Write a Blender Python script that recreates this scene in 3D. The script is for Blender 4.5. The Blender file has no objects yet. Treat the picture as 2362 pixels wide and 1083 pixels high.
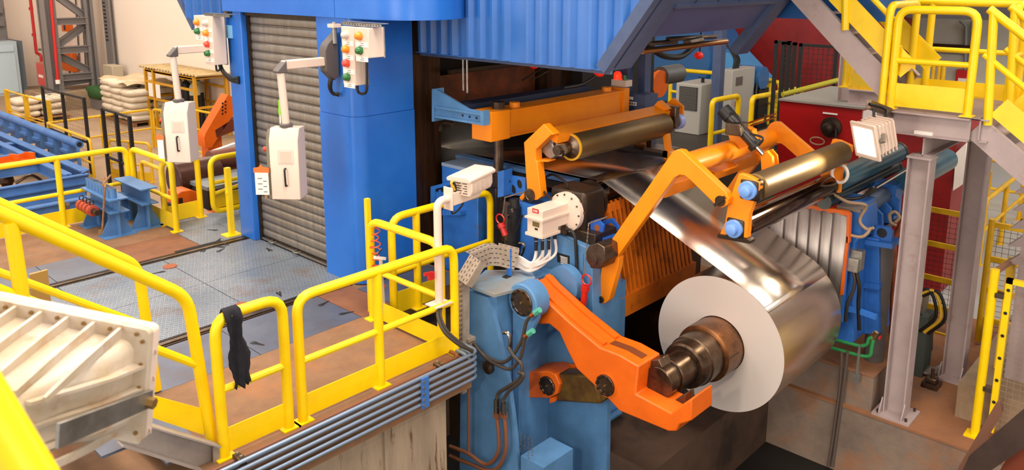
import bpy, bmesh, math, random
from mathutils import Vector as V, Matrix
random.seed(7)
S = bpy.context.scene
COL = S.collection
R = math.radians

# ------------------------------------------------------------------ camera
FPX, PCX, PCY, YAW, PIT, CAMH = 1849.36, 1181.0, 317.28, 0.753349, 0.198269, 3.6
FW = V((math.cos(YAW)*math.cos(PIT), math.sin(YAW)*math.cos(PIT), -math.sin(PIT)))
RT = V((math.sin(YAW), -math.cos(YAW), 0)); UP = RT.cross(FW); EYE = V((0, 0, CAMH))
cd = bpy.data.cameras.new('camera'); cam = bpy.data.objects.new('camera', cd); COL.objects.link(cam)
cam.matrix_world = Matrix(((RT.x, UP.x, -FW.x, 0), (RT.y, UP.y, -FW.y, 0), (RT.z, UP.z, -FW.z, CAMH), (0, 0, 0, 1)))
cd.sensor_width = 36; cd.lens = 36*FPX/2362; cd.shift_y = -(541.5-PCY)/2362; cd.clip_start = .05; cd.clip_end = 300
cd.dof.use_dof = True; cd.dof.focus_distance = 8.5; cd.dof.aperture_fstop = 5.0
S.camera = cam
# ------------------------------------------------------------------ light and exposure
S.view_settings.view_transform = 'Standard'; S.view_settings.look = 'None'
S.view_settings.exposure = 0.2; S.view_settings.gamma = 1; S.view_settings.use_curve_mapping = False
W = bpy.data.worlds.new('hall_daylight'); S.world = W; W.use_nodes = True
W.node_tree.nodes['Background'].inputs[0].default_value = (1, .9, .82, 1)
W.node_tree.nodes['Background'].inputs[1].default_value = .85
def area(name, loc, target, sx, sy, power, col):
    l = bpy.data.lights.new(name, 'AREA'); l.shape = 'RECTANGLE'; l.size = sx; l.size_y = sy; l.energy = power; l.color = col
    o = bpy.data.objects.new(name, l); COL.objects.link(o); o.location = loc
    o.rotation_euler = (V(target)-V(loc)).to_track_quat('-Z', 'Y').to_euler(); return o
area('skylight', (3, 2, 11), (3.2, 3, 0), 3, 12, 1500, (1, .9, .78))
area('skylight', (9, 3, 12), (9, 3.1, 0), 2, 14, 900, (1, .9, .8))
area('skylight', (2, 12, 12), (2.2, 12, 0), 4, 12, 1300, (1, .88, .76))
area('skylight', (7, 27, 13), (7.2, 27, 0), 5, 16, 2600, (1, .88, .76))
area('side_windows', (-11, 5, 6.5), (5, 6, 1), 5, 16, 1250, (1, .93, .84))
area('end_windows', (0, -12, 6.5), (4, 4, 2), 10, 5, 620, (1, .94, .86))
area('far_windows', (22, -2, 9), (18, 3, -1), 8, 6, 420, (.95, .97, 1))
area('side_windows', (-7, 18, 7), (6, 20, 1), 5, 14, 500, (1, .93, .84))
def spot(name, loc, target, power, col, ang=80, blend=.6, rad=.12):
    l = bpy.data.lights.new(name, 'SPOT'); l.energy = power; l.color = col; l.spot_size = R(ang); l.spot_blend = blend; l.shadow_soft_size = rad
    o = bpy.data.objects.new(name, l); COL.objects.link(o); o.location = loc
    o.rotation_euler = (V(target)-V(loc)).to_track_quat('-Z', 'Y').to_euler(); return o

# ------------------------------------------------------------------ pixel rays to points on known planes
def _d(x, y): return FW + RT*((x-PCX)/FPX) - UP*((y-PCY)/FPX)
def AX(x, y, X): d = _d(x, y); return EYE + d*(X/d.x)
def AY(x, y, Y): d = _d(x, y); return EYE + d*(Y/d.y)
def AZ(x, y, Z=0): d = _d(x, y); return EYE + d*((Z-CAMH)/d.z)

# ------------------------------------------------------------------ materials
def lin(h):
    if isinstance(h, str):
        c = [int(h[i:i+2], 16)/255 for i in (0, 2, 4)]
        return tuple(v/12.92 if v <= .04045 else ((v+.055)/1.055)**2.4 for v in c)
    return h
MATS = {}
def mat(name, c, rough=.5, metal=0, c2=None, scale=6, lo=.4, hi=.65, bump=0, bscale=60, spec=.5, emit=None, es=1, stretch=None, alpha=1, coat=0, dirt=None, dscale=2.5, dlo=.55, dhi=.75):
    if name in MATS: return MATS[name]
    m = bpy.data.materials.new(name); m.use_nodes = True; MATS[name] = m
    nt = m.node_tree; p = nt.nodes['Principled BSDF']; L = nt.links.new
    p.inputs['Base Color'].default_value = (*lin(c), 1); p.inputs['Roughness'].default_value = rough; p.inputs['Metallic'].default_value = metal
    p.inputs['Specular IOR Level'].default_value = spec; p.inputs['Coat Weight'].default_value = coat
    if emit: p.inputs['Emission Color'].default_value = (*lin(emit), 1); p.inputs['Emission Strength'].default_value = es
    co = None
    def coord():
        g = nt.nodes.new('ShaderNodeNewGeometry'); mp = nt.nodes.new('ShaderNodeMapping'); L(g.outputs['Position'], mp.inputs[0])
        if stretch: mp.inputs['Scale'].default_value = stretch
        return mp.outputs[0]
    def layer(prev, col, sc, a, b, detail=6):
        n = nt.nodes.new('ShaderNodeTexNoise'); n.inputs['Scale'].default_value = sc; n.inputs['Detail'].default_value = detail; n.inputs['Roughness'].default_value = .65
        L(coord(), n.inputs['Vector']); r = nt.nodes.new('ShaderNodeValToRGB'); r.color_ramp.elements[0].position = a; r.color_ramp.elements[1].position = b
        L(n.outputs[0], r.inputs[0]); x = nt.nodes.new('ShaderNodeMix'); x.data_type = 'RGBA'
        L(r.outputs[0], x.inputs[0])
        if prev is None: x.inputs[6].default_value = (*lin(c), 1)
        else: L(prev, x.inputs[6])
        x.inputs[7].default_value = (*lin(col), 1); return x.outputs[2], r.outputs[0]
    o = None
    if c2: o, f = layer(None, c2, scale, lo, hi)
    if dirt:
        o, f = layer(o, dirt, dscale, dlo, dhi, 8)
    if o: L(o, p.inputs['Base Color'])
    if bump:
        n = nt.nodes.new('ShaderNodeTexNoise'); n.inputs['Scale'].default_value = bscale; n.inputs['Detail'].default_value = 4; L(coord(), n.inputs['Vector'])
        b = nt.nodes.new('ShaderNodeBump'); b.inputs['Strength'].default_value = bump; b.inputs['Distance'].default_value = .01
        L(n.outputs[0], b.inputs['Height']); L(b.outputs[0], p.inputs['Normal'])
    return m
YEL = mat('yellow_paint', 'F8D000', .35, c2='F0C600', scale=4, dirt='A88A18', dscale=9, dlo=.7, dhi=.85)
YELB = mat('yellow_paint_far', 'E0B010', .45, c2='CC9C0C', scale=3)
BLU = mat('tower_blue_paint', '1F66C4', .32, c2='2A70CC', scale=1.2)
BLM = mat('machine_blue_paint', '5684B4', .45, c2='4A769F', scale=3, dirt='5A6468', dscale=4, dlo=.62, dhi=.8)
BLD = mat('drive_blue_paint', '2F6FC4', .45, c2='2862AE', scale=3, dirt='4E5860', dscale=5, dlo=.6, dhi=.8)
BLG = mat('dark_blue_paint', '3A4A6C', .5, c2='465272', scale=3)
CONV = mat('conveyor_blue_paint', '4C78B4', .5, c2='3E68A2', scale=2, dirt='6E7076', dscale=3, dlo=.6, dhi=.8)
ORA = mat('orange_paint', 'F28A06', .38, c2='EA8206', scale=3)
ORD = mat('deep_orange_paint', 'DC6208', .42, c2='D05A08', scale=3, dirt='8A4A20', dscale=6, dlo=.7, dhi=.85)
WHT = mat('cream_enamel', 'DCC6B6', .4)
CREAM = mat('cast_cream_enamel', 'C8BAAA', .35, c2='BCA98C', scale=9, dirt='A87C50', dscale=14, dlo=.52, dhi=.75)
GRY = mat('grey_steel_paint', '9A8F8C', .55, c2='8E8482', scale=4)
GRYD = mat('dark_grey_plastic', '5A5250', .5)
LAT = mat('lattice_grey_paint', '746E6C', .6)
BLK = mat('black_rubber', '16130F', .5)
BLKP = mat('black_paint', '151313', .5)
STL = mat('worn_steel', '7A685A', .32, .9, c2='5A4A3C', scale=5, dirt='3A2C22', dscale=3, dlo=.5, dhi=.75)
STD = mat('dark_oily_steel', '3A3029', .38, .7, c2='4A3A2C', scale=5)
CHR = mat('polished_chrome', 'B8AEA4', .16, 1)
GALV = mat('galvanised_steel', 'A8A49E', .4, .8, c2='8C8880', scale=12)
RED = mat('red_paint', 'C4201C', .4)
REDD = mat('dark_red_paint', '8E1414', .5, c2='7C1010', scale=2)
DARK = mat('recess_shade_black', '0C0B0A', .7)  # black stands for the shade inside slots, bores, recesses and joints
CONC = mat('concrete', '9C8468', .85, c2='7E6A54', scale=2.5, lo=.35, hi=.7, bump=.25, bscale=40, dirt='6A4E36', dscale=1.3, dlo=.5, dhi=.8)
CONB = mat('rusty_concrete', '8A6648', .85, c2='74553C', scale=3, lo=.35, hi=.7, bump=.2, bscale=40, dirt='A0663A', dscale=2, dlo=.5, dhi=.8)
CONR = mat('dusty_pit_concrete', '8C7868', .85, c2='706056', scale=2, lo=.35, hi=.7, bump=.3, bscale=30, dirt='9C643C', dscale=1.7, dlo=.5, dhi=.75)
HALL = mat('hall_floor_concrete', 'A88E72', .7, c2='92785E', scale=1.2, lo=.35, hi=.7)
WALLM = mat('white_plaster', 'EADACA', .8)
BRN = mat('brown_oily_metal', '4A2C18', .4, .5, c2='33200F', scale=3)

# ------------------------------------------------------------------ mesh builder
ORG = {}
class B:
    def __init__(s): s.v = []; s.f = []
    def poly(s, pts):
        n = len(s.v); s.v += [V(p) for p in pts]; s.f.append(tuple(range(n, n+len(pts)))); return s
    def box(s, a, b):
        x0, y0, z0 = [min(p, q) for p, q in zip(a, b)]; x1, y1, z1 = [max(p, q) for p, q in zip(a, b)]
        n = len(s.v); s.v += [V(p) for p in ((x0,y0,z0),(x1,y0,z0),(x1,y1,z0),(x0,y1,z0),(x0,y0,z1),(x1,y0,z1),(x1,y1,z1),(x0,y1,z1))]
        s.f += [tuple(n+i for i in q) for q in ((0,3,2,1),(4,5,6,7),(0,1,5,4),(1,2,6,5),(2,3,7,6),(3,0,4,7))]; return s
    def hexa(s, q):                       # eight points: bottom loop then top loop
        n = len(s.v); s.v += [V(p) for p in q]
        s.f += [tuple(n+i for i in k) for k in ((0,3,2,1),(4,5,6,7),(0,1,5,4),(1,2,6,5),(2,3,7,6),(3,0,4,7))]; return s
    def prism(s, pts, ext):               # closed outline pushed along ext
        pts = [V(p) for p in pts]; e = V(ext); n = len(s.v); k = len(pts)
        s.v += pts + [p+e for p in pts]
        s.f.append(tuple(range(n+k-1, n-1, -1))); s.f.append(tuple(range(n+k, n+2*k)))
        for i in range(k): j = (i+1) % k; s.f.append((n+i, n+j, n+k+j, n+k+i))
        return s
    def beam(s, a, b, w, h, up=(0, 0, 1)):  # box section from a to b
        a, b, up = V(a), V(b), V(up); d = (b-a).normalized(); sd = d.cross(up)
        if sd.length < 1e-4: sd = d.cross(V((1, 0, 0)))
        sd.normalize(); u = sd.cross(d); q = []
        for p in (a, b):
            q += [p-sd*w/2-u*h/2, p+sd*w/2-u*h/2, p+sd*w/2+u*h/2, p-sd*w/2+u*h/2]
        return s.hexa(q)
    def ibeam(s, a, b, w, h, t=.015, up=(0, 0, 1)):
        a, b, up = V(a), V(b), V(up); d = (b-a).normalized(); sd = d.cross(up).normalized(); u = sd.cross(d)
        o = u*(h/2-t/2); s.beam(a+o, b+o, w, t, up); s.beam(a-o, b-o, w, t, up); return s.beam(a, b, t, h-t, up)
    def tube(s, path, r, n=10, cap=True, closed=False):
        path = [V(p) for p in path]; k = len(path); base = len(s.v); nrm = None
        rr = r if isinstance(r, (list, tuple)) else [r]*k
        for i, p in enumerate(path):
            if closed: t = path[(i+1) % k]-path[i-1]
            else: t = path[min(i+1, k-1)]-path[max(i-1, 0)]
            t.normalize()
            if nrm is None:
                nrm = t.cross(V((0, 0, 1)));
                if nrm.length < .05: nrm = t.cross(V((1, 0, 0)))
            nrm = (nrm - t*nrm.dot(t)).normalized(); bi = t.cross(nrm)
            for j in range(n):
                a = 2*math.pi*j/n; s.v.append(p+nrm*(math.cos(a)*rr[i])+bi*(math.sin(a)*rr[i]))
        for i in range(k if closed else k-1):
            for j in range(n):
                a0 = base+i*n; a1 = base+((i+1) % k)*n; s.f.append((a0+j, a0+(j+1) % n, a1+(j+1) % n, a1+j))
        if cap and not closed:
            s.f.append(tuple(range(base+n-1, base-1, -1))); e = base+(k-1)*n; s.f.append(tuple(range(e, e+n)))
        return s
    def cyl(s, a, b, r, n=20, r2=None): return s.tube([a, b], [r, r if r2 is None else r2], n)
    def lathe(s, o, ax, prof, n=32):      # prof: (distance along axis, radius)
        o, ax = V(o), V(ax).normalized(); s1 = ax.cross(V((0, 0, 1)))
        if s1.length < .05: s1 = ax.cross(V((1, 0, 0)))
        s1.normalize(); s2 = ax.cross(s1); base = len(s.v)
        for t, r in prof:
            for j in range(n):
                a = 2*math.pi*j/n; s.v.append(o+ax*t+s1*(math.cos(a)*r)+s2*(math.sin(a)*r))
        for i in range(len(prof)-1):
            for j in range(n): a0 = base+i*n; s.f.append((a0+j, a0+(j+1) % n, a0+n+(j+1) % n, a0+n+j))
        s.f.append(tuple(range(base+n-1, base-1, -1))); e = base+(len(prof)-1)*n; s.f.append(tuple(range(e, e+n))); return s
    def build(s, name, m, parent=None, bevel=0, ang=35, seg=2):
        lo = V([min(p[i] for p in s.v) for i in range(3)]); hi = V([max(p[i] for p in s.v) for i in range(3)])
        me = bpy.data.meshes.new(name)
        o = bpy.data.objects.new(name, me); COL.objects.link(o)
        if parent: o.parent = parent; org = V((0, 0, 0)); off = ORG[parent.name]
        else: off = V(((lo.x+hi.x)/2, (lo.y+hi.y)/2, lo.z)); o.location = off
        ORG[o.name] = off
        me.from_pydata([tuple(p-off) for p in s.v], [], s.f)
        bm = bmesh.new(); bm.from_mesh(me); bmesh.ops.recalc_face_normals(bm, faces=bm.faces); bm.to_mesh(me); bm.free()
        me.polygons.foreach_set('use_smooth', [True]*len(me.polygons)); me.set_sharp_from_angle(angle=R(ang))
        me.materials.append(m)
        if bevel:
            b = o.modifiers.new('bevel', 'BEVEL'); b.width = bevel; b.segments = seg; b.limit_method = 'ANGLE'; b.angle_limit = R(40)
        return o
def tag(o, label, cat, group=None):
    o['label'] = label; o['category'] = cat
    if group: o['group'] = group
    return o
def thing(name, label, cat, loc, group=None):
    o = bpy.data.objects.new(name, None); COL.objects.link(o); o.location = V(loc); o.empty_display_size = .1; ORG[o.name] = V(loc); return tag(o, label, cat, group)
def struct(b, name, m, parent=None, **k):
    o = b.build(name, m, parent, **k)
    if not parent: o['kind'] = 'structure'
    return o
KIDS = {}
def dup(o, shift, label=None, group=None, parent=None, rz=0):
    c = o.copy(); COL.objects.link(c); ORG[c.name] = ORG[o.name]+V(shift)
    if parent: c.parent = parent
    else: c.location = V(o.location)+V(shift); c.rotation_euler.z = o.rotation_euler.z+rz
    if label: c['label'] = label
    if group: c['group'] = group
    for ch in list(o.children): dup(ch, shift, parent=c)
    return c
def inst(o, shift, parent=None, name=None):   # a copy of one part, moved
    c = o.copy(); COL.objects.link(c); c.location = V(o.location)+V(shift); ORG[c.name] = ORG[o.name]
    if parent: c.parent = parent
    return c
def fil(path, r=.1, n=5):
    path = [V(p) for p in path]; out = [path[0]]
    for a, p, b in zip(path, path[1:], path[2:]):
        u, w = (a-p), (b-p); rr = min(r, u.length*.49, w.length*.49); u.normalize(); w.normalize()
        p0, p1 = p+u*rr, p+w*rr
        for i in range(n+1):
            t = i/n; out.append(p0*(1-t)**2 + p*2*t*(1-t) + p1*t*t)
    return out+[path[-1]]
def bez(pts, n=8):                      # smooth curve through points
    pts = [V(p) for p in pts]; q = [pts[0]*2-pts[1]]+pts+[pts[-1]*2-pts[-2]]; out = []
    for i in range(1, len(q)-2):
        a, b, c, d = q[i-1:i+3]
        for k in range(n):
            t = k/n; out.append(.5*((2*b)+(c-a)*t+(2*a-5*b+4*c-d)*t*t+(3*b-a-3*c+d)*t**3))
    return out+[pts[-1]]
def disc(c, ax, r, n=24):
    c, ax = V(c), V(ax).normalized(); s1 = ax.cross(V((0, 0, 1)))
    if s1.length < .05: s1 = ax.cross(V((1, 0, 0)))
    s1.normalize(); s2 = ax.cross(s1); return [c+s1*(r*math.cos(2*math.pi*i/n))+s2*(r*math.sin(2*math.pi*i/n)) for i in range(n)]
def text(name, body, loc, xdir, ydir, size, m, parent):
    cu = bpy.data.curves.new(name, 'FONT'); cu.body = body; cu.size = size; cu.align_x = 'CENTER'; cu.align_y = 'CENTER'; cu.extrude = .0004
    x, y = V(xdir).normalized(), V(ydir).normalized(); z = x.cross(y)
    o = bpy.data.objects.new(name+'_src', cu); COL.objects.link(o)
    dg = bpy.context.evaluated_depsgraph_get(); me = bpy.data.meshes.new_from_object(o.evaluated_get(dg)); bpy.data.objects.remove(o)
    o = bpy.data.objects.new(name, me); COL.objects.link(o); me.materials.clear(); me.materials.append(m)
    off = ORG[parent.name]; o.parent = parent; ORG[o.name] = off
    M = Matrix(((x.x, y.x, z.x, loc[0]-off.x), (x.y, y.y, z.y, loc[1]-off.y), (x.z, y.z, z.z, loc[2]-off.z), (0, 0, 0, 1)))
    me.transform(M); return o
# ================================================================== SETTING
DECK = mat('checker_plate', '868E98', .4, .35, c2='707C8C', scale=1.1, dirt='7A6254', dscale=1.5, dlo=.55, dhi=.78)
def checker(m):                          # raised tear pattern of tread plate, as fine relief
    nt = m.node_tree; L = nt.links.new; g = nt.nodes.new('ShaderNodeNewGeometry'); mp = nt.nodes.new('ShaderNodeMapping')
    mp.inputs['Scale'].default_value = (30, 15, 30); mp.inputs['Rotation'].default_value = (0, 0, R(45)); L(g.outputs['Position'], mp.inputs[0])
    v = nt.nodes.new('ShaderNodeTexVoronoi'); v.inputs['Scale'].default_value = 1.0; v.inputs['Randomness'].default_value = .12; L(mp.outputs[0], v.inputs['Vector'])
    r = nt.nodes.new('ShaderNodeValToRGB'); r.color_ramp.elements[0].position = .22; r.color_ramp.elements[0].color = (1, 1, 1, 1); r.color_ramp.elements[1].position = .4; r.color_ramp.elements[1].color = (0, 0, 0, 1)
    L(v.outputs['Distance'], r.inputs[0]); b = nt.nodes.new('ShaderNodeBump'); b.inputs['Strength'].default_value = .8; b.inputs['Distance'].default_value = .012
    L(r.outputs[0], b.inputs['Height']); L(b.outputs[0], nt.nodes['Principled BSDF'].inputs['Normal'])
checker(DECK)
DECKD = mat('dark_smooth_plate', '656A78', .45, .3, c2='565C6C', scale=2, dirt='6E5A50', dscale=2, dlo=.55, dhi=.8)
RUSTP = mat('rusty_plate', '8E5C3C', .7, .1, c2='75482E', scale=3, lo=.35, hi=.7)
plat = struct(B().box((-3, 5.15, -.28), (4.92, 6.72, 0)).box((-3, 6.72, -.28), (6.4, 7.62, -.016)).box((-3, 7.62, -.28), (6.4, 11, -.03)).box((-3, 11, -.28), (4.75, 12.55, 0)).box((4.75, 11, -.28), (6.4, 11.6, -.016)), 'floor', CONB)
plat['label'] = 'brown concrete operator platform with tread plates and two rails'
dk = []
def deck(x0, x1, y0, y1, m): struct(B().box((x0+.004, y0+.004, -.016), (x1-.004, y1-.004, 0)), 'deck_plate', m, plat)
for a, b in ((-3, -.4), (-.4, .8), (.8, 2.2), (2.2, 3.6), (3.6, 4.8)): deck(a, b, 6.72, 7.56, DECKD)
deck(4.8, 5.25, 6.72, 7.56, RUSTP); deck(5.25, 6.35, 6.72, 7.42, DECKD)
for a, b in ((-3, -.9), (-.9, .35), (.35, 1.6), (1.6, 2.85), (2.85, 4.1), (4.1, 5.42)):
    struct(B().box((a+.004, 7.744, -.03), (b-.004, 8.9-.004, 0)), 'deck_plate', DECK, plat)
    struct(B().box((a+.004, 8.904, -.03), (b-.004, 10.03, 0)), 'deck_plate', DECK, plat)
for a, b, m in ((-3, 1.2, DECKD), (1.2, 2.9, DECKD), (2.9, 3.75, DECKD), (3.75, 4.72, RUSTP), (4.72, 5.35, DECK), (5.35, 6.4, DECK)):
    struct(B().box((a+.004, 10.22, -.03), (b-.004, 10.996, 0)), 'deck_plate', m, plat)
deck(4.76, 6.4, 11, 11.6, DECK)
for y0, y1 in ((7.58, 7.73), (10.05, 10.2)):   # two rails sunk flush into the deck
    ym = (y0+y1)/2
    struct(B().box((-3, ym-.03, -.028), (5.3, ym+.03, .004)), 'track_rail', STL, plat)
    struct(B().box((-3, y0, -.03), (5.3, y0+.018, 0)).box((-3, y1-.018, -.03), (5.3, y1, 0)), 'track_edge', STD, plat)
sl = [(505, 553, 45), (510, 576, -10), (620, 575, 10), (505, 569, 20), (365, 628, 20), (560, 704, 0), (645, 678, 30), (595, 792, 30), (748, 699, 80), (800, 721, 10), (472, 576, 30), (520, 562, 35), (490, 530, 40), (570, 720, 15)]
for i, (x, y, a) in enumerate(sl):       # flat black shapes on the plates for the dark inside of lifting slots
    p = AZ(x, y, .0015); ca, sa = math.cos(R(a+i*37)), math.sin(R(a+i*37))
    def q(u, w): return V((p.x+ca*u-sa*w, p.y+sa*u+ca*w, p.z))
    pts = [q(.045*math.cos(t*.7)-.05, .03*math.sin(t*.7)) for t in range(9)]+[q(.08, -.008), q(.08, .008)]
    struct(B().prism(sorted(pts, key=lambda c: math.atan2(c.y-p.y, c.x-p.x)), (0, 0, .001)), 'lifting_slot', DARK, plat)
for x, y in ((559, 703), (392, 614)):
    p = AZ(x, y, .002); struct(B().lathe(p, (0, 0, 1), [(0, .085), (.006, .085), (.007, .06)], 16), 'rusty_hole_cover', mat('bright_rust', '9A5434', .8), plat)
hole = struct(B().box((4.35, 10.2, .001), (5.0, 10.27, .003)), 'drain_slot', DARK, plat)
# platform front wall with drip stains
DRIP = mat('stained_concrete_wall', 'AD9880', .85, c2='96836E', scale=2, bump=.2, bscale=30, dirt='6E4C34', dscale=3.2, dlo=.56, dhi=.64, stretch=(3.5, 3.5, .45))
struct(B().box((-3, 5.36, -2.3), (4.72, 5.7, -.28)).box((4.0, 5.33, -2.3), (4.745, 5.4, -.28)), 'wall_front', DRIP)
struct(B().box((4.6, 5.7, -2.3), (4.72, 6.9, -.28)).box((5.2, 6.9, -2.3), (6.4, 7.2, -.28)).box((4.6, 6.8, -2.3), (5.3, 6.95, -.28)), 'wall_inner', CONC)
struct(B().box((-3, 12.3, -1.25), (6.4, 12.5, -.28)), 'wall_rear', CONC)
# hall floors, pit
struct(B().box((8.8, -8, -2.3), (45, 13, -1.275)), 'floor', CONR)
struct(B().box((8.79, -8, -1.275), (12.5, 13, -1.25)), 'floor', mat('rust_dusted_floor', '9A6844', .9, c2='84583C', scale=2, lo=.35, hi=.7, bump=.2, bscale=30, dirt='6E5850', dscale=2.2, dlo=.5, dhi=.75))
struct(B().box((12.5, -14, -1.275), (45, 13, -1.25)), 'floor', mat('pale_hall_floor', 'A8A6A4', .6, c2='B4AA98', scale=.5))
struct(B().box((-14, 13, -1.4), (45, 60, -1.25)), 'floor', HALL)
struct(B().box((-14, -8, -2.3), (8.8, 13, -2.1)), 'floor', mat('black_pit_floor', '14110F', .6))
struct(B().box((5.6, 7.2, -2.1), (8.8, 13, -1.3)), 'floor', mat('oily_mill_floor', '3A2A20', .5))
pl = struct(B().box((8.86, 2.72, -1.25), (10.7, 7.3, -.83)), 'trim_1', CONR); struct(B().box((8.855, 2.715, -.835), (10.7, 7.3, -.82)), 'dusty_top', MATS['rust_dusted_floor'], pl)     # concrete plinth behind the coil
struct(B().box((10.7, 3.4, -1.25), (12.5, 7.3, -.98)), 'trim_2', CONR)
struct(B().box((9.42, .0, -1.25), (12.6, 2.0, -.84)), 'trim_3', CONC)
struct(B().box((6.2, 3.9, -2.1), (8.8, 7.2, -1.25)), 'trim_4', mat('oily_brown_plinth', '4E382A', .7, c2='3A281C', scale=2, dirt='221812', dscale=2))
# walls of the hall
struct(B().box((12, 18, -1.25), (12.3, 40.6, 9)), 'wall_right', WALLM)
struct(B().box((-14, 40.4, -1.25), (12.3, 40.7, 9)), 'wall_back', WALLM)
FARW = mat('grey_green_plaster', 'C8C4B4', .8, c2='BCB8A8', scale=.6)
struct(B().box((27, -12, -1.25), (27.3, 17, 9)), 'wall_drive', FARW)
struct(B().box((12.3, 18, -1.25), (27, 18.3, 9)), 'wall_end', FARW)
struct(B().box((26.7, -8, -1.25), (27, 1.2, 3.5)), 'trim_5', mat('pale_panel', 'DAD8D2', .6))
struct(B().box((-16, -14, 14), (30, 45, 14.2)), 'ceiling', mat('grey_roof_sheet', '8A8078', .7))
# far door: pale blue two-panel service door in its projecting frame
DBL = mat('pale_blue_door_paint', 'B4C4CC', .5)
y = 38.0; a = AY(-40, 99, y); b = AY(37, 93, y); c0 = AY(-40, 208, y)
dr = struct(B().box((a.x, y, -1.25), (b.x, y+2.3, a.z)), 'door_1', DBL)
xm = b.x-.12
struct(B().box((a.x+.1, y-.04, .55), (xm, y, a.z-.15)), 'door_panel', mat('pale_blue_panel', 'BCD0DA', .5), dr); struct(B().box((a.x+.1, y-.04, -1.15), (xm, y, .42)), 'door_panel', MATS['pale_blue_panel'], dr)
struct(B().box((b.x+.02, y+.3, -1.25), (b.x+.3, y+2.2, a.z-.02)), 'door_frame', mat('blue_grey_frame', '5E6C74', .6), dr)
# ================================================================== RAILINGS
def railing(label, pts, z0, h=1.08, r=.042, mids=(.53,), toe=.18, posts=(), down=(1, 1), m=None, group=None, toes=None, fr=.13, mr=None, plates=True, name='railing', midin=True):
    m = m or YEL; pts = [V((p[0], p[1], 0)) for p in pts]
    t = thing(name, label, 'railing', (pts[0].x, pts[0].y, z0), group)
    top = [p+V((0, 0, z0+h)) for p in pts]
    if down[0]: top = [pts[0]+V((0, 0, z0))]+top
    if down[1]: top = top+[pts[-1]+V((0, 0, z0))]
    B().tube(fil(top, fr), r, 12).build('top_rail', m, t)
    for q in mids:
        for a, b in zip(pts, pts[1:]): B().tube([a+V((0, 0, z0+q)), b+V((0, 0, z0+q))], mr or r*.72, 10).build('mid_rail', m, t)
    pp = [V((p[0], p[1], 0)) for p in posts]
    for p in pp: B().tube([p+V((0, 0, z0)), p+V((0, 0, z0+h))], r, 12).build('post', m, t)
    feet = pp+([pts[0]] if down[0] else [])+([pts[-1]] if down[1] else [])
    if plates:
        for p in feet: B().box((p.x-.075, p.y-.06, z0), (p.x+.075, p.y+.06, z0+.012)).build('base_plate', m, t)
    if toe:
        for a, b in (toes or zip(pts, pts[1:])):
            a, b = V((a[0], a[1], 0)), V((b[0], b[1], 0)); k = z0+.03+toe/2
            B().beam(a+V((0, 0, k)), b+V((0, 0, k)), .008, toe).build('toe_board', m, t)
    return t
# front edge: the small gate frame, the long panel, its right end
yf = 5.385
railing('yellow gate frame with rag hanging on its top, at platform front edge', [(2.53, yf), (3.09, yf)], 0, 1.13, mids=(.55,), fr=.16, toe=.2)
t = railing('long yellow railing panel at the platform front edge, right of the gate frame', [(3.22, yf), (4.93, yf)], 0, 1.085, mids=(.53,), posts=[(4.02, yf)], fr=.15, toe=.2)
t = railing('yellow end railing of the platform, behind the camera pole', [(4.86, 6.6), (4.86, 5.5)], 0, 1.1, mids=(.56,), fr=.16, toe=.2)
t = railing('yellow railing running from platform corner towards the mill housing', [(5.04, 6.47), (6.52, 6.47)], 0, 1.11, mids=(.5,), posts=[(5.38, 6.47)], fr=.16, toe=.24, toes=[((5.04, 6.47), (5.75, 6.47))])
p = AZ(860, 705, 0)
b = B().box((4.94, 6.75, 0), (4.99, 6.8, 1.28)).build('flat_post', YEL); tag(b, 'flat square yellow post standing free beside the blue tower', 'post')
# stairs down from the camera's walkway
st = thing('stair_railing', 'yellow sloping handrail on near side of the descending steps', 'railing', (2.5, 5.5, 0))
def yl(x, y, Y): return AY(x, y, Y)
A0, A1 = yl(0, 492, 5.5), yl(432, 684, 5.5); dv = (A1-A0).normalized()
B().tube(fil([A0-dv*1.2, A1, V((2.5, 5.5, 0.02))], .13), .045, 12).build('handrail', YEL, st)
M0, M1 = yl(0, 667, 5.5), yl(455, 841, 5.5); B().tube([M0-(M1-M0)*.6, M1], .032, 10).build('mid_rail', YEL, st)
P0 = yl(25, 512, 5.5); B().tube([P0, V((P0.x+.02, 5.5, 1.0))], .045, 12).build('post', YEL, st)
q = [yl(300, 897, 5.5), yl(470, 943, 5.5), yl(471, 1003, 5.5), yl(300, 945, 5.5)]; B().prism([q[0]-(q[1]-q[0])*1.4, q[1], q[2], q[3]-(q[2]-q[3])*1.4], (0, .012, 0)).build('toe_board', YEL, st)
st = thing('stair_railing', 'yellow sloping handrail on far side of the descending steps', 'railing', (2.55, 6.75, 0))
A0, A1 = yl(0, 470, 6.75), yl(318, 612, 6.75); dv = (A1-A0).normalized()
B().tube(fil([A0-dv*1.2, A1, V((2.6, 6.75, 0.02))], .12), .045, 12).build('handrail', YEL, st)
M0, M1 = yl(0, 628, 6.75), yl(330, 749, 6.75); B().tube([M0-(M1-M0)*.6, M1], .032, 10).build('mid_rail', YEL, st)
GST = mat('stair_channel_paint', 'A49890', .5, c2='8E827A', scale=3)
ch = thing('stair_stringer', 'grey steel channel stringer of the steps, lower left of picture', 'stringer', (2.4, 5.4, -.25))
q = [yl(262, 952, 5.42), yl(497, 1021, 5.42), yl(497, 1083, 5.42), yl(455, 1075, 5.42), yl(272, 1017, 5.42)]
B().prism(q, (0, .012, 0)).build('web', GST, ch)
B().beam(q[0]+V((0, -.04, 0)), q[1]+V((0, -.04, 0)), .1, .012).build('upper_flange', GST, ch); B().beam(q[4]+V((0, -.04, 0)), q[3]+V((0, -.04, 0)), .1, .012).build('lower_flange', GST, ch)
B().beam(q[1]+V((0, -.04, 0)), q[2]+V((0, -.04, 0)), .08, .012, (0, 1, 0)).build('end_plate', GST, ch)
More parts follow.
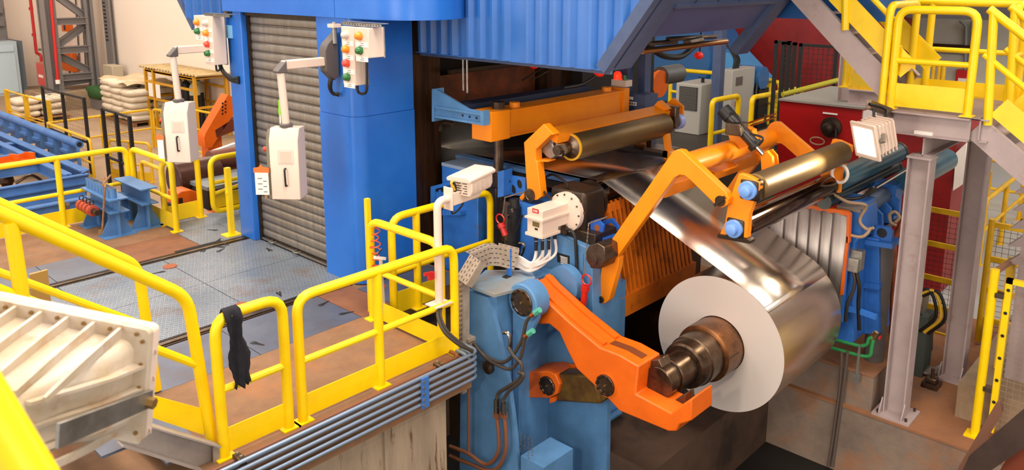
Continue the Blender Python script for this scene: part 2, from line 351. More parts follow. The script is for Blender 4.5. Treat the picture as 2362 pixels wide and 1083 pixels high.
for i in range(3):
    zz = .12+i*.26; B().box((2.42-i*.43-.3, 5.44, zz-.02), (2.42-i*.43, 6.7, zz)).build('tread', DECKD, ch)
q = [AY(69, 633, 7.6), AY(110, 622, 7.6), AY(119, 705, 7.6), V((AY(124, 705, 7.6).x, 7.6, 0)), V((AY(66, 735, 7.6).x, 7.6, 0))]
tag(B().prism(q, (0, .03, 0)).build('sheet_panel', mat('beige_sheet', 'B08C4C', .45, .4)), 'beige metal sheet standing on deck behind the sloping handrail', 'panel')
# back-left railings of the platform
railing('yellow railing along the rear edge, left of the blue roller bench', [(-1.5, 12.5), (4.7, 12.5)], 0, 1.03, mids=(.5,), posts=[(3.73, 12.5), (1.2, 12.5)], down=(0, 1), toe=.22)
railing('yellow side railing from rear corner to post before hanging left pendant', [(4.76, 12.45), (4.76, 11.08)], 0, 1.02, mids=(.48,), toe=.22)
railing('yellow railing with a low mid bar before the orange block', [(4.8, 11.52), (5.34, 11.52)], 0, .95, mids=(), down=(1, 1), toe=.24, fr=.12)
t = thing('swing_gate', 'yellow looped swing gate between railing post and blue tower', 'gate', (5.45, 11.3, .1))
B().tube(fil([(6.4, 11.3, .93), (5.44, 11.3, .93), (5.44, 11.3, .1), (6.4, 11.3, .1)], .14), .042, 12).build('gate_frame', YEL, t)
B().tube([(5.44, 11.3, .55), (6.4, 11.3, .55)], .03, 10).build('mid_rail', YEL, t); B().tube([(5.44, 11.3, .38), (6.4, 11.3, .5)], .03, 10).build('brace', YEL, t)
B().box((5.5, 11.34, .14), (6.4, 11.35, .36)).build('toe_board', YEL, t)
t = thing('gate_post', 'short yellow post with base plate at the tower left edge', 'post', (5.24, 10.38, 0))
B().box((5.2, 10.34, 0), (5.27, 10.41, .98)).build('post', YEL, t); B().box((5.12, 10.28, 0), (5.34, 10.48, .014)).build('base_plate', YEL, t); B().cyl((5.19, 10.37, .62), (5.26, 10.37, .62), .03, 10).build('latch', YEL, t)
# rails down on the hall floor beyond
def hallrail(label, px, ph, z0=-1.25, h=1.1, **k):
    return railing(label, [AZ(x, y, z0+h) for x, y in px], z0, h, posts=[AZ(x, y, z0+h) for x, y in ph], m=YELB, r=.035, **k)
hallrail('yellow floor railing in front of the wrapped sack pallet', [(108, 284), (347, 252)], [(232, 267)], toe=.0, mids=(.55,), down=(0, 1))
hallrail('yellow floor railing slanting past the two black mesh frames', [(110, 284), (208, 322)], [(160, 303)], toe=.2)
hallrail('yellow floor railing behind the hanging left pendant box', [(352, 252), (430, 262)], [(372, 255)], toe=0, mids=(.55, .3), down=(1, 0))
hallrail('yellow floor railing beside the gas cylinders', [(440, 252), (498, 263)], [(448, 252), (490, 262)], toe=0, mids=(.55,), down=(0, 0))
hallrail('low yellow floor railing behind black mesh frame, left', [(250, 322), (345, 331)], [(296, 326)], toe=.2, mids=(.7, .4), h=.95)
hallrail('low yellow floor railing behind the left pendant, nearer tower', [(446, 322), (468, 330)], [], toe=.2, mids=(.7, .4), h=.95)
hallrail('yellow railing behind side railing, with knotted wire on top', [(325, 371), (375, 392)], [], z0=-.6, h=.95, toe=.0, mids=(.5,))
f = thing('floor_fence', 'yellow fence of flat posts with thin top rail, far left', 'fence', AZ(60, 285, -1.25))
pl = [AZ(14, 206, .05), AZ(58, 219, .05), AZ(110, 232, .05)]
for p in pl: B().box((p.x-.06, p.y-.06, -1.25), (p.x+.06, p.y+.06, .05)).build('post', YELB, f)
B().tube([p+V((0, 0, -.03)) for p in pl], .03, 8).build('top_rail', YELB, f); 
for k in range(7): B().tube([V((p.x, p.y, -1.15+k*.09)) for p in pl], .02, 6).build('rail', YELB, f)
# black mesh frames
def meshframe(label, corners, floorz, wires=0):
    P = [AZ(x, y, .75) for x, y in corners]; t = thing('mesh_fence', label, 'fence', (P[0].x, P[0].y, floorz))
    for p in P: B().box((p.x-.035, p.y-.035, floorz), (p.x+.035, p.y+.035, .75)).build('post', BLKP, t)
    for a, b in zip(P, P[1:]):
        for z in (.73, -.35): B().beam((a.x, a.y, z), (b.x, b.y, z), .04, .05).build('bar', BLKP, t)
    w = B(); a, b = P[0], P[-1]
    for i in range(1, 24): q = a.lerp(b, i/24); w.beam((q.x, q.y, -1.0), (q.x, q.y, .72), .003, .003)
    for i in range(16): z = -1+i*.107; w.beam((a.x, a.y, z), (b.x, b.y, z), .003, .003)
    o = w.build('wire_mesh', BLKP, t); o['kind'] = 'stuff'
meshframe('black wire mesh frame with three posts, left of its pair', [(97, 199), (143, 213), (193, 225)], -1.25)
meshframe('black wire mesh frame with three posts, right of its pair', [(236, 249), (267, 258), (298, 268)], -1.25)
# ================================================================== TOWER, DOOR, HOOD
def AP(x, y, p0, n): d = _d(x, y); n = V(n); return EYE + d*((V(p0)-EYE).dot(n)/d.dot(n))
def arc(c, r, a0, a1, k=8): return [V((c[0]+r*math.cos(R(a0+(a1-a0)*i/k)), c[1]+r*math.sin(R(a0+(a1-a0)*i/k)), 0)) for i in range(k+1)]
def plan(pts, z0, z1): return B().prism([(p[0], p[1], z0) for p in pts], (0, 0, z1-z0))
TW = thing('blue_tower', 'bright blue painted steel tower framing the roller shutter door', 'enclosure', (5.8, 9, 0))
B().box((5.32, 9.89, 0), (5.62, 10.27, 3.16)).build('left_jamb', BLU, TW, bevel=.012)
plan([(5.62, 8.14), (5.32, 8.14)]+arc((5.5, 7.62), .18, 180, 270)+[(6.2, 7.44), (6.2, 8.14)], 0, 2.02).build('right_pillar', BLU, TW)
plan([(5.62, 8.14), (5.33, 8.14)]+arc((5.49, 7.61), .16, 180, 270)+[(6.2, 7.45), (6.2, 8.14)], 2.024, 3.4).build('upper_pillar', BLU, TW)
fo = [(6.2, 10.32), (5.3, 10.32), (5.3, 7.0)]+[(5.34, 6.82), (5.42, 6.66), (5.54, 6.54), (5.7, 6.46), (5.9, 6.44), (6.1, 6.5), (6.28, 6.62), (6.4, 6.74)]+[(6.4, 7.4)]
plan([(6.2, 10.32), (5.3, 10.32), (5.3, 7.72), (5.33, 7.72), (6.2, 7.72)], 3.145, 5).build('fascia', BLU, TW)
cf = thing('curved_canopy', 'blue curved canopy bulging over the tower corner above the signal boxes', 'canopy', (5.8, 7, 3.14))
o = fo[2:-1]; pr = [(5.3, 7.71)]+o+[(6.28, 7.71)]
plan(pr, 3.145, 5).build('canopy_skin', BLU, cf)
B().box((5.6, 9.89, 0), (6.2, 10.2, 3.4)).build('inner_wall', BLU, TW)
# roller shutter
SLAT = mat('roller_slat_steel', 'A8A096', .38, .7, c2='8E867C', scale=2.2, lo=.3, hi=.7, stretch=(1, 6, .6), dirt='6A6054', dscale=4, dlo=.6, dhi=.8)
sd = thing('roller_shutter', 'closed grey steel roller shutter door in the blue tower', 'door', (5.45, 9, .02))
y0, y1, pz = 8.13, 9.84, .117
pf = [(5.452, 0), (5.437, .008), (5.432, .03), (5.43, .055), (5.432, .082), (5.437, .1), (5.445, .104), (5.436, .108), (5.436, .114), (5.452, .117), (5.462, .117), (5.462, 0)]
s0 = B().prism([(x, y0, .06+z) for x, z in pf], (0, y1-y0, 0)).build('slat', SLAT, sd, ang=50)
for i in range(1, 27): inst(s0, (0, 0, i*pz), sd)
B().box((5.425, y0, .02), (5.465, y1, .062)).build('bottom_bar', STD, sd); B().box((5.40, y0, .025), (5.43, y1, .04)).build('bottom_seal', GALV, sd)
for yy in (9.0, 9.6): B().tube(fil([(5.43, yy, .05), (5.36, yy, .05), (5.36, yy-.1, .05), (5.43, yy-.1, .05)], .02), .008, 6).build('handle', GALV, sd)
B().box((5.40, 9.84, 0), (5.5, 9.89, 3.16)).build('guide', STD, sd); B().box((5.425, 8.1, 0), (5.5, 8.14, 3.16)).build('guide', STD, sd)
B().box((5.36, 8.12, 3.1), (5.5, 9.88, 3.16)).build('head_box', STD, sd)
# ------------------------------------------------ hanging control pendants
ROTC = {}
def _rotb(s):
    M = Matrix.Rotation(ROTC['a'], 3, 'Z'); c = ROTC['c']; s.v = [c+M@(p-c) for p in s.v]; return s
B._rot = _rotb
def pendant(k, ym, label):
    t = thing('control_pendant', label, 'control panel', (4.6, ym, 1.2))
    zs = 2.66
    q = [(5.3, ym-.05, 2.98), (5.3, ym-.05, 2.5), (5.24, ym-.05, 2.44), (5.13, ym-.05, 2.55), (5.12, ym-.05, 2.78), (5.16, ym-.05, 2.86)]
    mo = B().prism(q, (0, .13, 0)).build('wall_mount', GRYD, t, bevel=.01)
    B().beam((5.15, ym+.015, zs), (4.62, ym+.015, zs), .085, .1).build('swing_arm', WHT, t, bevel=.012)
    B().prism([(4.64, ym-.04, 2.715), (4.64, ym-.04, 2.58), (4.53, ym-.04, 2.58), (4.52, ym-.04, 2.6)], (0, .11, 0)).build('elbow', GRYD, t, bevel=.008)
    B().cyl((4.585, ym+.01, 2.6), (4.6, ym-.02, 2.0), .042, 16).build('drop_tube', WHT, t)
    B().lathe((4.6, ym-.02, 1.985), (0, 0, 1), [(0, .07), (.035, .072), (.045, .06)], 20).build('collar', GRYD, t)
    ROTC.update(c=V((4.6, ym-.02, 0)), a=R(40))
    # cabinet with sloping top; back (door side) towards -X
    yc = ym-.02; w = .16; x0, x1 = 4.47, 4.73
    body = B().prism([(x0, yc-w, 1.2), (x1, yc-w, 1.2), (x1, yc-w, 1.98), (x0+.07, yc-w, 1.99), (x0, yc-w, 1.86)], (0, 2*w, 0))._rot().build('cabinet', WHT, t, bevel=.008)
    B().prism([(x0+.012, yc+w, 1.21), (x1-.01, yc+w, 1.21), (x1-.01, yc+w, 1.96), (x0+.08, yc+w, 1.97), (x0+.012, yc+w, 1.85)], (0, .035, 0))._rot().build('keypad_plate', mat('olive_panel', '6E6450', .5), t)
    vz = 1.68; fr = B().box((x0-.006, yc-.02-.085, vz-.075), (x0, yc-.02+.085, vz+.085))._rot().build('vent_frame', mat('cream_vent', 'DCCABC', .5), t, bevel=.003)
    for i in range(9): B().box((x0-.01, yc-.08, vz-.055+i*.014), (x0-.005, yc+.04, vz-.048+i*.014))._rot().build('vent_slat', WHT, fr)
    hy = yc-.01; B().tube(fil([(x0, hy, 1.55), (x0-.035, hy, 1.55), (x0-.035, hy-.005, 1.36), (x0, hy-.005, 1.36)], .02), .011, 8)._rot().build('handle', BLKP, t)
    B().cyl((x0+.08, yc+w+.03, 1.75), (x0+.08, yc+w+.085, 1.75), .028, 14)._rot().build('stop_button', mat('red_orange_button', 'E8401C', .35), t)
    for i in range(3): B().cyl((x0+.06, yc+w+.03, 1.3+i*.09), (x0+.06, yc+w+.055, 1.3+i*.09), .012, 8)._rot().build('switch', CHR, t)
    # cables from the mount
    cb = []
    for i in range(4 if k == 0 else 3):
        o = i*.03
        if k == 0: pth = [(5.26, ym-.04+o*.6, 2.6), (5.2, ym-.02-o*.5, 2.42-o*.2), (5.25, ym-.16-o*.6, 2.24+o*.2), (5.305, ym-.33, 2.2+o*.8)]
        else: pth = [(5.25, ym-.03+o*.6, 2.55), (5.2, ym-.02+o*.6, 2.42-o*.4), (5.24, ym+.03-o*.3, 2.3-o*.2), (5.31, ym-.02, 2.26+o*.3)]
        B().tube(bez(pth), .02, 8).build('cable', BLK, t)
    return t
pendant(0, 10.33, 'cream control pendant hanging left of the shutter door, white tag on its side')
p2 = pendant(1, 7.72, 'cream control pendant hanging before the shutter door, lime tag on its tube')
ORG_T = mat('orange_tag', 'F0702A', .5); PAP = mat('paper_white', 'EFE6DE', .7); INK = mat('ink_grey', '5A5450', .7)
for ym, px, lab in ((10.33, 0, 'white card with orange top hanging on left pendant'), (7.72, 1, 'white printed card with orange clip hanging on right pendant')):
    ROTC.update(c=V((4.6, ym-.02, 0)), a=R(40)); t = thing('tag_card', lab, 'tag', (4.43, ym+.17, 1.4)); yy = ym+.165; z0 = 1.53
    w = .17 if px else .1
    B().prism([(4.44, yy-.02, z0-.02), (4.44, yy-.02+w, z0-.02), (4.44, yy-.02+w, z0+.03), (4.44, yy+w*.55, z0+.04), (4.44, yy+w*.4, z0+.07), (4.44, yy+w*.25, z0+.04), (4.44, yy-.02, z0+.03)], (.008, 0, 0))._rot().build('clip', ORG_T, t)
    B().box((4.442, yy-.01, z0-.27), (4.446, yy-.03+w, z0-.02))._rot().build('card', PAP, t)
    if px:
        for i in range(6): B().box((4.440, yy+.01+(i % 2)*.05, z0-.24+i*.03), (4.442, yy+.05+(i % 2)*.06, z0-.232+i*.03))._rot().build('print_line', INK, t)
t = thing('lime_tag', 'lime green tag tied to the drop tube of the right pendant', 'tag', (4.6, 7.77, 1.98))
B().prism([(4.58, 7.765+a, 2.03+b) for a, b in ((0, 0), (.03, .02), (.045, .12), (.035, .24), (.01, .26), (0, .2))], (.012, 0, 0)).build('tag', mat('lime_green', '8CE01E', .5), t)
B().prism([(4.575, 7.762+a, 2.0+b) for a, b in ((0, 0), (.03, .02), (.02, .1), (0, .12))], (.006, 0, 0)).build('label', PAP, t)
t = thing('padlock', 'small padlock hanging on the side of the right pendant', 'padlock', (4.52, 7.93, 1.22))
B().box((4.5, 7.92, 1.2), (4.53, 7.95, 1.26))._rot().build('body', mat('brass', 'B89060', .3, .9), t); B().tube(bez([(4.515, 7.925, 1.26), (4.515, 7.925, 1.3), (4.515, 7.945, 1.3), (4.515, 7.945, 1.26)], 4), .004, 6)._rot().build('shackle', CHR, t)
# ------------------------------------------------ signal lamp boxes
AMB = mat('amber_lens', 'F08A0C', .15, coat=.5); GRN = mat('green_lens', '1E6A30', .15, coat=.5); REDL = mat('red_lens', 'E8402C', .15, coat=.5); CLR = mat('clear_lens', 'C8C0B8', .15, coat=.5)
def sigbox(label, x, ya, yb, z0, z1, dep, lamps):
    t = thing('signal_box', label, 'signal lamps', ((x+dep/2), (ya+yb)/2, z0), 'signal lamp boxes')
    B().box((x, ya, z0), (x+dep, yb, z1)).build('housing', WHT, t, bevel=.006)
    B().box((x+dep, ya+.01, z0-.01), (x+dep+.02, yb-.01, z1+.005)).build('back_plate', GALV, t)
    yc = (ya+yb)/2
    for i, (m, z) in enumerate(lamps):
        l = B().lathe((x, yc+.02, z), (-1, 0, 0), [(0, .046), (.012, .046), (.014, .04), (.04, .04), (.056, .03), (.064, .012)], 20).build('lamp', m, t, ang=60)
        lp = B().box((x-.004, ya+.015, z-.115), (x, yb-.02, z-.065)).build('name_plate', PAP, t)
        for j in range(2): B().box((x-.005, yc-.04, z-.1+j*.02), (x-.0035, yc+.03-j*.02, z-.095+j*.02)).build('lettering', INK, lp)
    return t
xs = 5.06
pa, pb = AX(788, 100, xs), AX(817, 100, xs); z1 = AX(788, 60, xs).z; z0 = AX(790, 193, xs).z
sigbox('cream signal box with clear, amber, red and green lamps, right of shutter', xs, pb.y, pa.y, z0, z1, .16, [(CLR, z1-.09), (AMB, z1-.24), (REDL, z1-.39), (GRN, z1-.54)])
xs2 = 5.02; pa, pb = AX(818, 100, xs2), AX(850, 100, xs2); zb1 = AX(820, 63, xs2).z; zb0 = AX(822, 131, xs2).z
sigbox('short cream signal box with amber lamp over green lamp, right of shutter', xs2, pb.y, pa.y, zb0, zb1, .2, [(AMB, zb1-.085), (GRN, zb1-.235)])
xl = 5.06
pa, pb = AX(471, 100, xl), AX(492, 100, xl); z1 = AX(471, 37, xl).z; z0 = AX(480, 148, xl).z
sigbox('cream signal box with clear and amber lamps, left of the tower', xl, pb.y, pa.y, z0, z1, .18, [(CLR, z1-.09), (AMB, z1-.22), (REDL, z1-.37), (GRN, z1-.49)])
pa2, pb2 = AX(448, 100, xl), AX(469, 100, xl); zc0 = AX(455, 90, xl).z
sigbox('small cream signal box at far left of tower, amber over green', xl+.02, pb2.y, pa2.y, zc0, z1, .12, [(AMB, z1-.09), (GRN, z1-.21)])
def strip(label, x, ya, yb, z):
    t = thing('perforated_strip', label, 'bracket', (x, ya, z)); B().box((x, ya, z), (x+.012, yb, z+.035)).box((x, ya, z+.03), (x+.1, yb, z+.037)).build('strip', GALV, t)
    n = int((yb-ya)/.045)
    for i in range(n): B().cyl((x-.001, ya+.03+i*.045, z+.015), (x+.004, ya+.03+i*.045, z+.015), .008, 8).build('hole', BLKP, t)
strip('perforated steel strip above the right signal boxes', 5.08, AX(878, 55, 5.08).y, AX(788, 55, 5.08).y, AX(788, 57, 5.08).z)
strip('perforated steel strip above the left signal boxes', 5.08, AX(528, 38, 5.08).y, AX(471, 38, 5.08).y, AX(471, 37, 5.08).z+.005)
for lab, pts in (('black cable loop under the right signal boxes', [(824, 195), (826, 212), (838, 216), (846, 205), (846, 150), (845, 132)]), ('black cable loop under the left signal boxes', [(498, 148), (500, 162), (507, 160), (508, 148)])):
    tag(B().tube(bez([AX(x, y, 5.17) for x, y in pts]), .015, 8).build('cable_loop', BLK), lab, 'cable')
t = thing('wall_recess', 'small recess with cable gland on tower beside left signal boxes', 'opening', (5.31, 10.2, 3)); q = AX(521, 22, 5.315), AX(535, 40, 5.315)
B().box((5.31, q[1].y, q[1].z), (5.318, q[0].y, q[0].z)).build('recess', DARK, t); B().cyl((5.31, q[0].y-.05, q[1].z+.05), (5.27, q[0].y-.05, q[1].z+.05), .035, 12).build('gland', STL, t)
q = AX(524, 58, 5.315), AX(537, 88, 5.315); b = B().box((5.28, q[1].y, q[1].z), (5.318, q[0].y, q[0].z)); tag(b.build('cover_plate', mat('pale_blue_plate', '7CB4D8', .4)), 'pale blue cover plate on tower edge beside left pendant mount', 'plate')
t = thing('pipe_clamp', 'chrome pipe stub between shutter and right signal boxes', 'pipe', (5.25, 7.75, 2.9)); B().cyl((5.25, 7.66, 2.86), (5.25, 7.66, 3.1), .028, 12).build('pipe', GALV, t); B().box((5.2, 7.6, 3.04), (5.3, 7.72, 3.08)).build('clamp', WHT, t)
# ------------------------------------------------ hood of ribbed sheets over the mill exit
HB = mat('hood_blue_sheet', '2E66B2', .26, c2='2A60A8', scale=2, spec=.6)
XH = 6.3
hd = thing('mill_hood', 'blue ribbed sheet hood over the mill exit with flared dark frame', 'hood', (XH, 6, 2.71))
ZB, YA, ZT = 2.71, 4.64, 5.2; sl_ = (3.39-2.71)/(4.12-4.64)
def zb(y): return ZB if y >= YA else ZB+(y-YA)*sl_
def ribsheet(ya, yb, x, pitch, off, zbf, nm='cladding_sheet'):      # ya > yb
    ys = [(ya, 0)]; y = ya-off
    while y-.1 > yb: ys += [(y, 0), (y-.025, -.058), (y-.06, -.058), (y-.1, 0)]; y -= pitch
    ys.append((yb, 0)); b = B(); n = len(ys)
    for yy, dx in ys: b.v += [V((x+dx, yy, zbf(yy))), V((x+dx, yy, ZT))]
    for yy, dx in ys: b.v += [V((x+dx+.004, yy, zbf(yy))), V((x+dx+.004, yy, ZT))]
    for i in range(n-1): b.f += [(2*i, 2*i+2, 2*i+3, 2*i+1), (2*n+2*i, 2*n+2*i+1, 2*n+2*i+3, 2*n+2*i+2), (2*i, 2*n+2*i, 2*n+2*i+2, 2*i+2)]
    return b
y = 7.62
for w, off in ((.92, .18), (.9, .12), (.82, .12), (.7, .12), (.56, .12), (.6, .12)):
    ribsheet(y, y-w, XH+(.03 if y > 7 else 0), .185, off, zb).build('cladding_sheet', HB, hd, ang=20); y -= w
B().box((XH-.01, YA, ZB-.012), (XH+.05, 7.6, ZB)).build('bottom_trim', HB, hd)
B().box((XH+.05, YA, ZB-.05), (XH+.09, 7.6, ZB+.2)).build('inner_trim', BLG, hd)
dn = V((0, -.52, .68)).normalized(); nn = V((0, -.68, -.52)).normalized()
P0 = V((XH, YA, ZB)); XR = AP(1737, 107, P0, nn).x
def pp(x, u, d=0): return V((x, YA, ZB))+dn*u-nn*d
def slab(n, x0, x1, u0, u1, d0, d1, m): B().hexa([pp(x0, u0, d1), pp(x1, u0, d1), pp(x1, u0, d0), pp(x0, u0, d0), pp(x0, u1, d1), pp(x1, u1, d1), pp(x1, u1, d0), pp(x0, u1, d0)]).build(n, m, hd)
slab('frame_edge', XH-.06, XH+.05, -.02, 3.2, -.02, .1, BLG); slab('left_leg', XH+.05, XH+.42, -.02, .98, 0, .1, BLG); slab('left_leg_panel', XH+.1, XH+.3, .02, 3, -.012, 0, BLG)
slab('right_leg', XR-.3, XR, -.05, 3, 0, .12, BLG)
slab('top_band', XH+.42, XR-.3, .78, 3, .0, .08, BLG); slab('recessed_panel', XH+.42, XR-.3, .33, .78, .06, .1, mat('blue_grey_panel', '46527C', .35, c2='3C4870', scale=1.5))
for k in range(5): slab('band_joint', XH+.75+k*.45, XH+.757+k*.45, .8, 1.1, -.004, 0, DARK)
slab('band_ledge', XH+.42, XR-.25, .76, .80, -.03, .08, BLG)
# left gable of the hood behind the signal boxes
b = ribsheet(13.2, 10.28, 5.62, .27, .1, lambda yy: 2.84 if yy < 11.83 else 2.84+(yy-11.83)*1.05)
lg = thing('left_hood', 'blue ribbed sheet hood end beyond the tower, top left', 'hood', (5.6, 11, 2.7)); b.build('cladding_sheet', HB, lg, ang=20); B().beam((5.6, 11.83, 2.83), (5.6, 13.2, 2.83+1.37*1.05), .05, .06).build('edge_trim', BLG, lg); B().beam((5.6, 10.34, 2.83), (5.6, 11.83, 2.83), .05, .04).build('edge_trim', BLG, lg)
# ================================================================== MILL AND COILER
def PX(pts, X): return [AX(x, y, X) for x, y in pts]
def plate(pts, X, t): return B().prism(PX(pts, X), (t, 0, 0))
def bolts(b, c, ax, r, n, br=.01, h=.008, a0=0):
    for p in disc(c, ax, r, n): b.cyl(p, V(p)+V(ax)*h, br, 6)
    return b
XA, XB = 7.0, 8.4; CY_, CZ_, CR = 3.681, -.08, .71
# coil
COILF = mat('coil_side_aluminium', 'D8CCC4', .55, .35)
def rings(m):
    nt = m.node_tree; L = nt.links.new; g = nt.nodes.new('ShaderNodeNewGeometry'); mp = nt.nodes.new('ShaderNodeMapping'); mp.inputs['Location'].default_value = (0, -CY_, -CZ_); L(g.outputs['Position'], mp.inputs[0])
    sx = nt.nodes.new('ShaderNodeSeparateXYZ'); L(mp.outputs[0], sx.inputs[0]); cb = nt.nodes.new('ShaderNodeCombineXYZ'); L(sx.outputs[1], cb.inputs[1]); L(sx.outputs[2], cb.inputs[2])
    ln = nt.nodes.new('ShaderNodeVectorMath'); ln.operation = 'LENGTH'; L(cb.outputs[0], ln.inputs[0]); n = nt.nodes.new('ShaderNodeTexNoise'); n.noise_dimensions = '1D'; n.inputs['Scale'].default_value = 220; L(ln.outputs['Value'], n.inputs['W'])
    b = nt.nodes.new('ShaderNodeBump'); b.inputs['Strength'].default_value = .15; b.inputs['Distance'].default_value = .003; L(n.outputs[0], b.inputs['Height']); L(b.outputs[0], nt.nodes['Principled BSDF'].inputs['Normal'])
rings(COILF)
SHEET = mat('bright_aluminium_strip', 'E6D8CA', .24, 1, c2='DCCCBC', scale=1.5, stretch=(.6, 3, 3), bump=.012, bscale=3)
ct = thing('aluminium_coil', 'large bright aluminium coil wound on the mandrel', 'coil', (7.7, CY_, CZ_-CR))
RI = .295
b = B()
for rr in (CR, RI):
    b.v += [V((XA, CY_+rr*math.cos(t*math.pi/48), CZ_+rr*math.sin(t*math.pi/48))) for t in range(96)]
for i in range(96): b.f.append((i, (i+1) % 96, 96+(i+1) % 96, 96+i))
b.build('coil_side', COILF, ct)
b = B(); 
for x in (XA, XB): b.v += [V((x, CY_+CR*math.cos(t*math.pi/64), CZ_+CR*math.sin(t*math.pi/64))) for t in range(128)]
for i in range(128): b.f.append((i, (i+1) % 128, 128+(i+1) % 128, 128+i))
b.f.append(tuple(range(128, 256)))
b.build('outer_wrap', SHEET, ct)
# strip: from the mill over the deflector roll down to the coil
RD = .19; DZ = 1.365-RD; DY = 5.22
ta = math.atan2(DZ-CZ_, DY-CY_)
dist = math.hypot(DZ-CZ_, DY-CY_); phi = math.acos((CR-RD)/dist)     # outer tangent, upper side
an = ta+phi; n_ = (math.cos(an), math.sin(an))
T1 = (DY+RD*n_[0], DZ+RD*n_[1]); T2 = (CY_+CR*n_[0], CZ_+CR*n_[1])
prof = [(7.9, 1.365), (7.0, 1.365), (6.0, 1.365)]+[(DY+RD*math.cos(t), DZ+RD*math.sin(t)) for t in [math.pi/2+(an-math.pi/2)*i/10 for i in range(11)]]
prof += [(T1[0]+(T2[0]-T1[0])*i/10, T1[1]+(T2[1]-T1[1])*i/10) for i in range(1, 11)]
prof += [(CY_+(CR+.002)*math.cos(an+t), CZ_+(CR+.002)*math.sin(an+t)) for t in (.1, .2, .3, .4)]
b = B(); k = len(prof)
for x in (XA, XB):
    for y, z in prof: b.v.append(V((x, y, z+.004)))
for i in range(k-1): b.f.append((i, i+1, k+i+1, k+i))
so = b.build('aluminium_strip', SHEET); tag(so, 'bright aluminium strip running from the mill over the roll to the coil', 'metal strip')
sm = so.modifiers.new('solid', 'SOLIDIFY'); sm.thickness = .003
# mandrel
MND = mat('rusty_mandrel_steel', '8A5A34', .34, .85, c2='5C3C26', scale=4, dirt='3A2416', dscale=5, dlo=.5, dhi=.75)
MNS = mat('bare_mandrel_steel', '6E5A4A', .3, .9, c2='4A3A2E', scale=5, dirt='2E2018', dscale=4, dlo=.5, dhi=.75)
md = thing('mandrel', 'stepped oily steel mandrel sticking out of the coil towards camera', 'mandrel', (6.5, CY_, CZ_-.3))
def ml(n, prof, m, **k): return B().lathe((0, CY_, CZ_), (1, 0, 0), prof, 48).build(n, m, md, **k)
ml('expanding_sleeve', [(6.69, .27), (6.7, .29), (7.02, .29), (7.05, .28)], MND)
ml('inner_drum', [(6.47, .235), (6.48, .25), (6.72, .25)], MNS); ml('flange', [(6.33, .205), (6.345, .225), (6.38, .232), (6.47, .238)], MNS)
ml('shaft', [(6.08, .15), (6.09, .16), (6.33, .165), (6.345, .17)], MNS)
ml('shaft_neck', [(6.03, .14), (6.08, .14)], STD); ml('shaft_end', [(5.9, .142), (5.906, .15), (6.03, .15)], MNS)
b = B(); bolts(b, (6.335, CY_, CZ_), (-1, 0, 0), .19, 14, .014, .006); o = b.build('bolt_ring', STD, md); o['kind'] = 'stuff'
b = B(); bolts(b, (5.905, CY_, CZ_), (-1, 0, 0), .128, 12, .008, .003); o = b.build('end_bolt_ring', STD, md); o['kind'] = 'stuff'
b = B(); a0 = R(50)
for s in range(3):                       # segment joints of the expanding drum
    a = a0+s*2.1; q = [V((x, CY_+r*math.cos(a+w), CZ_+r*math.sin(a+w))) for x, r, w in ((6.69, .2905, 0), (6.69, .2905, .05), (6.9, .2905, .05), (6.9, .2905, 0))]; md_ = B().prism(q, (0, .001, .001)).build('segment_joint', STD, md)
# outboard bearing arm
def zc(zx, zy): return (1000+.446*zx, 600+.446*zy)
XC = 5.72
arm = thing('bearing_arm', 'big deep orange swing arm holding the outer end of the mandrel', 'arm', AX(1400, 890, XC))
po = [(497, 120), (540, 170), (700, 320), (860, 452), (960, 490), (1060, 548), (1045, 692), (1228, 790), (1300, 735), (1335, 716), (1335, 828), (1272, 848), (1255, 884), (1215, 884), (960, 778), (893, 705), (740, 560), (692, 465), (650, 372), (600, 330), (545, 330), (508, 306), (470, 240), (462, 160)]
pf = PX([zc(*p) for p in po], XC); AT = .36
B().prism(pf, (AT, 0, 0)).build('arm_body', ORD, arm, bevel=.012)
# raised ribs along the top of the arm
top = PX([zc(*p) for p in [(497, 120), (540, 170), (700, 320), (860, 452), (960, 490)]], XC)
for dx in (.05, .24):
    b = B()
    for a, c in zip(top[:4], top[1:4]): b.beam(a+V((dx+.03, 0, .012)), c+V((dx+.03, 0, .012)), .07, .03)
    b.build('top_rib', ORD, arm)
p = PX([zc(868, 455), zc(960, 490), zc(1035, 533)], XC); b = B()
for u, w in zip(p, p[1:]): b.hexa([u+V((.13, 0, .002)), w+V((.13, 0, .002)), w+V((.22, 0, .002)), u+V((.22, 0, .002)), u+V((.13, 0, .006)), w+V((.13, 0, .006)), w+V((.22, 0, .006)), u+V((.22, 0, .006))])
b.build('slot', mat('slot_shade_brown', '6A3008', .6), arm)  # dark brown strip paints the shade inside the open slot
def pin(c, r, m, parent, x):
    b = B().lathe((x, c.y, c.z), (-1, 0, 0), [(-.06, r), (.012, r), (.016, r*.95), (.016, r*.82), (.008, r*.8), (.008, r*.1)], 28).build('pin_cap', STL, parent)
    q = B()
    for k in range(10):
        a = k*math.pi/5; q.box((x-.024, c.y+r*.86*math.cos(a)-.012, c.z+r*.86*math.sin(a)-.012), (x-.014, c.y+r*.86*math.cos(a)+.012, c.z+r*.86*math.sin(a)+.012))
    o = q.build('keeper_ring', STD, parent); o['kind'] = 'stuff'
    B().cyl((x-.022, c.y, c.z), (x-.006, c.y, c.z), r*.09, 10).build('grease_nipple', mat('brass', 'B89060', .3, .9), parent); return b
c = AX(*zc(893, 643), XC); pin(c, .105, STL, arm, XC-.01)
B().lathe((XC-.0, c.y, c.z), (-1, 0, 0), [(-.02, .125), (.008, .122)], 28).build('pin_boss', ORD, arm)
q = PX([zc(1062, 548), zc(1165, 515), zc(1180, 560), zc(1100, 640), zc(1240, 735), zc(1228, 785), zc(1045, 692)], XC-.02)
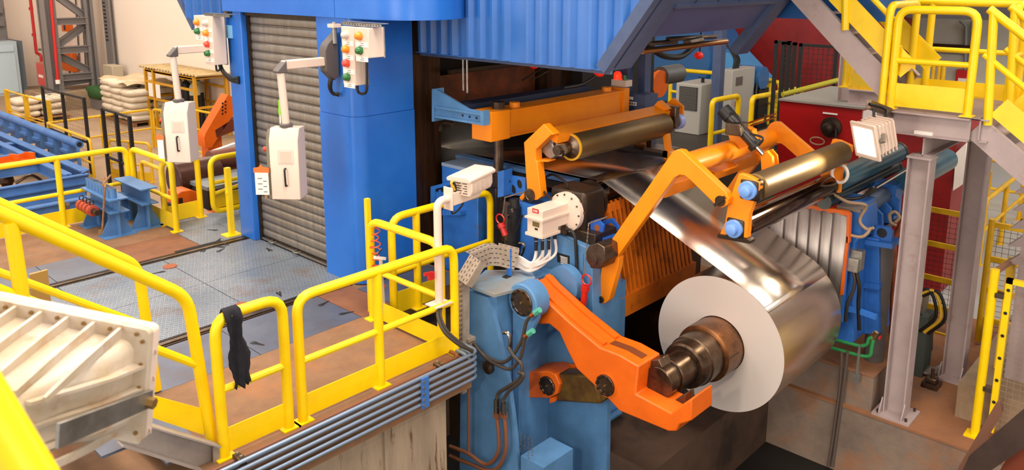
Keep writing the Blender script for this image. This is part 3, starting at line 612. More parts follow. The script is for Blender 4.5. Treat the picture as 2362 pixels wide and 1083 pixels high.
sup = [V((XC, CY_+.34, CZ_+.18)), V((XC, CY_+.14, CZ_+.14)), V((XC, CY_+.155, CZ_)), V((XC, CY_+.11, CZ_-.115)), V((XC, CY_-.02, CZ_-.17)), V((XC, CY_-.12, CZ_-.17)), V((XC, CY_-.1, CZ_-.26)), V((XC, CY_+.1, CZ_-.25)), V((XC, CY_+.36, CZ_-.16))]
B().prism(PX([zc(1050, 552), zc(1110, 520), zc(1165, 513), zc(1185, 560), zc(1135, 600), zc(1225, 735), zc(1300, 690), zc(1305, 735), zc(1228, 795), zc(1040, 700)], 5.93), (.16, 0, 0)).build('bearing_saddle', STL, arm, bevel=.006)
# pedestal carrying the arm
pd = thing('arm_pedestal', 'light blue steel pedestal with flat top plate carrying the orange arm', 'pedestal', (5.5, 5.2, -2.1))
XP = 5.3
fp = [(1052, 660), (1126, 686), (1146, 760), (1172, 880), (1186, 985), (1196, 1110), (1060, 1110), (1062, 905), (1056, 780)]
plate(fp, XP, .05).build('front_plate', BLM, pd)
zt = AX(1140, 676, XP).z; 
tp = [AZ(1082, 657, zt), AZ(1140, 679, zt), AZ(1198, 664, zt), AZ(1212, 652, zt), AZ(1235, 640, zt), AZ(1225, 622, zt), AZ(1120, 622, zt)]
B().prism(tp, (0, 0, -.03)).build('top_plate', mat('worn_blue_grey_plate', '7C94A8', .6, c2='8A8478', scale=2, dirt='8C6A50', dscale=3, dlo=.5, dhi=.8), pd)
bc = AX(1204, 697, 5.5)
B().lathe((5.5, bc.y, bc.z), (1, 0, 0), [(0, .175), (.012, .19), (.2, .19)], 36).build('pivot_boss', BLM, pd); pin(bc, .14, STL, pd, 5.5)
B().lathe((6.12, bc.y, bc.z), (1, 0, 0), [(0, .2), (.12, .2)], 36).build('rear_boss', BLM, pd)
B().prism([V((5.55, bc.y+y, bc.z+z)) for y, z in ((.17, .06), (.17, -2.2), (.1, -2.2), (.08, -.55), (-.06, -.34), (-.16, -.14), (-.17, .05), (0, .14))], (.05, 0, 0)).build('mid_plate', BLM, pd)
B().prism([V((6.14, bc.y+y, bc.z+z)) for y, z in ((.3, .1), (.3, -2.4), (-.62, -2.4), (-.6, -.95), (-.45, -.6), (-.17, -.2), (-.1, .1))], (.06, 0, 0)).build('rear_plate', BLM, pd)
hc = AX(1241, 779, 6.135); B().lathe((6.135, hc.y, hc.z), (1, 0, 0), [(-.004, .085), (.0, .085)], 24).build('lightening_hole', DARK, pd)
B().box((5.35, bc.y+.2, -2.1), (6.15, bc.y+.5, zt-.03)).build('back_web', BLM, pd)
B().box((5.3, 4.55, -2.1), (5.75, 4.85, -1.06)).build('side_box', BLM, pd)
hw = AX(1212, 1030, 5.296); wr = B()
for i, (dy, n) in enumerate(((.05, 9), (0, 7), (-.05, 10), (-.1, 8))):
    for j in range(n): wr.box((5.296, hw.y+dy, hw.z+.12-j*.025), (5.2985, hw.y+dy+.018+.006*(j % 3), hw.z+.125-j*.025+.003*(j % 2)))
o = wr.build('handwriting', INK, pd); o['kind'] = 'stuff'
# link behind the arm
lk = thing('arm_link', 'orange clevis with brown steel rod linking the pedestal to the arm', 'linkage', AX(1260, 900, 5.85))
plate([zc(*p) for p in ((415, 582), (590, 572), (630, 590), (652, 640), (640, 690), (600, 712), (415, 710))], 5.84, .3).build('clevis', ORD, lk, bevel=.01)
plate([zc(*p) for p in ((600, 712), (625, 705), (625, 730), (600, 738))], 5.84, .2).build('clevis_foot', ORD, lk)
c = AX(*zc(592, 645), 5.84); pin(c, .1, STL, lk, 5.83)
a, e = AX(*zc(640, 640), 5.98), AX(*zc(880, 650), 5.98)
B().beam(a, e, .2, .3).build('rod', mat('brown_greasy_rod', '6A4A2A', .4, .6, c2='8A6A30', scale=5), lk, bevel=.03)
plate([(1178, 845), (1270, 842), (1345, 838), (1345, 846), (1270, 852), (1178, 858)], 6.1, .03).build('top_strip', ORD, lk)
# blue housing below the arm
hb = thing('lower_housing', 'light blue machine foot on the dark plinth under the arm', 'machine base', (6.3, 4.2, -1.25))
plate([(1297, 915), (1368, 905), (1372, 975), (1360, 995), (1300, 992)], 6.3, .5).build('foot_body', BLM, hb); plate([(1295, 965), (1345, 985), (1380, 975), (1380, 985), (1345, 1000), (1295, 978)], 6.28, .5).build('foot_flange', BLM, hb)
# main operator-side housing with name plate
mh = thing('coiler_housing', 'light blue coiler side housing with black name plate', 'machine', (6.6, 5.1, -1.25))
plate([(1250, 545), (1282, 540), (1365, 575), (1368, 720), (1366, 860), (1200, 860), (1200, 640), (1232, 590)], 6.3, .5).build('housing_front', BLM, mh, bevel=.008)
plate([(1252, 560), (1345, 585), (1345, 648), (1262, 625)], 6.292, .01).build('cover_panel', BLM, mh)
np_ = plate([(1285, 582), (1313, 590), (1313, 611), (1285, 603)], 6.284, .006).build('name_plate', BLKP, mh)
for i in range(6):
    yy = 589+i*3.2; plate([(1291+(i > 0)*2, yy), (1309, yy+5.2), (1309, yy+6.4), (1291+(i > 0)*2, yy+1.4)], 6.281, .002).build('plate_line', PAP, np_)
B().box((6.35, 5.3, -1.25), (6.95, 5.95, 1.12)).build('housing_rear', BLD, mh); B().box((6.4, 4.76, -2.0), (6.9, 5.3, .35)).build('housing_lower', BLM, mh)
bb = thing('roll_bearing', 'dark steel bearing block at the near end of the deflector roll', 'bearing', (6.6, 5.2, .8))
B().box((6.42, 4.98, .93), (6.8, 5.46, 1.38)).build('bearing_block', STD, bb, bevel=.05, seg=3); B().box((6.38, 4.8, .8), (6.8, 5.42, .98)).build('bearing_foot', STD, bb, bevel=.01)
B().lathe((6.8, DY, DZ), (1, 0, 0), [(0, .23), (.05, .23), (.055, .2)], 36).build('end_cover', STD, bb); b = B(); bolts(b, (6.42, 5.15, 1.17), (-1, 0, 0), .17, 8, .016, .01); o = b.build('bolt_ring', STL, bb); o['kind'] = 'stuff'
p = AX(1306, 528, 6.37); B().cyl(p, p+V((-.04, 0, 0)), .05, 8).build('hose_fitting', STL, bb)
tag(B().tube(bez(PX([(1306, 528), (1318, 532), (1327, 550), (1330, 600), (1333, 650), (1345, 680), (1352, 690)], 6.27)), .018, 8).build('drain_hose', BLK), 'black hose hanging down the light blue housing front', 'hose')
dr_ = thing('deflector_roll', 'dark shiny deflector roll carrying the strip', 'roll', (7.7, DY, DZ-RD))
B().lathe((0, DY, DZ), (1, 0, 0), [(6.86, .1), (6.862, RD-.002), (6.88, RD), (8.55, RD)], 48).build('roll_barrel', mat('dark_chrome', '6A5C50', .12, 1), dr_); B().lathe((0, DY, DZ), (1, 0, 0), [(6.78, .07), (6.87, .07)], 20).build('journal', STL, dr_)
# encoder cabinet
ec = thing('encoder_box', 'cream motor box with red badge and flange on the deflector roll end', 'encoder', (6.0, 5.2, .75))
xe = 5.95; f1 = AX(1216, 478, xe); f2 = AX(1251, 490, xe); f3 = AX(1214, 535, xe)
yA, yB = f1.y, f2.y; zT = f1.z; zM = AX(1214, 498, xe).z; zB_ = AX(1213, 533, xe).z
B().box((xe, yB, zM), (6.38, yA, zT)).build('upper_box', WHT, ec, bevel=.006); B().box((xe, yB, zB_), (xe+.26, yA, zM-.004)).box((xe+.25, yB+.001, zM-.13), (6.38, yA-.001, zM-.005)).build('lower_box', WHT, ec, bevel=.006)
B().box((xe-.02, yB-.02, zM-.012), (6.38, yA+.02, zM+.008)).build('joint_flange', WHT, ec); B().box((xe-.015, yB-.015, zB_-.03), (xe+.275, yA+.015, zB_)).build('gland_plate', WHT, ec)
B().lathe((6.36, DY-.02, DZ-.03), (1, 0, 0), [(0, .215), (.06, .215), (.065, .19)], 36).build('round_flange', WHT, ec); b = B(); bolts(b, (6.358, DY-.02, DZ-.03), (-1, 0, 0), .195, 12, .011, .008); o = b.build('bolt_ring', STL, ec); o['kind'] = 'stuff'
bd = B().box((xe-.004, yA-.16, zM+.06), (xe, yA-.075, zM+.105)).build('red_badge', RED, ec); text('badge_lettering', 'ABB', (xe-.006, yA-.117, zM+.082), (0, -1, 0), (0, 0, 1), .035, PAP, ec)
B().box((xe-.004, yB+.04, zM-.085), (xe, yB+.13, zM-.035)).build('rating_plate', mat('olive_brass_plate', '6A5A2E', .5), ec); B().box((xe-.004, yB+.06, zM-.12), (xe, yB+.1, zM-.1)).build('small_plate', BLKP, ec)
for i in range(4): B().cyl((xe+.05+i*.06, yA-.08-i*.035, zB_-.03), (xe+.05+i*.06, yA-.08-i*.035, zB_-.09), .02, 10).build('cable_gland', BLKP, ec)
# perforated cable tray with its white cables
tr = thing('cable_tray', 'galvanised perforated cable tray bending over the blue pedestal top', 'cable tray', (5.3, 5.6, 0))
TRAY = mat('dusty_galvanised_tray', 'B4A494', .55, .3, c2='A08E7C', scale=6)
XT = 5.35
yv = AX(1048, 700, XT)
pts = [AX(1052, 900, 5.15), AX(1052, 640, 5.15), AX(1085, 585, 5.3), AX(1130, 566, 5.55), AX(1150, 566, 5.65), AX(1198, 578, 5.8)]
hgt = [None, None, .22, .22, .22, .22]
def tseg(a, bq, h, nm='tray_section'):
    a, bq = V(a), V(bq); d = (bq-a); L = d.length; d.normalize(); side = V((0, 0, -1)) if abs(d.z) < .8 else V((0, -1, 0)); side = (side-d*side.dot(d)).normalized(); n = d.cross(side).normalized()
    if n.x > 0: n = -n
    b = B(); b.prism([a, bq, bq+side*h, a+side*h], n*.003)
    b.prism([a, bq, bq-n*.09, a-n*.09], side*.003); b.prism([a+side*h, bq+side*h, bq+side*h-n*.09, a+side*h-n*.09], side*.003)
    o = b.build(nm, TRAY, tr); s = B(); nx = max(2, int(L/.05)); 
    for r_ in range(4):
        for k in range(nx):
            c = a+d*(L*(k+.5+.25*(r_ % 2))/nx)+side*(h*(r_+.6)/4.2)+n*.0035; s.prism([c-d*.013-side*.004, c+d*.013-side*.004, c+d*.013+side*.004, c-d*.013+side*.004], n*.0005)
    for k in range(nx): c = a+d*(L*(k+.5)/nx)-n*.045-side*.0008; s.prism([c-d*.015-n*.006, c+d*.015-n*.006, c+d*.015+n*.006, c-d*.015+n*.006], side*-.0005)
    so_ = s.build('slots', BLKP, o); so_['kind'] = 'stuff'
tseg(pts[0], pts[1], .1); tseg(pts[1], pts[2], .17)
for i in range(2, 5): tseg(pts[i], pts[i+1], .21)
sp = AX(1175, 640, 5.72); sb = thing('tray_support', 'blue flat bar bolted to the pedestal top holding the cable tray', 'bracket', (sp.x, sp.y, zt))
u = AX(1175, 572, 5.74); B().box((5.73, u.y-.03, zt), (5.745, u.y+.03, u.z)).build('upright', BLU, sb); B().box((5.66, u.y-.03, zt), (5.74, u.y+.03, zt+.01)).build('foot', STL, sb)
WCB = mat('white_cable_sheath', 'D8CCC4', .5)
for i in range(7):
    g = (xe+.05+(i % 4)*.06, yA-.08-(i % 4)*.035); e = AX(1192, 590+i*4, 5.85)
    o = B().tube(bez([V((g[0]+(i//4)*.01, g[1], zB_-.06)), V((g[0]+.01, g[1]+.01, zB_-.24-.012*i)), AX(1225, 606+i*3, 5.88), e, e+V((-.15, .22, .01))]), .015, 8).build('white_cable', WCB); tag(o, f'white cable under the cream motor box, {["first", "second", "third", "fourth", "fifth", "sixth", "seventh"][i]} from top where entering the tray', 'cable', 'white cables under the motor box')
for i in range(3):
    g = (xe+.05+i*.06, yA-.08-i*.035); tag(B().cyl((g[0]+.002, g[1], zB_-.1), (g[0]+.004, g[1], zB_-.2), .018, 8).build('cable_sleeve', BLK), ['left', 'middle', 'right'][i]+' black sleeve below the cream motor box', 'sleeve')
# lifting lugs, hub block and the long bent arm
lg_ = thing('lifting_lugs', 'pair of dark blue lifting lugs with holes beside the bent arm', 'bracket', AX(1385, 545, 6.45))
LUG = mat('lug_blue', '2456B0', .4)
for q, X in (([(1362, 548), (1362, 510), (1378, 505), (1392, 520), (1390, 535), (1372, 550)], 6.5), ([(1390, 508), (1412, 503), (1428, 525), (1420, 535), (1405, 545), (1395, 530)], 6.75)):
    l = plate(q, X, .03).build('lug', LUG, lg_); cx = sum(p[0] for p in q)/6+1; cy = sum(p[1] for p in q)/6-3; c = AX(cx, cy, X-.001); B().lathe((c.x, c.y, c.z), (1, 0, 0), [(-.001, .035), (0, .035)], 16).build('lug_hole', mat('orange_through_hole', '8A4A18', .6), l)
plate([(1355, 560), (1390, 548), (1425, 555), (1425, 575), (1360, 575)], 6.5, .2).build('lug_base', LUG, lg_)
XM = 6.42
ba = thing('ironing_roll_swing', 'bright orange bent arm frame over the strip, pivoting on steel hub', 'arm', AX(1400, 690, XM))
mp = [(1396, 575), (1408, 556), (1551, 350), (1560, 345), (1572, 347), (1674, 443), (1681, 458), (1678, 472), (1665, 479), (1650, 472), (1590, 413), (1580, 405), (1568, 403), (1556, 409), (1425, 590), (1418, 602)]
plate(mp, XM, .09).build('arm_plate', ORA, ba, bevel=.006)
plate([(1390, 600), (1428, 592), (1424, 620), (1405, 690), (1396, 699), (1384, 700), (1377, 690), (1380, 668)], XM+.02, .09).build('lower_lever', ORA, ba, bevel=.006)
c = AX(1387, 690, XM+.01); B().cyl(c, c+V((-.02, 0, 0)), .035, 14).build('lever_pin', BLKP, ba)
c = AX(1662, 463, XM); b = B().cyl(c, c+V((-.015, 0, 0)), .05, 16).build('tip_pin', STD, ba); B().beam(c+V((-.02, .05, -.05)), c+V((-.02, -.05, .05)), .012, .03).build('keeper_plate', STD, ba)
hbk = PX([(1350, 585), (1358, 566), (1378, 560), (1394, 570), (1396, 600), (1384, 620), (1362, 618)], 6.2); B().prism(hbk, (.24, 0, 0)).build('hub_block', STL, ba, bevel=.008)
c = AX(1366, 597, 6.2); B().lathe((6.2, c.y, c.z), (-1, 0, 0), [(0, .065), (.012, .065), (.014, .02)], 24).build('hub_cap', STL, ba)
# torque tube, cross beam and far arm plate
a = AX(1560, 380, XM+.09); TY_, TZ_ = a.y, a.z-.02
e = 8.55
B().cyl((XM+.08, TY_, TZ_), (e, TY_, TZ_), .105, 28).build('torque_tube', ORA, ba)
l1 = AX(1536, 456, 6.52)
B().prism([V((6.5, l1.y, l1.z)), V((6.5, l1.y, l1.z+.12)), V((6.5, l1.y+.13, l1.z+.155)), V((6.5, l1.y+.13, l1.z+.03))], (1.98, 0, 0)).build('cross_beam', ORA, ba, bevel=.006)
sh_ = V((8.45-XM, 0, 0))
fa = B().prism([p+sh_ for p in PX([(1440, 535), (1551, 350), (1560, 345), (1572, 347), (1674, 443), (1681, 458), (1678, 472), (1665, 479), (1650, 472), (1590, 413), (1580, 405), (1568, 403), (1556, 409), (1460, 540)], XM)], (.07, 0, 0)).build('far_arm_plate', ORA, ba)
for xx in (7.25, 7.75): B().hexa([V(p) for p in ((xx, TY_-.06, TZ_-.1), (xx+.05, TY_-.06, TZ_-.1), (xx+.05, l1.y+.1, l1.z+.1), (xx, l1.y+.1, l1.z+.1), (xx, TY_-.06, TZ_+.03), (xx+.05, TY_-.06, TZ_+.03), (xx+.05, l1.y+.1, l1.z+.15), (xx, l1.y+.1, l1.z+.15))]).build('gusset', ORA, ba)
B().hexa([V(p) for p in ((7.3, l1.y-.12, l1.z+.12), (7.75, l1.y-.12, l1.z+.12), (7.75, l1.y+.24, l1.z+.175), (7.3, l1.y+.24, l1.z+.175), (7.3, l1.y-.12, l1.z+.14), (7.75, l1.y-.12, l1.z+.14), (7.75, l1.y+.24, l1.z+.195), (7.3, l1.y+.24, l1.z+.195))]).build('beam_shelf', ORA, ba)
# carriage with its two rolls
rc = thing('roller_carriage', 'orange roller carriage plates with light blue bearing caps', 'carriage', AX(1700, 545, 6.5))
XR_ = 6.5
plate([(1704, 400), (1722, 404), (1752, 420), (1752, 436), (1738, 468), (1728, 495), (1724, 549), (1660, 540), (1672, 513), (1678, 476), (1693, 430)], XR_, .07).build('carriage_plate', ORA, rc, bevel=.006)
U0 = AX(1727, 438, XR_); L0 = AX(1695, 526, XR_)
for c, nm in ((U0, 'upper'), (L0, 'lower')):
    B().box((XR_-.012, c.y-.1, c.z-.1), (XR_+.1, c.y+.09, c.z+.1)).build('bearing_seat', STD, rc, bevel=.03)
    B().lathe((XR_-.01, c.y, c.z), (-1, 0, 0), [(-.05, .085), (.025, .085), (.03, .08), (.03, .055), (.075, .05), (.08, .04)], 24).build('bearing_cap', mat('pale_blue_cap', '6C96D8', .35), rc)
B().prism(PX([(1655, 540), (1724, 552), (1730, 556), (1728, 562), (1655, 548)], XR_-.03), (.1, 0, 0)).build('base_plate', STD, rc)
sh2 = V((8.62-XR_, 0, 0))
B().prism([p+sh2 for p in PX([(1704, 400), (1722, 404), (1752, 420), (1752, 436), (1738, 468), (1728, 495), (1724, 549), (1660, 540), (1672, 513), (1678, 476), (1693, 430)], XR_)], (.06, 0, 0)).build('far_carriage_plate', ORA, rc)
GOLD = mat('oily_brass_roll', '86683C', .42, .75, c2='6E5C40', scale=1.2, lo=.3, hi=.7, stretch=(1.3, .3, .3)); DKR = mat('dark_mirror_roll', '6C5648', .12, 1, c2='4E3E34', scale=1.5, stretch=(2, .3, .3))
def roll(n, lab, y, z, x0, x1, r, m, j0=.08, rj=.05):
    t = thing(n, lab, 'roll', ((x0+x1)/2, y, z-r)); B().lathe((0, y, z), (1, 0, 0), [(x0, r-.012), (x0+.008, r), (x1-.008, r), (x1, r-.012)], 40).build('roll_barrel', m, t)
    B().cyl((x0-j0, y, z), (x0, y, z), rj, 18).build('journal', STL, t); B().cyl((x1, y, z), (x1+j0, y, z), rj, 18).build('journal', STL, t); return t
roll('ironing_roll', 'brassy oily roll, upper of the pair in the orange carriage', U0.y, U0.z, 6.62, 8.6, .125, GOLD, .03)
roll('ironing_roll', 'dark mirror bright roll, lower of the pair in the orange carriage', L0.y, L0.z, 6.62, 8.6, .12, DKR, .03)
# black cylinder leaning on the torque tube
hy = thing('hydraulic_cylinder', 'black hydraulic cylinder leaning on orange torque tube', 'cylinder', AX(1745, 345, 7.5))
a, e = AX(1668, 252, 7.45), AX(1745, 338, 7.45); m_ = a.lerp(e, .22)
B().cyl(a, m_, .075, 18).build('head', BLKP, hy); B().cyl(m_, e, .058, 18).build('barrel', mat('dark_brown_paint', '241C1A', .35), hy); B().cyl(e, e.lerp(a, -.2), .022, 10).build('piston_rod', CHR, hy); B().cyl(e, e.lerp(a, .08), .075, 18).build('gland', BLKP, hy)
c = AX(1705, 296, 7.4); tb = B().box((c.x-.07, c.y-.05, c.z-.07), (c.x+.1, c.y+.12, c.z+.06)).build('trunnion_block', STL, hy, bevel=.01); B().prism(PX([(1680, 310), (1700, 283), (1735, 300), (1740, 330), (1690, 350)], 7.55), (.1, 0, 0)).build('trunnion_bracket', ORA, hy)
c = AX(1760, 362, 7.45); B().prism(PX([(1754, 352), (1768, 348), (1780, 362), (1784, 395), (1757, 400)], 7.45), (.05, 0, 0)).build('rod_lug', ORA, hy); B().prism(PX([(1754, 352), (1768, 348), (1780, 362), (1784, 395), (1757, 400)], 7.45), (.02, 0, 0)).build('rod_lug', ORA, hy).location.x += .12
for pts_, lab in (([(1683, 262), (1700, 265), (1712, 285), (1722, 300)], 'upper'), ([(1730, 308), (1760, 318), (1750, 335)], 'lower'), ): tag(B().tube(bez(PX(pts_, 7.35)), .012, 8).build('hydraulic_hose', BLK), lab+' thin black hose along the leaning black cylinder', 'hose')
for i, z in enumerate((0, .05)): tag(B().tube(fil(PX([(1725, 292-i*8), (1790, 270-i*8)], 7.7), .02), .01, 8).build('copper_pipe', mat('copper_pipe', 'C8703C', .3, .9)), ['lower', 'upper'][i]+' thin copper pipe above the orange torque tube', 'pipe')
tag(B().box(AX(1762, 283, 7.65), AX(1768, 262, 7.7)).build('pipe_clamp', STD), 'steel clamp block over the two copper pipes', 'clamp')
# front roll on its swing arms
XF = 6.42
sf = thing('roll_swing_arm', 'orange frame of bent arms and beam holding the front roll', 'arm', AX(1220, 460, XF))
def z3(x, y): return (1130+.194*x, 270+.194*y)
fpz = [(635, 80), (760, 205), (722, 215), (540, 390), (545, 520), (560, 530), (600, 880), (612, 945), (560, 985), (470, 985), (435, 920), (375, 1000), (345, 955), (440, 850), (425, 640), (403, 300)]
plate([z3(*p) for p in fpz[:-1]+[fpz[-1]]], XF, .11).build('bent_arm', ORA, sf, bevel=.006)
c = AX(*z3(478, 925), XF); B().lathe((XF, c.y, c.z), (-1, 0, 0), [(0, .075), (.015, .075), (.016, .055), (.01, .05), (.01, .01)], 24).build('pivot_pin', STL, sf)
F0 = AX(1308, 341, 6.68); FY, FZ = F0.y, F0.z
q = AX(*z3(700, 180), XF+.11); r_ = AX(1268, 303, XF+.1)
B().hexa([V((XF+.1, r_.y+dy, r_.z+dz)) for dy, dz in ((-.1, -.09), (.0, -.15), (.04, -.02), (-.06, .03))][:0]+[V((x, r_.y+dy, r_.z+dz)) for x in (XF+.1, 9.0) for dy, dz in ((-.1, -.12), (.06, -.06), (.04, .03), (-.12, -.03))]).build('cross_beam', ORA, sf)
sh3 = V((9.0-XF, 0, 0)); B().prism([p+sh3 for p in PX([z3(*p) for p in ((635, 80), (760, 205), (760, 330), (700, 480), (560, 400), (403, 300))], XF)], (.04, 0, 0)).build('far_arm', ORA, sf)
B().prism([p+sh3+V((-.35, 0, 0)) for p in PX([z3(*p) for p in ((635, 80), (760, 205), (722, 215), (600, 330), (500, 260))], XF)], (.1, 0, 0)).build('far_arm_inner', ORA, sf)
cp = V((8.98, FY, FZ)); B().cyl(cp, cp+V((-.09, 0, 0)), .1, 24).build('blue_cap', mat('pale_violet_blue', '9AA4E0', .4), sf)
bq = PX([z3(*p) for p in ((568, 380), (715, 240), (760, 300), (740, 320), (775, 370), (770, 470), (720, 500), (670, 470), (630, 420), (610, 430))], XF+.12)
B().prism(bq, (.1, 0, 0)).build('bearing_block', GALV, sf, bevel=.008); B().box((8.75, FY-.08, FZ-.05), (8.85, FY+.15, FZ+.22)).build('far_bearing_block', STL, sf, bevel=.01)
plate([z3(*p) for p in ((580, 500), (695, 515), (695, 530), (580, 530))], XF+.05, .12).build('ledge', ORA, sf)
fr_ = thing('front_roll', 'brassy roll with yellow edge hung in the orange swing frame', 'roll', (7.7, FY, FZ-.15))
B().lathe((0, FY, FZ), (1, 0, 0), [(6.74, .125), (6.742, .148), (6.75, .15), (8.6, .15), (8.61, .145)], 44).build('roll_barrel', GOLD, fr_); B().lathe((0, FY, FZ), (1, 0, 0), [(6.735, .152), (6.755, .152)], 44).build('yellow_edge', mat('yellow_rubber_edge', 'D8A020', .5), fr_)
B().lathe((0, FY, FZ), (1, 0, 0), [(6.738, .146), (6.73, .1), (6.70, .06), (6.5, .055)], 30).build('journal', STL, fr_); B().lathe((0, FY, FZ), (1, 0, 0), [(8.61, .06), (8.78, .06), (8.78, .08), (8.88, .08)], 24).build('far_journal', STL, fr_)
B().lathe((0, FY, FZ), (1, 0, 0), [(6.54, .075), (6.6, .075)], 6).build('nut', CHR, fr_)
p = AX(1537, 308, 8.5); e = AX(1543, 355, 8.5); fs = thing('far_swing_lever', 'yellow orange lever of the swing frame beyond the front roll', 'lever', e); B().beam(p, e, .06, .08, (1, 0, 0)).build('lever', ORA, fs); B().cyl(e+V((-.06, 0, 0)), e+V((.06, 0, 0)), .06, 16).build('lever_boss', ORA, fs)
# press beam
pb_ = thing('press_beam', 'long orange box beam across the mill exit on chrome posts', 'beam', (7.6, 6.15, 1.8))
YB = 6.35; xn = AY(1130, 290, YB).x; xl_ = AY(1156, 254, YB).x; xf = AY(1450, 230, YB).x
zt_, zb_ = AY(1172, 254, YB).z, AY(1172, 315, YB).z; cpx = AY(1150, 350, YB+.13).x
B().box((xn, YB-.02, zb_-.02), (xl_+.13, YB+.3, zt_+.01)).build('end_block', ORA, pb_, bevel=.006); B().box((xl_+.13, YB+.03, zb_), (xf-.08, YB+.28, zt_-.02)).build('beam_web', ORA, pb_)
B().box((xl_+.13, YB, zt_-.03), (xf-.1, YB+.3, zt_-.005)).build('top_flange', ORA, pb_); B().box((xl_+.13, YB, zb_-.01), (xf-.1, YB+.3, zb_+.015)).build('bottom_flange', ORA, pb_); B().box((xf-.12, YB-.01, zb_), (xf, YB+.3, zt_+.02)).build('far_end_block', ORA, pb_)
B().cyl((cpx, YB+.13, zt_), (cpx, YB+.13, zt_+.09), .075, 8).build('post_nut', STD, pb_)
for x in (AY(1190, 243, YB+.13).x, AY(1402, 206, YB+.13).x): B().cyl((x, YB+.15, zt_-.01), (x, YB+.15, zt_+.05), .065, 20).build('plug', ORA, pb_)
for x in (cpx, xf-.15): B().cyl((x, YB+.13, 1.0), (x, YB+.13, zb_), .06, 20).build('chrome_post', STL, pb_)
# ------------------------------------------------ ribbed apron under the roll
ap_ = thing('ribbed_apron', 'orange ribbed guide apron below the deflector roll', 'guide', (7.7, 4.8, -.1))
a0, a1 = AX(1400, 472, 6.85), AX(1431, 686, 6.85); d = _d(1592.6, 601); xr = a1.y*d.x/d.y
RIBO = mat('oily_orange_paint', 'CC6A12', .4, c2='B45A10', scale=2, dirt='6A3810', dscale=4, dlo=.55, dhi=.75)
r0 = B().prism([V((6.85, a1.y-.03, a1.z)), V((6.85, a0.y-.03, a0.z)), V((6.85, a0.y+.04, a0.z+.03)), V((6.85, a1.y+.06, a1.z))], (.028, 0, 0)).build('rib', RIBO, ap_)
n = 17; st_ = (xr-6.87)/n
for i in range(1, n+1): inst(r0, (st_*i, 0, 0), ap_)
B().prism([V((6.83, a1.y+.03, a1.z-.02)), V((6.83, a0.y+.03, a0.z)), V((6.83, a0.y+.05, a0.z)), V((6.83, a1.y+.07, a1.z-.02))], (xr-6.8, 0, 0)).build('back_sheet', mat('dark_rust_orange', '8A4010', .5), ap_)
lo_ = AX(1425, 735, 6.82); B().prism([V((6.82, a1.y-.035, a1.z+.01)), V((6.82, lo_.y-.03, lo_.z)), V((6.82, lo_.y, lo_.z-.01)), V((6.82, a1.y+.06, a1.z+.01))], (xr-6.74, 0, 0)).build('lower_plate', RIBO, ap_)
B().prism(PX([(1375, 482), (1402, 470), (1404, 490), (1378, 505)], 6.84), (.3, 0, 0)).build('upper_block', RIBO, ap_)
# ------------------------------------------------ mill stand and dark interior
ms = thing('mill_stand', 'dark oily steel mill stand behind the blue tower corner', 'machine', (7.5, 8.2, -1.3))
BRP = mat('brown_streaked_steel', '4A2E1A', .38, .6, c2='2A1A10', scale=2.5, stretch=(6, 6, .5), dirt='7A4A24', dscale=3, dlo=.6, dhi=.8)
B().box((6.2, 7.5, -1.3), (6.68, 8.4, 4.9)).build('near_post', BRP, ms); B().box((8.75, 7.5, -1.3), (9.3, 8.4, 4.9)).build('far_post', BRP, ms)
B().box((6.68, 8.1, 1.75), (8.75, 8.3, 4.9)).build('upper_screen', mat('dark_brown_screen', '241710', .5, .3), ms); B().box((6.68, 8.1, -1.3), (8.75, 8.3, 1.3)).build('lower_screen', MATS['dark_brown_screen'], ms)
B().box((6.75, 7.7, 1.95), (8.7, 7.76, 2.35)).build('rust_guard', mat('rust_orange_guard', '7A3A14', .5, c2='4A2410', scale=3), ms)
B().box((6.68, 7.3, 2.42), (8.75, 7.36, 2.47)).build('cross_bar', STD, ms); B().box((6.68, 7.6, 2.75), (8.75, 7.66, 2.9)).build('upper_bar', BLKP, ms)
B().box((9.3, 7.3, -1.2), (11.2, 9.5, 2.9)).build('dark_fill_block', BLKP, ms); B().cyl((6.7, 7.95, 1.62), (8.75, 7.95, 1.62), .24, 32).build('upper_work_roll', STD, ms); B().cyl((6.7, 7.95, 1.12), (8.75, 7.95, 1.12), .24, 32).build('lower_work_roll', STD, ms)  # black block beyond the far post is added to keep the gap dark
b = B().box((6.3, 2.6, 5.2), (9.6, 7.4, 5.3)); o = b.build('hood_shade_roof', BLG, hd); B().box((5.32, 7.45, 5), (9.6, 10.3, 5.1)).build('roof', BLU, TW)  # unseen tops of hood and tower, added to keep skylight off the mill
B().box((9.5, 3.0, 3.1), (9.6, 8.4, 5.2)).build('rear_sheet', HB, hd)
# bracket beam on the stand
br_ = thing('bracket_beam', 'light blue tapered bracket carrying a dark beam across the mill exit', 'bracket', (6.25, 6.8, 1.9))
XK = 6.28
plate([(999, 207), (1008, 207), (1080, 251), (1112, 257), (1112, 285), (1006, 266), (999, 278)], XK, .03).build('web', BLM, br_)
plate([(996, 205), (1001, 205), (1001, 280), (996, 280)], XK-.03, .16).build('end_flange', BLM, br_); plate([(1003, 244), (1112, 262), (1112, 267), (1003, 249)], XK-.04, .04).build('rib', BLM, br_); plate([(1003, 266), (1112, 284), (1112, 289), (1003, 271)], XK-.05, .1).build('lower_flange', BLM, br_); plate([(1108, 256), (1115, 257), (1115, 290), (1108, 289)], XK-.05, .1).build('tip_flange', BLM, br_)
for x, y in ((1067, 266), (1083, 269), (1099, 272)): c = AX(x, y, XK-.003); B().cyl(c, c+V((.006, 0, 0)), .016, 10).build('bolt_hole', BLKP, br_)
c = AX(1090, 268, XK); B().box((XK+.03, 6.74, c.z-.1), (8.75, 6.98, c.z+.09)).build('dark_beam', mat('night_blue_paint', '1C2A44', .45), br_)
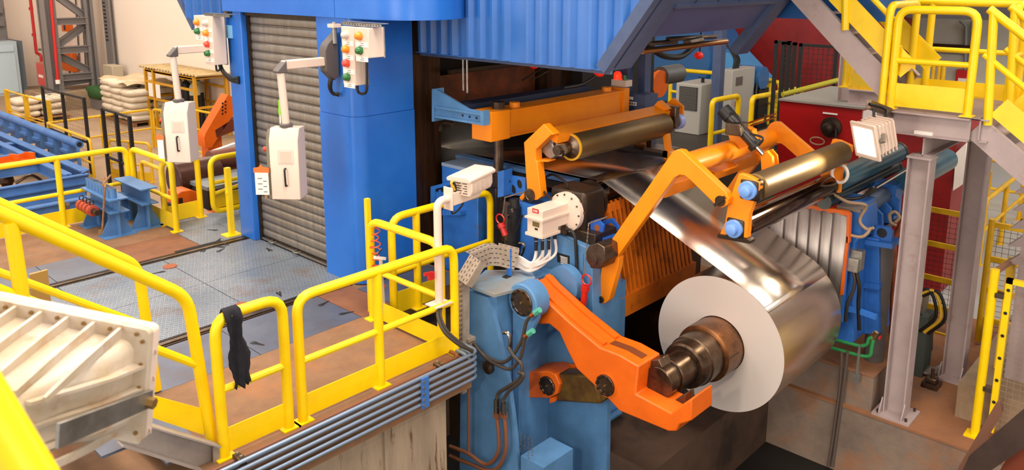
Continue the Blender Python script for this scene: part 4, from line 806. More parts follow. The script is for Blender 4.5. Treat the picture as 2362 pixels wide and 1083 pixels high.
b0 = AX(1022, 285, 6.5); tag(B().tube(bez(PX([(1015, 300), (1022, 286), (1038, 285), (1046, 288)], 6.6)), .035, 10).build('hydraulic_fitting', STL), 'greasy hydraulic fitting below the light blue tapered bracket', 'fitting')
for i, (x, ya, yb_) in enumerate(((1069, 130, 209), (1078, 132, 214))):
    a, e = AX(x, ya, 6.6), AX(x, yb_, 6.6); tag(B().cyl(V((e.x, e.y, 2.8)), e, .012, 8).build('hanging_rod', GALV), ['left', 'right'][i]+' thin steel rod hanging under the ribbed hood edge', 'rod')
tag(B().tube(bez(PX([(1078, 214), (1076, 230), (1072, 238)], 6.6)), .014, 8).build('nozzle', STL), 'small spray nozzle below the right hanging rod', 'nozzle')
tag(B().tube(bez([AY(x, y, 6.6) for x, y in [(1300, 203), (1340, 195), (1370, 178), (1400, 160), (1425, 150)]]), .02, 8).build('black_hose', BLK), 'black hose sagging behind the long orange press beam', 'hose')
for i, (p, q) in enumerate((((1205, 185), (1262, 150)), ((1225, 185), (1262, 165)))): tag(B().cyl(AY(*p, 7.2), AY(*q, 7.2), .012, 6).build('thin_pipe', STL), ['upper', 'lower'][i]+' slanting thin pipe in dark gap under hood', 'pipe')
# strip guide bars beside the strip
gd = thing('guide_bars', 'row of blue and white guide bars along the near strip edge', 'guide', (6.85, 6.3, 1.3))
GB = mat('blue_grey_bar', '5C84B8', .3, .4)
for i in range(5): B().box((6.875+i*.027, 5.5, 1.30), (6.888+i*.027, 7.45, 1.345)).build('bar', GB, gd)
B().box((6.87, 5.5, 1.2), (6.998, 7.45, 1.29)).build('bed', STD, gd)
sg = thing('far_side_guide', 'dark flat side guide bar along the far strip edge', 'guide', (8.5, 6, 1.4)); a, e = AX(1420, 343, 8.46), AX(1541, 366, 8.46)
B().box((8.44, e.y, 1.38), (8.5, a.y+1, 1.43)).build('bar', BLKP, sg); B().box((8.44, e.y, 1.43), (8.75, e.y+.35, 1.47)).build('block', STL, sg); B().lathe((8.55, e.y+.55, 1.5), (0, -1, 0), [(0, .08), (.2, .08), (.2, .06), (.1, .055)], 16).build('guide_cup', mat('bronze', '8A5C34', .3, .8), sg); B().box((8.42, 4.9, -1.2), (8.75, 7.4, 1.3)).build('guide_base', BRN, sg)
# operator side frame, columns, black cylinder
of = thing('side_housing', 'blue machine frame plate behind the camera arm, beside the dark stand', 'machine', (6.4, 6.8, -1.3))
B().box((6.5, 6.66, -1.3), (6.84, 7.3, 1.29)).build('frame_box', BLD, of, bevel=.01); B().box((6.5, 6.66, 1.29), (6.84, 7.3, 1.33)).build('frame_lid', mat('pale_frame_top', '8898B0', .5), of)
plate([(993, 430), (1040, 418), (1040, 426), (1003, 436), (1003, 475), (993, 478)], 6.43, .08).build('ear_plate', BLD, of); plate([(1000, 440), (1038, 430), (1038, 452), (1000, 462)], 6.46, .05).build('ear', BLD, of)
for x in (1006, 1020): c = AX(x, 437, 6.445); B().cyl(c, c+V((.02, 0, 0)), .03, 12).build('bolt', BLKP, of)
plate([(1020, 484), (1062, 488), (1062, 496), (1020, 496)], 6.4, .12).build('shelf', BLD, of); plate([(1024, 478), (1040, 470), (1055, 488), (1024, 488)], 6.45, .06).build('gusset', BLD, of)
gc = thing('guide_column', 'dark oily steel guide column under the chrome post', 'column', (6.4, 6.25, -1.3))
B().box((6.62, 6.32, -1.3), (6.86, 6.62, 1.15)).build('column', STD, gc, bevel=.012); B().box((6.58, 6.36, 1.13), (6.8, 6.58, 1.32)).build('cap', STD, gc, bevel=.02)
for k in range(5): B().box((6.605, 6.35, .2+k*.2), (6.62, 6.4, .28+k*.2)).build('wear_pad', BLKP, gc)
B().box((6.6, 6.2, -.8), (6.75, 6.3, 1.0)).build('slide_bar', mat('brown_slide', '6A5040', .4, .6), gc)
wb = thing('slotted_bracket', 'blue bracket plates with slotted holes beside bent orange arm', 'bracket', (6.5, 6.0, 1.1))
plate([(1148, 396), (1162, 392), (1162, 452), (1148, 455)], 6.36, .14).build('post', BLD, wb); plate([(1162, 402), (1212, 410), (1212, 452), (1162, 448)], 6.5, .03).build('plate', BLD, wb)
for x, y in ((1184, 436), (1198, 424)): c = AX(x, y, 6.495); B().prism([c+V((0, .035*math.cos(t)+.01*math.sin(t), .05*math.sin(t))) for t in [k*.63 for k in range(10)]], (.004, 0, 0)).build('slot', BLKP, wb)
tag(B().cyl(AX(1176, 415, 6.46), AX(1162, 455, 6.44), .012, 8).build('locking_pin', STL), 'thin steel locking pin leaning on the slotted blue bracket', 'pin')
bc_ = thing('lift_cylinder', 'black hydraulic cylinder below the bent orange arm lever', 'cylinder', (6.4, 5.75, .3))
for p, q, r, m in (((1186, 458), (1188, 478), .055, BLKP), ((1186, 476), (1186, 492), .08, BLKP), ((1188, 490), (1188, 502), .065, BLKP), ((1186, 500), (1184, 560), .075, BLKP), ((1184, 556), (1184, 566), .09, BLKP), ((1184, 566), (1184, 680), .07, BLKP)): B().cyl(AX(*p, 6.3), AX(*q, 6.3), r, 16).build('segment', m, bc_)
c = AX(1184, 484, 6.22); B().cyl(c, c+V((-.02, 0, 0)), .02, 8).build('port', CHR, bc_)
tag(B().tube(bez(PX([(1205, 495), (1198, 515), (1188, 540)], 6.2)), .012, 8).build('sensor_cable', BLK), 'thin black cable running from the cream motor box to black cylinder', 'cable')
tag(B().tube(bez(PX([(1198, 560), (1208, 562), (1208, 575), (1202, 590)], 6.2)), .016, 8).build('elbow_fitting', CHR), 'chrome elbow fitting at the foot of the black lift cylinder', 'fitting')
tag(B().tube(bez([V((6.3, DY+.12, 1.28)), AX(1254, 440, 6.5), AX(1254, 415, 6.6), AX(1275, 402, 6.65), AX(1305, 420, 6.5), V((6.44, DY, 1.4))]), .014, 8).build('arched_cable', BLK), 'thin black cable arching over the bearing block', 'cable')
# red hand pistols on their chains
def pistol(label, pts, X, chain):
    t = thing('red_pistol', label, 'tool', AX(*pts[-1], X)); RP = mat('red_plastic', 'B01E16', .3)
    a, e = AX(*pts[1], X), AX(*pts[2], X); d = (e-a).normalized()
    B().cyl(a, a+d*.05, .045, 14).build('collar', RP, t); B().cyl(a+d*.05, e, .033, 14).build('barrel', RP, t)
    c = AX(*pts[0], X); r = .055; ring = [c+V((0, math.cos(k*math.pi/10)*r*1.1, math.sin(k*math.pi/10)*r)) for k in range(20)]
    B().tube(ring, .009, 6, closed=True).build('ring_handle', RP, t)
    h0, h1 = AX(*chain[0], X), AX(*chain[1], X); b = B()
    for k in range(14):
        p = h0.lerp(h1, k/14); q = h0.lerp(h1, (k+.8)/14); b.beam(p, q, .006 if k % 2 else .012, .012 if k % 2 else .006, (1, 0, 0))
    ch_ = b.build('chain', GALV, t); ch_['kind'] = 'stuff'; B().cyl(h0, h0+V((.3, 0, 0)), .008, 6).build('hook', GALV, t)
pistol('red pistol tool with ring handle hanging from a chain by steel column', [(1154, 505), (1155, 515), (1166, 543)], 6.1, ((1165, 455), (1160, 495)))
pistol('red pistol tool with ring handle hanging in front of blue coiler housing', [(1353, 645), (1351, 658), (1344, 708)], 6.12, ((1358, 515), (1347, 640)))
# hoses on the pedestal
def hose(pts, X, r, m, lab, nm='hose', n=8): return tag(B().tube(bez([AX(p[0], p[1], p[2] if len(p) > 2 else X) for p in pts]), r, 8).build(nm, m), lab, 'hose')
HS = mat('dusty_hose', '3A322C', .6)
hose([(1232, 722), (1215, 740), (1203, 785), (1180, 822), (1155, 835), (1120, 820), (1095, 795)], 5.26, .018, HS, 'upper hose looping from green fitting down to the pedestal bracket')
hose([(1216, 768), (1208, 790), (1200, 825), (1178, 850), (1150, 842), (1118, 822), (1092, 790)], 5.25, .018, HS, 'lower hose looping from green fitting down to the pedestal bracket')
hose([(1172, 800), (1185, 820), (1203, 840), (1200, 870), (1170, 892), (1150, 905), (1145, 925)], 5.24, .018, HS, 'left hose bending down to the brown twin pipes')
hose([(1195, 858), (1207, 863), (1200, 880), (1175, 900), (1162, 920), (1162, 935)], 5.23, .018, HS, 'right hose bending down to the brown twin pipes')
for i, (x, y) in enumerate(((1233, 720), (1218, 768))):
    a, e = AX(x-8, y+8, 5.25), AX(x+12, y-6, 5.25); t = thing('green_fitting', ['upper', 'lower'][i]+' green capped fitting on the pedestal hoses', 'fitting', a); m = a.lerp(e, .45); B().cyl(a, m, .022, 8).build('nut', MATS['copper_pipe'], t); B().cyl(m, e, .03, 6).build('green_cap', mat('sea_green_cap', '4AA088', .4), t)
BP = mat('brown_pipe_paint', '7A4A30', .5)
for i, x in enumerate((1146, 1163)):
    t = thing('riser_pipe', ['left', 'right'][i]+' brown riser pipe curving at the foot of the blue pedestal', 'pipe', AX(x, 1050, 5.22))
    B().tube(bez(PX([(x, 958), (x+4, 1000), (x+2, 1045), (x-25, 1070-i*-14), (1080, 1045+i*22), (1038, 1028+i*22)], 5.22)), .02, 10).build('pipe', BP, t)
    B().cyl(AX(x, 920+i*8, 5.22), AX(x, 950+i*4, 5.22), .03, 8).build('coupling', CHR, t); B().box(AX(x-9, 962, 5.2), AX(x+9, 950, 5.25)).build('clamp', BP, t)
hose([(1162, 766), (1172, 768), (1177, 785), (1176, 800)], 5.27, .02, CHR, 'chrome elbow pipe on the blue pedestal plate', 'elbow_pipe')
t = thing('hose_bracket', 'dusty steel bracket on pedestal plate gathering the hoses', 'bracket', AX(1080, 800, 5.25)); B().box(AX(1063, 783, 5.2), AX(1097, 776, 5.3)).build('plate', TRAY, t); B().box(AX(1085, 805, 5.22), AX(1090, 783, 5.3)).build('leg', TRAY, t)
tag(B().cyl(AX(1081, 880, 5.1), AX(1081, 1040, 5.1), .016, 8).build('vertical_pipe', BP), 'thin brownish vertical pipe left of the blue pedestal', 'pipe')
c = AX(1128, 845, 5.29); t = thing('round_knob', 'rusty round knob on the lower pedestal plate', 'knob', c); B().lathe(c, (-1, 0, 0), [(-.02, .07), (.03, .07), (.05, .04), (.05, .02)], 16).build('knob', STL, t)
# ------------------------------------------------ conduits along the platform edge
CDT = mat('blue_grey_conduit', '8494AA', .35, .5); 
labs = ['first', 'second', 'third', 'fourth', 'fifth']
for i, y in enumerate((816, 830, 845, 859, 874)):
    z = AY(1091, y, 5.1).z
    o = B().tube(fil([(-1.2, 5.11, z), (4.98, 5.11, z), (4.98, 5.55, z)], .09), .017, 10).build('conduit', CDT); tag(o, f'{labs[i]} from top of the blue grey conduits on platform edge face', 'conduit', None)
for i, (yy, m) in enumerate(((5.24, BP), (5.18, CDT))):
    o = B().tube(fil([(-1.2, yy, .03), (4.86+i*.06, yy, .03), (4.86+i*.06, 5.5, .03)], .08), .02, 10).build('conduit', m); tag(o, ['brown conduit lying on the platform edge below the toe boards', 'grey conduit lying on the platform edge, outer one'][i], 'conduit')
for i, (x, y) in enumerate(((1015, 836), (553, 1046))):
    p = AY(x, y, 5.2); t = thing('conduit_clamp', ['clamp over the two top conduits near the camera pole', 'clamp over the two top conduits below the gate frame'][i], 'clamp', (p.x, 5.2, 0)); B().box((p.x-.03, 5.15, 0), (p.x+.03, 5.27, .075)).build('block', STL, t, bevel=.008)
    for yy in (5.18, 5.24): B().cyl((p.x, yy, .07), (p.x, yy, .09), .012, 6).build('nut', GALV, t)
p = AY(978, 900, 5.1); t = thing('conduit_bracket', 'blue vertical bracket holding the five conduits', 'bracket', (p.x, 5.1, -.3)); B().box((p.x-.04, 5.075, AY(978, 938, 5.1).z), (p.x+.04, 5.095, AY(978, 868, 5.1).z)).build('strap', mat('strap_blue', '3E6CB0', .4), t)
for y in (880, 894, 908, 922, 934): q = AY(978, y, 5.075); B().cyl((q.x, 5.077, q.z), (q.x, 5.065, q.z), .012, 6).build('nut', GALV, t)
# ------------------------------------------------ camera on its pole
cp_ = AY(1013, 700, 5.42); t = thing('surveillance_camera', 'cream camera housing on bracket and tall pole at the platform corner', 'camera', cp_)
pz0 = AY(1013, 492, 5.42).z; px_ = cp_.x
B().prism([(px_-.11, 5.34, cp_.z), (px_+.1, 5.34, cp_.z), (px_+.1, 5.5, cp_.z), (px_-.11, 5.5, cp_.z)], (0, 0, .012)).build('base_plate', WHT, t)
B().tube(fil([(px_, 5.42, cp_.z), (px_, 5.42, pz0+.12), (px_+.16, 5.42, pz0+.12)], .1, 6), .038, 16).build('pole', WHT, t)
zc_ = pz0+.12; B().box((px_+.13, 5.36, zc_-.11), (px_+.15, 5.48, zc_+.11)).build('wall_plate', WHT, t, bevel=.006)
B().prism([(px_+.15, 5.37, zc_-.07), (px_+.5, 5.37, zc_-.05), (px_+.54, 5.37, zc_), (px_+.5, 5.37, zc_+.07), (px_+.15, 5.37, zc_+.06)], (0, .1, 0)).build('bracket_arm', WHT, t, bevel=.008)
cz = zc_+.36
# housing points away from the viewer towards the coil: rear face with vent slits turned to the camera
dv = V((.97, .2, .05)).normalized(); sv = V((dv.y, -dv.x, 0)).normalized(); uv = sv.cross(dv); hc = AY(1080, 424, 5.38)
B().cyl((px_+.43, 5.42, zc_+.03), (px_+.43, 5.42, zc_+.17), .055, 18).build('pan_joint', WHT, t); B().box((px_+.38, 5.39, zc_+.14), (px_+.52, 5.45, hc.z-.08)).build('tilt_joint', WHT, t, bevel=.02)
def hp(a, s, u): return hc+dv*a+sv*s+uv*u
sec = [(-.1, -.085), (.1, -.085), (.125, -.03), (.125, .05), (.1, .085), (-.1, .085), (-.125, .05), (-.125, -.03)]
B().prism([hp(-.12, s, u) for s, u in sec], dv*.36).build('camera_housing', WHT, t, bevel=.01)
B().prism([hp(-.16, s, u) for s, u in ((-.135, .06), (.135, .06), (.14, .09), (.1, .115), (-.1, .115), (-.14, .09))], dv*.44).build('sun_shield', WHT, t, bevel=.008)
for k in range(5): 
    o = .02*(k % 2); B().prism([hp(-.121, -.07+o, -.06+k*.024), hp(-.121, .0+o*.5, -.06+k*.024), hp(-.121, .0+o*.5, -.053+k*.024), hp(-.121, -.07+o, -.053+k*.024)], dv*-.002).build('vent_slit', BLKP, t); B().prism([hp(-.121, .02+o, -.06+k*.024), hp(-.121, .07, -.06+k*.024), hp(-.121, .07, -.053+k*.024), hp(-.121, .02+o, -.053+k*.024)], dv*-.002).build('vent_slit', BLKP, t)
for k in range(4): B().prism([hp(-.06+k*.08, .125, -.05), hp(-.045+k*.08, .125, -.05), hp(-.045+k*.08, .14, .05), hp(-.06+k*.08, .14, .05)], sv*-.012).build('side_rib', WHT, t)
hose_ = B().tube(bez([hp(-.02, -.02, -.085), hp(-.08, -.03, -.2), hp(-.15, -.1, -.26), V((px_+.2, 5.38, zc_+.09)), V((px_+.16, 5.38, zc_+.16)), V((px_+.2, 5.4, zc_+.06))]), .009, 8).build('cable', BLK, t)
B().tube(bez([V((px_+.19, 5.385, zc_+.08)), V((px_+.15, 5.385, zc_+.15)), V((px_+.17, 5.385, zc_+.17))]), .013, 8).build('yellow_sleeve', mat('yellow_sleeve', 'D8A828', .5), t)
for i in range(2): tag(B().tube(bez([V((px_-.02+i*.03, 5.4, cp_.z-.005)), AY(1010+i*6, 730, 5.3), AY(1025+i*8, 765, 5.2), AY(1060+i*8, 795, 5.12), AY(1090, 808+i*3, 5.1)]), .016, 8).build('pole_cable', HS), ['left', 'right'][i]+' dark cable dropping from camera pole to the conduits', 'cable')
# rag, air hose, red clip
RAG = mat('black_cloth', '17151C', .95, bump=.3, bscale=80)
b = B(); nx, ny = 9, 22; xr0 = 2.655
for j in range(ny+1):
    v = j/ny
    for i in range(nx+1):
        u = i/nx; w = .1+.075*min(1, v*1.6)*(1-.35*v*v); fx = xr0-.005+.05*v+w*(u-.5)+.004*math.sin(j*1.9+i*.7)+.012*math.sin(j*.55)*(i-4)/4
        if v < .12: a = v/.12*math.pi; y = yf+.054*math.cos(a); z = 1.13+.054*math.sin(a)
        else: y = yf-.056-.016*math.sin(u*9+v*4)-.012*math.sin(u*17)*v; z = 1.13-(v-.12)*.66-.02*math.sin(i*2.1)*(v > .95)
        b.v.append(V((fx, y, z)))
for j in range(ny):
    for i in range(nx): n = j*(nx+1)+i; b.f.append((n, n+1, n+nx+2, n+nx+1))
o = b.build('black_rag', RAG, ang=180); tag(o, 'crumpled black rag hung over top of the yellow gate frame', 'cloth'); m_ = o.modifiers.new('solid', 'SOLIDIFY'); m_.thickness = .006
ah = thing('coiled_air_hose', 'orange coiled air hose hanging on the yellow end railing post', 'hose', (5.02, 6.5, .1))
ax = AY(872, 690, 6.5); hx = []
for k in range(200): a = k*.42; rr = .045+.012*math.sin(k*.13); hx.append(V((ax.x+rr*math.cos(a)+.02*math.sin(k*.03), 6.49+rr*math.sin(a), .12+k*.0046)))
B().tube(hx, .007, 5).build('coil', mat('orange_hose', 'D8542C', .4), ah)
p = AY(878, 595, 6.42); B().beam(p, p+V((.02, 0, -.62)), .03, .02, (0, 1, 0)).build('gun_lance', mat('pale_grey_lance', 'C8BCB0', .5), ah); B().beam(p+V((-.08, 0, .03)), p+V((.06, 0, -.02)), .025, .03).build('gun_body', PAP, ah); B().beam(p+V((-.06, 0, .04)), p+V((.02, 0, .1)), .012, .012).build('trigger', CHR, ah)
t = thing('red_clip', 'red clip fixed on the yellow corner post left of camera pole', 'clip', AY(990, 632, 5.42)); q = AY(992, 635, 5.42); B().box((q.x-.02, 5.4, q.z-.04), (q.x+.04, 5.44, q.z+.03)).build('clip_body', RED, t); B().beam((q.x, 5.4, q.z+.03), (q.x-.09, 5.4, q.z+.04), .02, .03).build('clip_jaw', RED, t)
# ================================================================== DRIVE SIDE
XS = 8.64
sh = thing('coil_shield', 'ribbed bright metal shield with orange rim behind the coil', 'shield', AX(1880, 600, XS))
SHM = mat('brushed_shield_aluminium', 'C0B8B4', .5, .8, c2='B0A8A4', scale=3, stretch=(1, 6, .4))
xs_ = [1770, 1805, 1836, 1863, 1890, 1916, 1952]
for a, e in zip(xs_, xs_[1:]):
    ya, ye = AX(a, 560, XS).y, AX(e, 560, XS).y; zt1 = AX(a, 462+(a-1800)*.17, XS).z; zt2 = AX(e, 462+(e-1800)*.17, XS).z; b = B(); n = 6
    for k in range(n+1):
        u = k/n; y = ya+(ye-ya)*u; dx = .006*math.sin(u*math.pi)-.014*u
        for z in (-.15, zt1+(zt2-zt1)*u-.03): b.v.append(V((XS-dx, y, z)))
    for k in range(n): b.f.append((2*k, 2*k+2, 2*k+3, 2*k+1))
    o = b.build('shield_panel', SHM, sh, ang=40); m_ = o.modifiers.new('solid', 'SOLIDIFY'); m_.thickness = .006
B().prism(PX([(1820, 470), (1842, 469), (1952, 487), (1961, 494), (1958, 560), (1952, 560), (1953, 497), (1840, 477), (1825, 478)], XS), (.06, 0, 0)).build('orange_rim', ORD, sh); B().prism(PX([(1952, 545), (1958, 545), (1944, 680), (1937, 680)], XS), (.03, 0, 0)).build('orange_edge', ORD, sh)
B().box((XS+.03, 3.05, -.2), (XS+.06, 4.2, .9)).build('backing_plate', BLD, sh)
gr = thing('coiler_drive', 'strong blue coiler drive housing right of the coil', 'machine', (9.2, 3, -.98))
XD = 8.8
plate([(1958, 478), (1986, 486), (1988, 540), (1972, 560), (1968, 700), (1968, 790), (1925, 790), (1930, 700), (1945, 600)], XD, .5).build('housing', BLD, gr, bevel=.01)
q = [AX(1922, 478, XD), AX(1945, 462, XD+.25), AX(1990, 470, XD+.25), AX(1982, 488, XD)]; zt3 = AX(1983, 486, XD).z
B().box((XD-.01, AX(1983, 486, XD).y-.01, zt3-.02), (XD+.48, AX(1930, 486, XD).y, zt3+.015)).build('top_plate', mat('dusty_top', '8C7E74', .8), gr)
XE = 9.15
plate([(1990, 545), (2028, 552), (2028, 770), (1985, 770)], XE, .35).build('column', BLD, gr, bevel=.008); plate([(1980, 650), (2028, 655), (2028, 668), (1980, 662)], XE-.04, .1).build('column_band', BLD, gr)
plate([(1990, 552), (2058, 563), (2058, 574), (1990, 563)], XE-.05, .3).build('shelf', BLD, gr); plate([(1968, 565), (1992, 563), (1992, 565), (1965, 592)], XE-.06, .04).build('shelf_gusset', BLD, gr)
plate([(2012, 555), (2020, 520), (2050, 524), (2058, 536), (2056, 558)], XE+.05, .06).build('lug', BLD, gr); c = AX(2034, 537, XE+.045); B().lathe((c.x, c.y, c.z), (1, 0, 0), [(0, .055), (.004, .055)], 16).build('lug_hole', BLKP, gr)
plate([(1912, 700), (1975, 712), (2020, 728), (2020, 738), (1975, 722), (1912, 712)], 8.72, .06).build('cross_rail', BLD, gr)
a = AX(2040, 560, 9.3); B().cyl((a.x, a.y, -1.1), (a.x, a.y, a.z), .11, 20).build('grey_cylinder', mat('dusty_dark_cylinder', '5C5654', .5), gr); B().lathe(a, (0, 0, 1), [(0, .1), (.03, .1)], 20).build('cylinder_head', mat('dusty_cap', '7A6A60', .7), gr)
t0 = AX(1965, 478, 9.1); B().cyl((9.05, t0.y-.05, t0.z-.02), (11.4, t0.y-.05, t0.z-.02), .11, 24).build('drive_tube', mat('blue_grey_tube', '4A5A72', .5), gr)
for i, (x, y) in enumerate(((2003, 520), (2023, 505), (2042, 490), (2062, 474))):
    c = AX(x, y, 9.25+i*.22); B().prism([c+V((0, dy, dz)) for dy, dz in ((.09, -.12), (.09, .05), (.02, .12), (-.05, .06), (-.07, -.12))], (.05, 0, 0)).build('gusset', BLD, gr)
a = AX(2000, 548, 9.2); e = V((11.2, a.y, a.z)); B().beam(a, e, .06, .06).build('rail', STD, gr)
for k, (x0_, x1_) in enumerate(((9.0, 9.25), (9.95, 10.2))): B().box((x0_, t0.y-.2, t0.z-.3), (x1_, t0.y+.12, t0.z+.13)).build('tube_block', BLD, gr)
B().box((8.75, AX(1975, 590, 8.72).y-.05, AX(1975, 625, 8.72).z), (8.85, AX(1960, 590, 8.72).y+.03, AX(1975, 580, 8.72).z)).build('switch_box', GALV, gr)
t = thing('junction_box', 'grey junction box on the blue drive column, cable hanging below', 'box', AX(1972, 628, 8.78)); q0, q1 = AX(1960, 588, 8.78), AX(1985, 625, 8.78); B().box((8.68, q1.y, q1.z), (8.78, q0.y, q0.z)).build('box', GALV, t, bevel=.006)
def hose2(pts, r, m, lab, nm='hose', cat='hose'): return tag(B().tube(bez([AX(*p) for p in pts]), r, 8).build(nm, m), lab, cat)
hose2([(1968, 626, 8.7), (1972, 645, 8.7), (1968, 670, 8.7), (1955, 700, 8.7), (1950, 740, 8.75)], .02, HS, 'dark cable hanging below grey junction box, left one')
hose2([(1976, 628, 8.7), (1982, 660, 8.7), (1980, 700, 8.72), (1982, 760, 8.75)], .022, BLK, 'black cable hanging below grey junction box, right one')
TANH = mat('tan_hose', 'A08468', .5)
hose2([(1925, 449, 8.7), (1955, 465, 8.7), (1990, 470, 8.75), (1998, 478, 8.8), (1985, 500, 8.8), (1985, 515, 8.78), (2000, 528, 8.78), (2015, 525, 8.85)], .018, TANH, 'tan hose snaking over the top of blue drive housing')
hose2([(1956, 541, 8.7), (1985, 546, 8.72), (2000, 538, 8.75), (2008, 525, 8.8)], .018, TANH, 'tan hose along the rim of the coil shield')
hose2([(2068, 520, 9.5), (2055, 512, 9.5), (2052, 495, 9.5), (2065, 488, 9.5), (2075, 500, 9.5), (2066, 512, 9.5)], .018, TANH, 'looped tan hose beside the big steel column')
t = thing('rusty_pipe', 'rust red pipe with elbow behind the near steel column', 'pipe', AX(2062, 700, 9.6)); B().tube(fil([AX(2084, 500, 9.6), AX(2078, 525, 9.6), AX(2065, 540, 9.6), AX(2062, 560, 9.6), AX(2058, 790, 9.6)], .08), .035, 12).build('pipe', mat('rust_red_pipe', 'A4502A', .6, c2='7A3A20', scale=8), t)
for i, (p, q, X, r, m) in enumerate((((1952, 405), (2068, 352), 9.0, .125, mat('teal_pipe', '2E5A6C', .28, c2='27505F', scale=3)), ((1925, 453), (2062, 388), 8.9, .085, mat('dark_teal_pipe', '1E2E34', .25)))):
    a = AX(*p, X); d = _d(*q); x2 = a.y*d.x/d.y; t = thing('cooling_pipe', ['thick teal pipe under floodlight, behind the carriage roll', 'dark glossy pipe below the thick teal pipe'][i], 'pipe', (a.x, a.y, a.z-r)); B().cyl((a.x-.3, a.y, a.z), (x2, a.y, a.z), r, 28).build('pipe', m, t); B().lathe((x2, a.y, a.z), (1, 0, 0), [(0, r*1.05), (.06, r*1.05)], 28).build('end_collar', STD, t)
a = AX(2150, 385, 11.0); t = thing('cooling_pipe', 'round teal pipe end seen between the two steel columns', 'pipe', (a.x, a.y, a.z-.15)); d = _d(2176, 372); B().cyl((a.x-.9, a.y, a.z), (a.y*d.x/d.y+.1, a.y, a.z), .15, 28).build('pipe', MATS['teal_pipe'], t)
hose2([(1925, 450, 8.7), (1950, 458, 8.8), (1985, 455, 8.9), (2010, 440, 9.1), (2020, 435, 9.2)], .02, BLK, 'black hose from the carriage towards the brass valve')
t = thing('valve', 'brass valve and chrome rod above the blue drive tube', 'valve', AX(2018, 437, 9.25)); B().cyl(AX(2000, 447, 9.2), AX(2018, 434, 9.2), .03, 10).build('body', MATS['bronze'], t); B().cyl(AX(2018, 434, 9.2), AX(2095, 388, 9.8), .015, 8).build('rod', CHR, t)
t = thing('hose_ring', 'white looped hose on the far orange carriage plate', 'hose', AX(1937, 400, 8.55)); c = AX(1937, 400, 8.6); B().tube([c+V((0, .085*math.cos(k*.33), .1*math.sin(k*.33))) for k in range(19)], .018, 8, closed=True).build('loop', PAP, t)
# green pipes, cable pair on plinth
GP = mat('green_pipe_paint', '2E8A4A', .4)
for i, pts in enumerate(([(1915, 780), (1985, 798), (2000, 795), (2004, 780), (2012, 778)], [(1905, 798), (1985, 820), (2008, 822), (2010, 800), (2014, 785)])):
    o = B().tube(fil([AX(x, y, 8.8) for x, y in pts], .05), .02, 10).build('green_pipe', GP); tag(o, ['upper', 'lower'][i]+' green pipe on concrete plinth beside the coil', 'pipe')
t = thing('pipe_fitting', 'brass fittings where the green pipes meet, red tape on them', 'fitting', AX(2018, 775, 8.85)); B().cyl(AX(2012, 782, 8.82), AX(2022, 765, 8.82), .025, 8).build('nut', MATS['brass'], t); B().cyl(AX(2004, 780, 8.82), AX(2016, 768, 8.82), .02, 8).build('nut', MATS['brass'], t); B().box(AX(2026, 782, 8.85), AX(2034, 774, 8.9)).build('tape', RED, t)
p = AX(1978, 840, 8.76); t = thing('flat_bracket', 'galvanised flat bracket holding the green pipes on the plinth', 'bracket', (8.76, p.y, AX(1974, 878, 8.76).z)); B().prism(PX([(1980, 795), (1985, 795), (1980, 865), (1973, 865)], 8.76), (.012, 0, 0)).build('upright', GALV, t); B().prism(PX([(1965, 860), (1984, 862), (1980, 885), (1970, 880)], 8.78), (.012, 0, 0)).build('foot', GALV, t)
for i in range(2): tag(B().tube(bez(PX([(1941+i*14, 810), (1940+i*10, 850), (1936+i*8, 900), (1928+i*8, 960), (1918+i*8, 1030), (1910+i*10, 1075)], 8.78)), .018, 8).build('wall_cable', mat('dusty_cable', '5A4C44', .6)), ['left', 'right'][i]+' dusty cable running down the pit wall', 'cable')
# ================================================================== STAIR TOWER
GS = mat('pinkish_grey_steel_paint', 'AE9C9A', .5, c2='A2908E', scale=2, dirt='8A6450', dscale=3, dlo=.6, dhi=.8)
LZ = 2.2
def hcol(lab, x, y, z0, z1, w=.2, sh_=0, foot=True):
    t = thing('steel_column', lab, 'column', (x, y, z0))
    for s in (-1, 1): B().box((x-w/2, y+s*w/2-.008, z0+.02), (x+w/2, y+s*w/2+.008, z1)).build('flange', GS, t)
    B().box((x-.006, y-w/2, z0+.02), (x+.006, y+w/2, z1)).build('web', GS, t)
    if foot:
        B().box((x-.2, y-.2, z0), (x+.2, y+.2, z0+.025)).build('base_plate', GS, t)
        for s in (-1, 1): B().prism([(x-.1, y+s*.12, z0+.02), (x-.19, y+s*.12, z0+.02), (x-.19, y+s*.12, z0+.06), (x-.1, y+s*.12, z0+.2)], (0, .012, 0)).build('gusset', GS, t)
        for sx in (-1, 1):
            for sy in (-1, 1): B().cyl((x+sx*.15, y+sy*.15, z0+.025), (x+sx*.15, y+sy*.15, z0+.06), .015, 6).build('anchor_bolt', STL, t)
    B().box((x-w/2-.01, y-w/2-.02, z1), (x+w/2+.01, y+w/2+.02, z1+.018)).build('cap_plate', GS, t); return t
hcol('near pinkish grey steel column under the yellow stair landing', 9.02, 2.5, -1.25, 1.72, .21)
hcol('farther pinkish grey steel column, dark on right side, under the landing', 10.4, 2.27, -1.25, 1.72, .21)
hcol('grey steel column standing on top of the red cabinet', 13.4, AX(1962, 170, 13.4).y, 1.56, 4.6, .27, foot=False)
ld = thing('stair_landing', 'pinkish grey steel landing with tread plate under the yellow gate', 'platform', (9.7, 2.4, 1.98))
B().box((9.02, 2.0, LZ-.012), (10.5, 3.0, LZ)).build('deck', mat('pinkish_tread_plate', '9A8480', .5, .2, c2='8A7670', scale=4), ld)
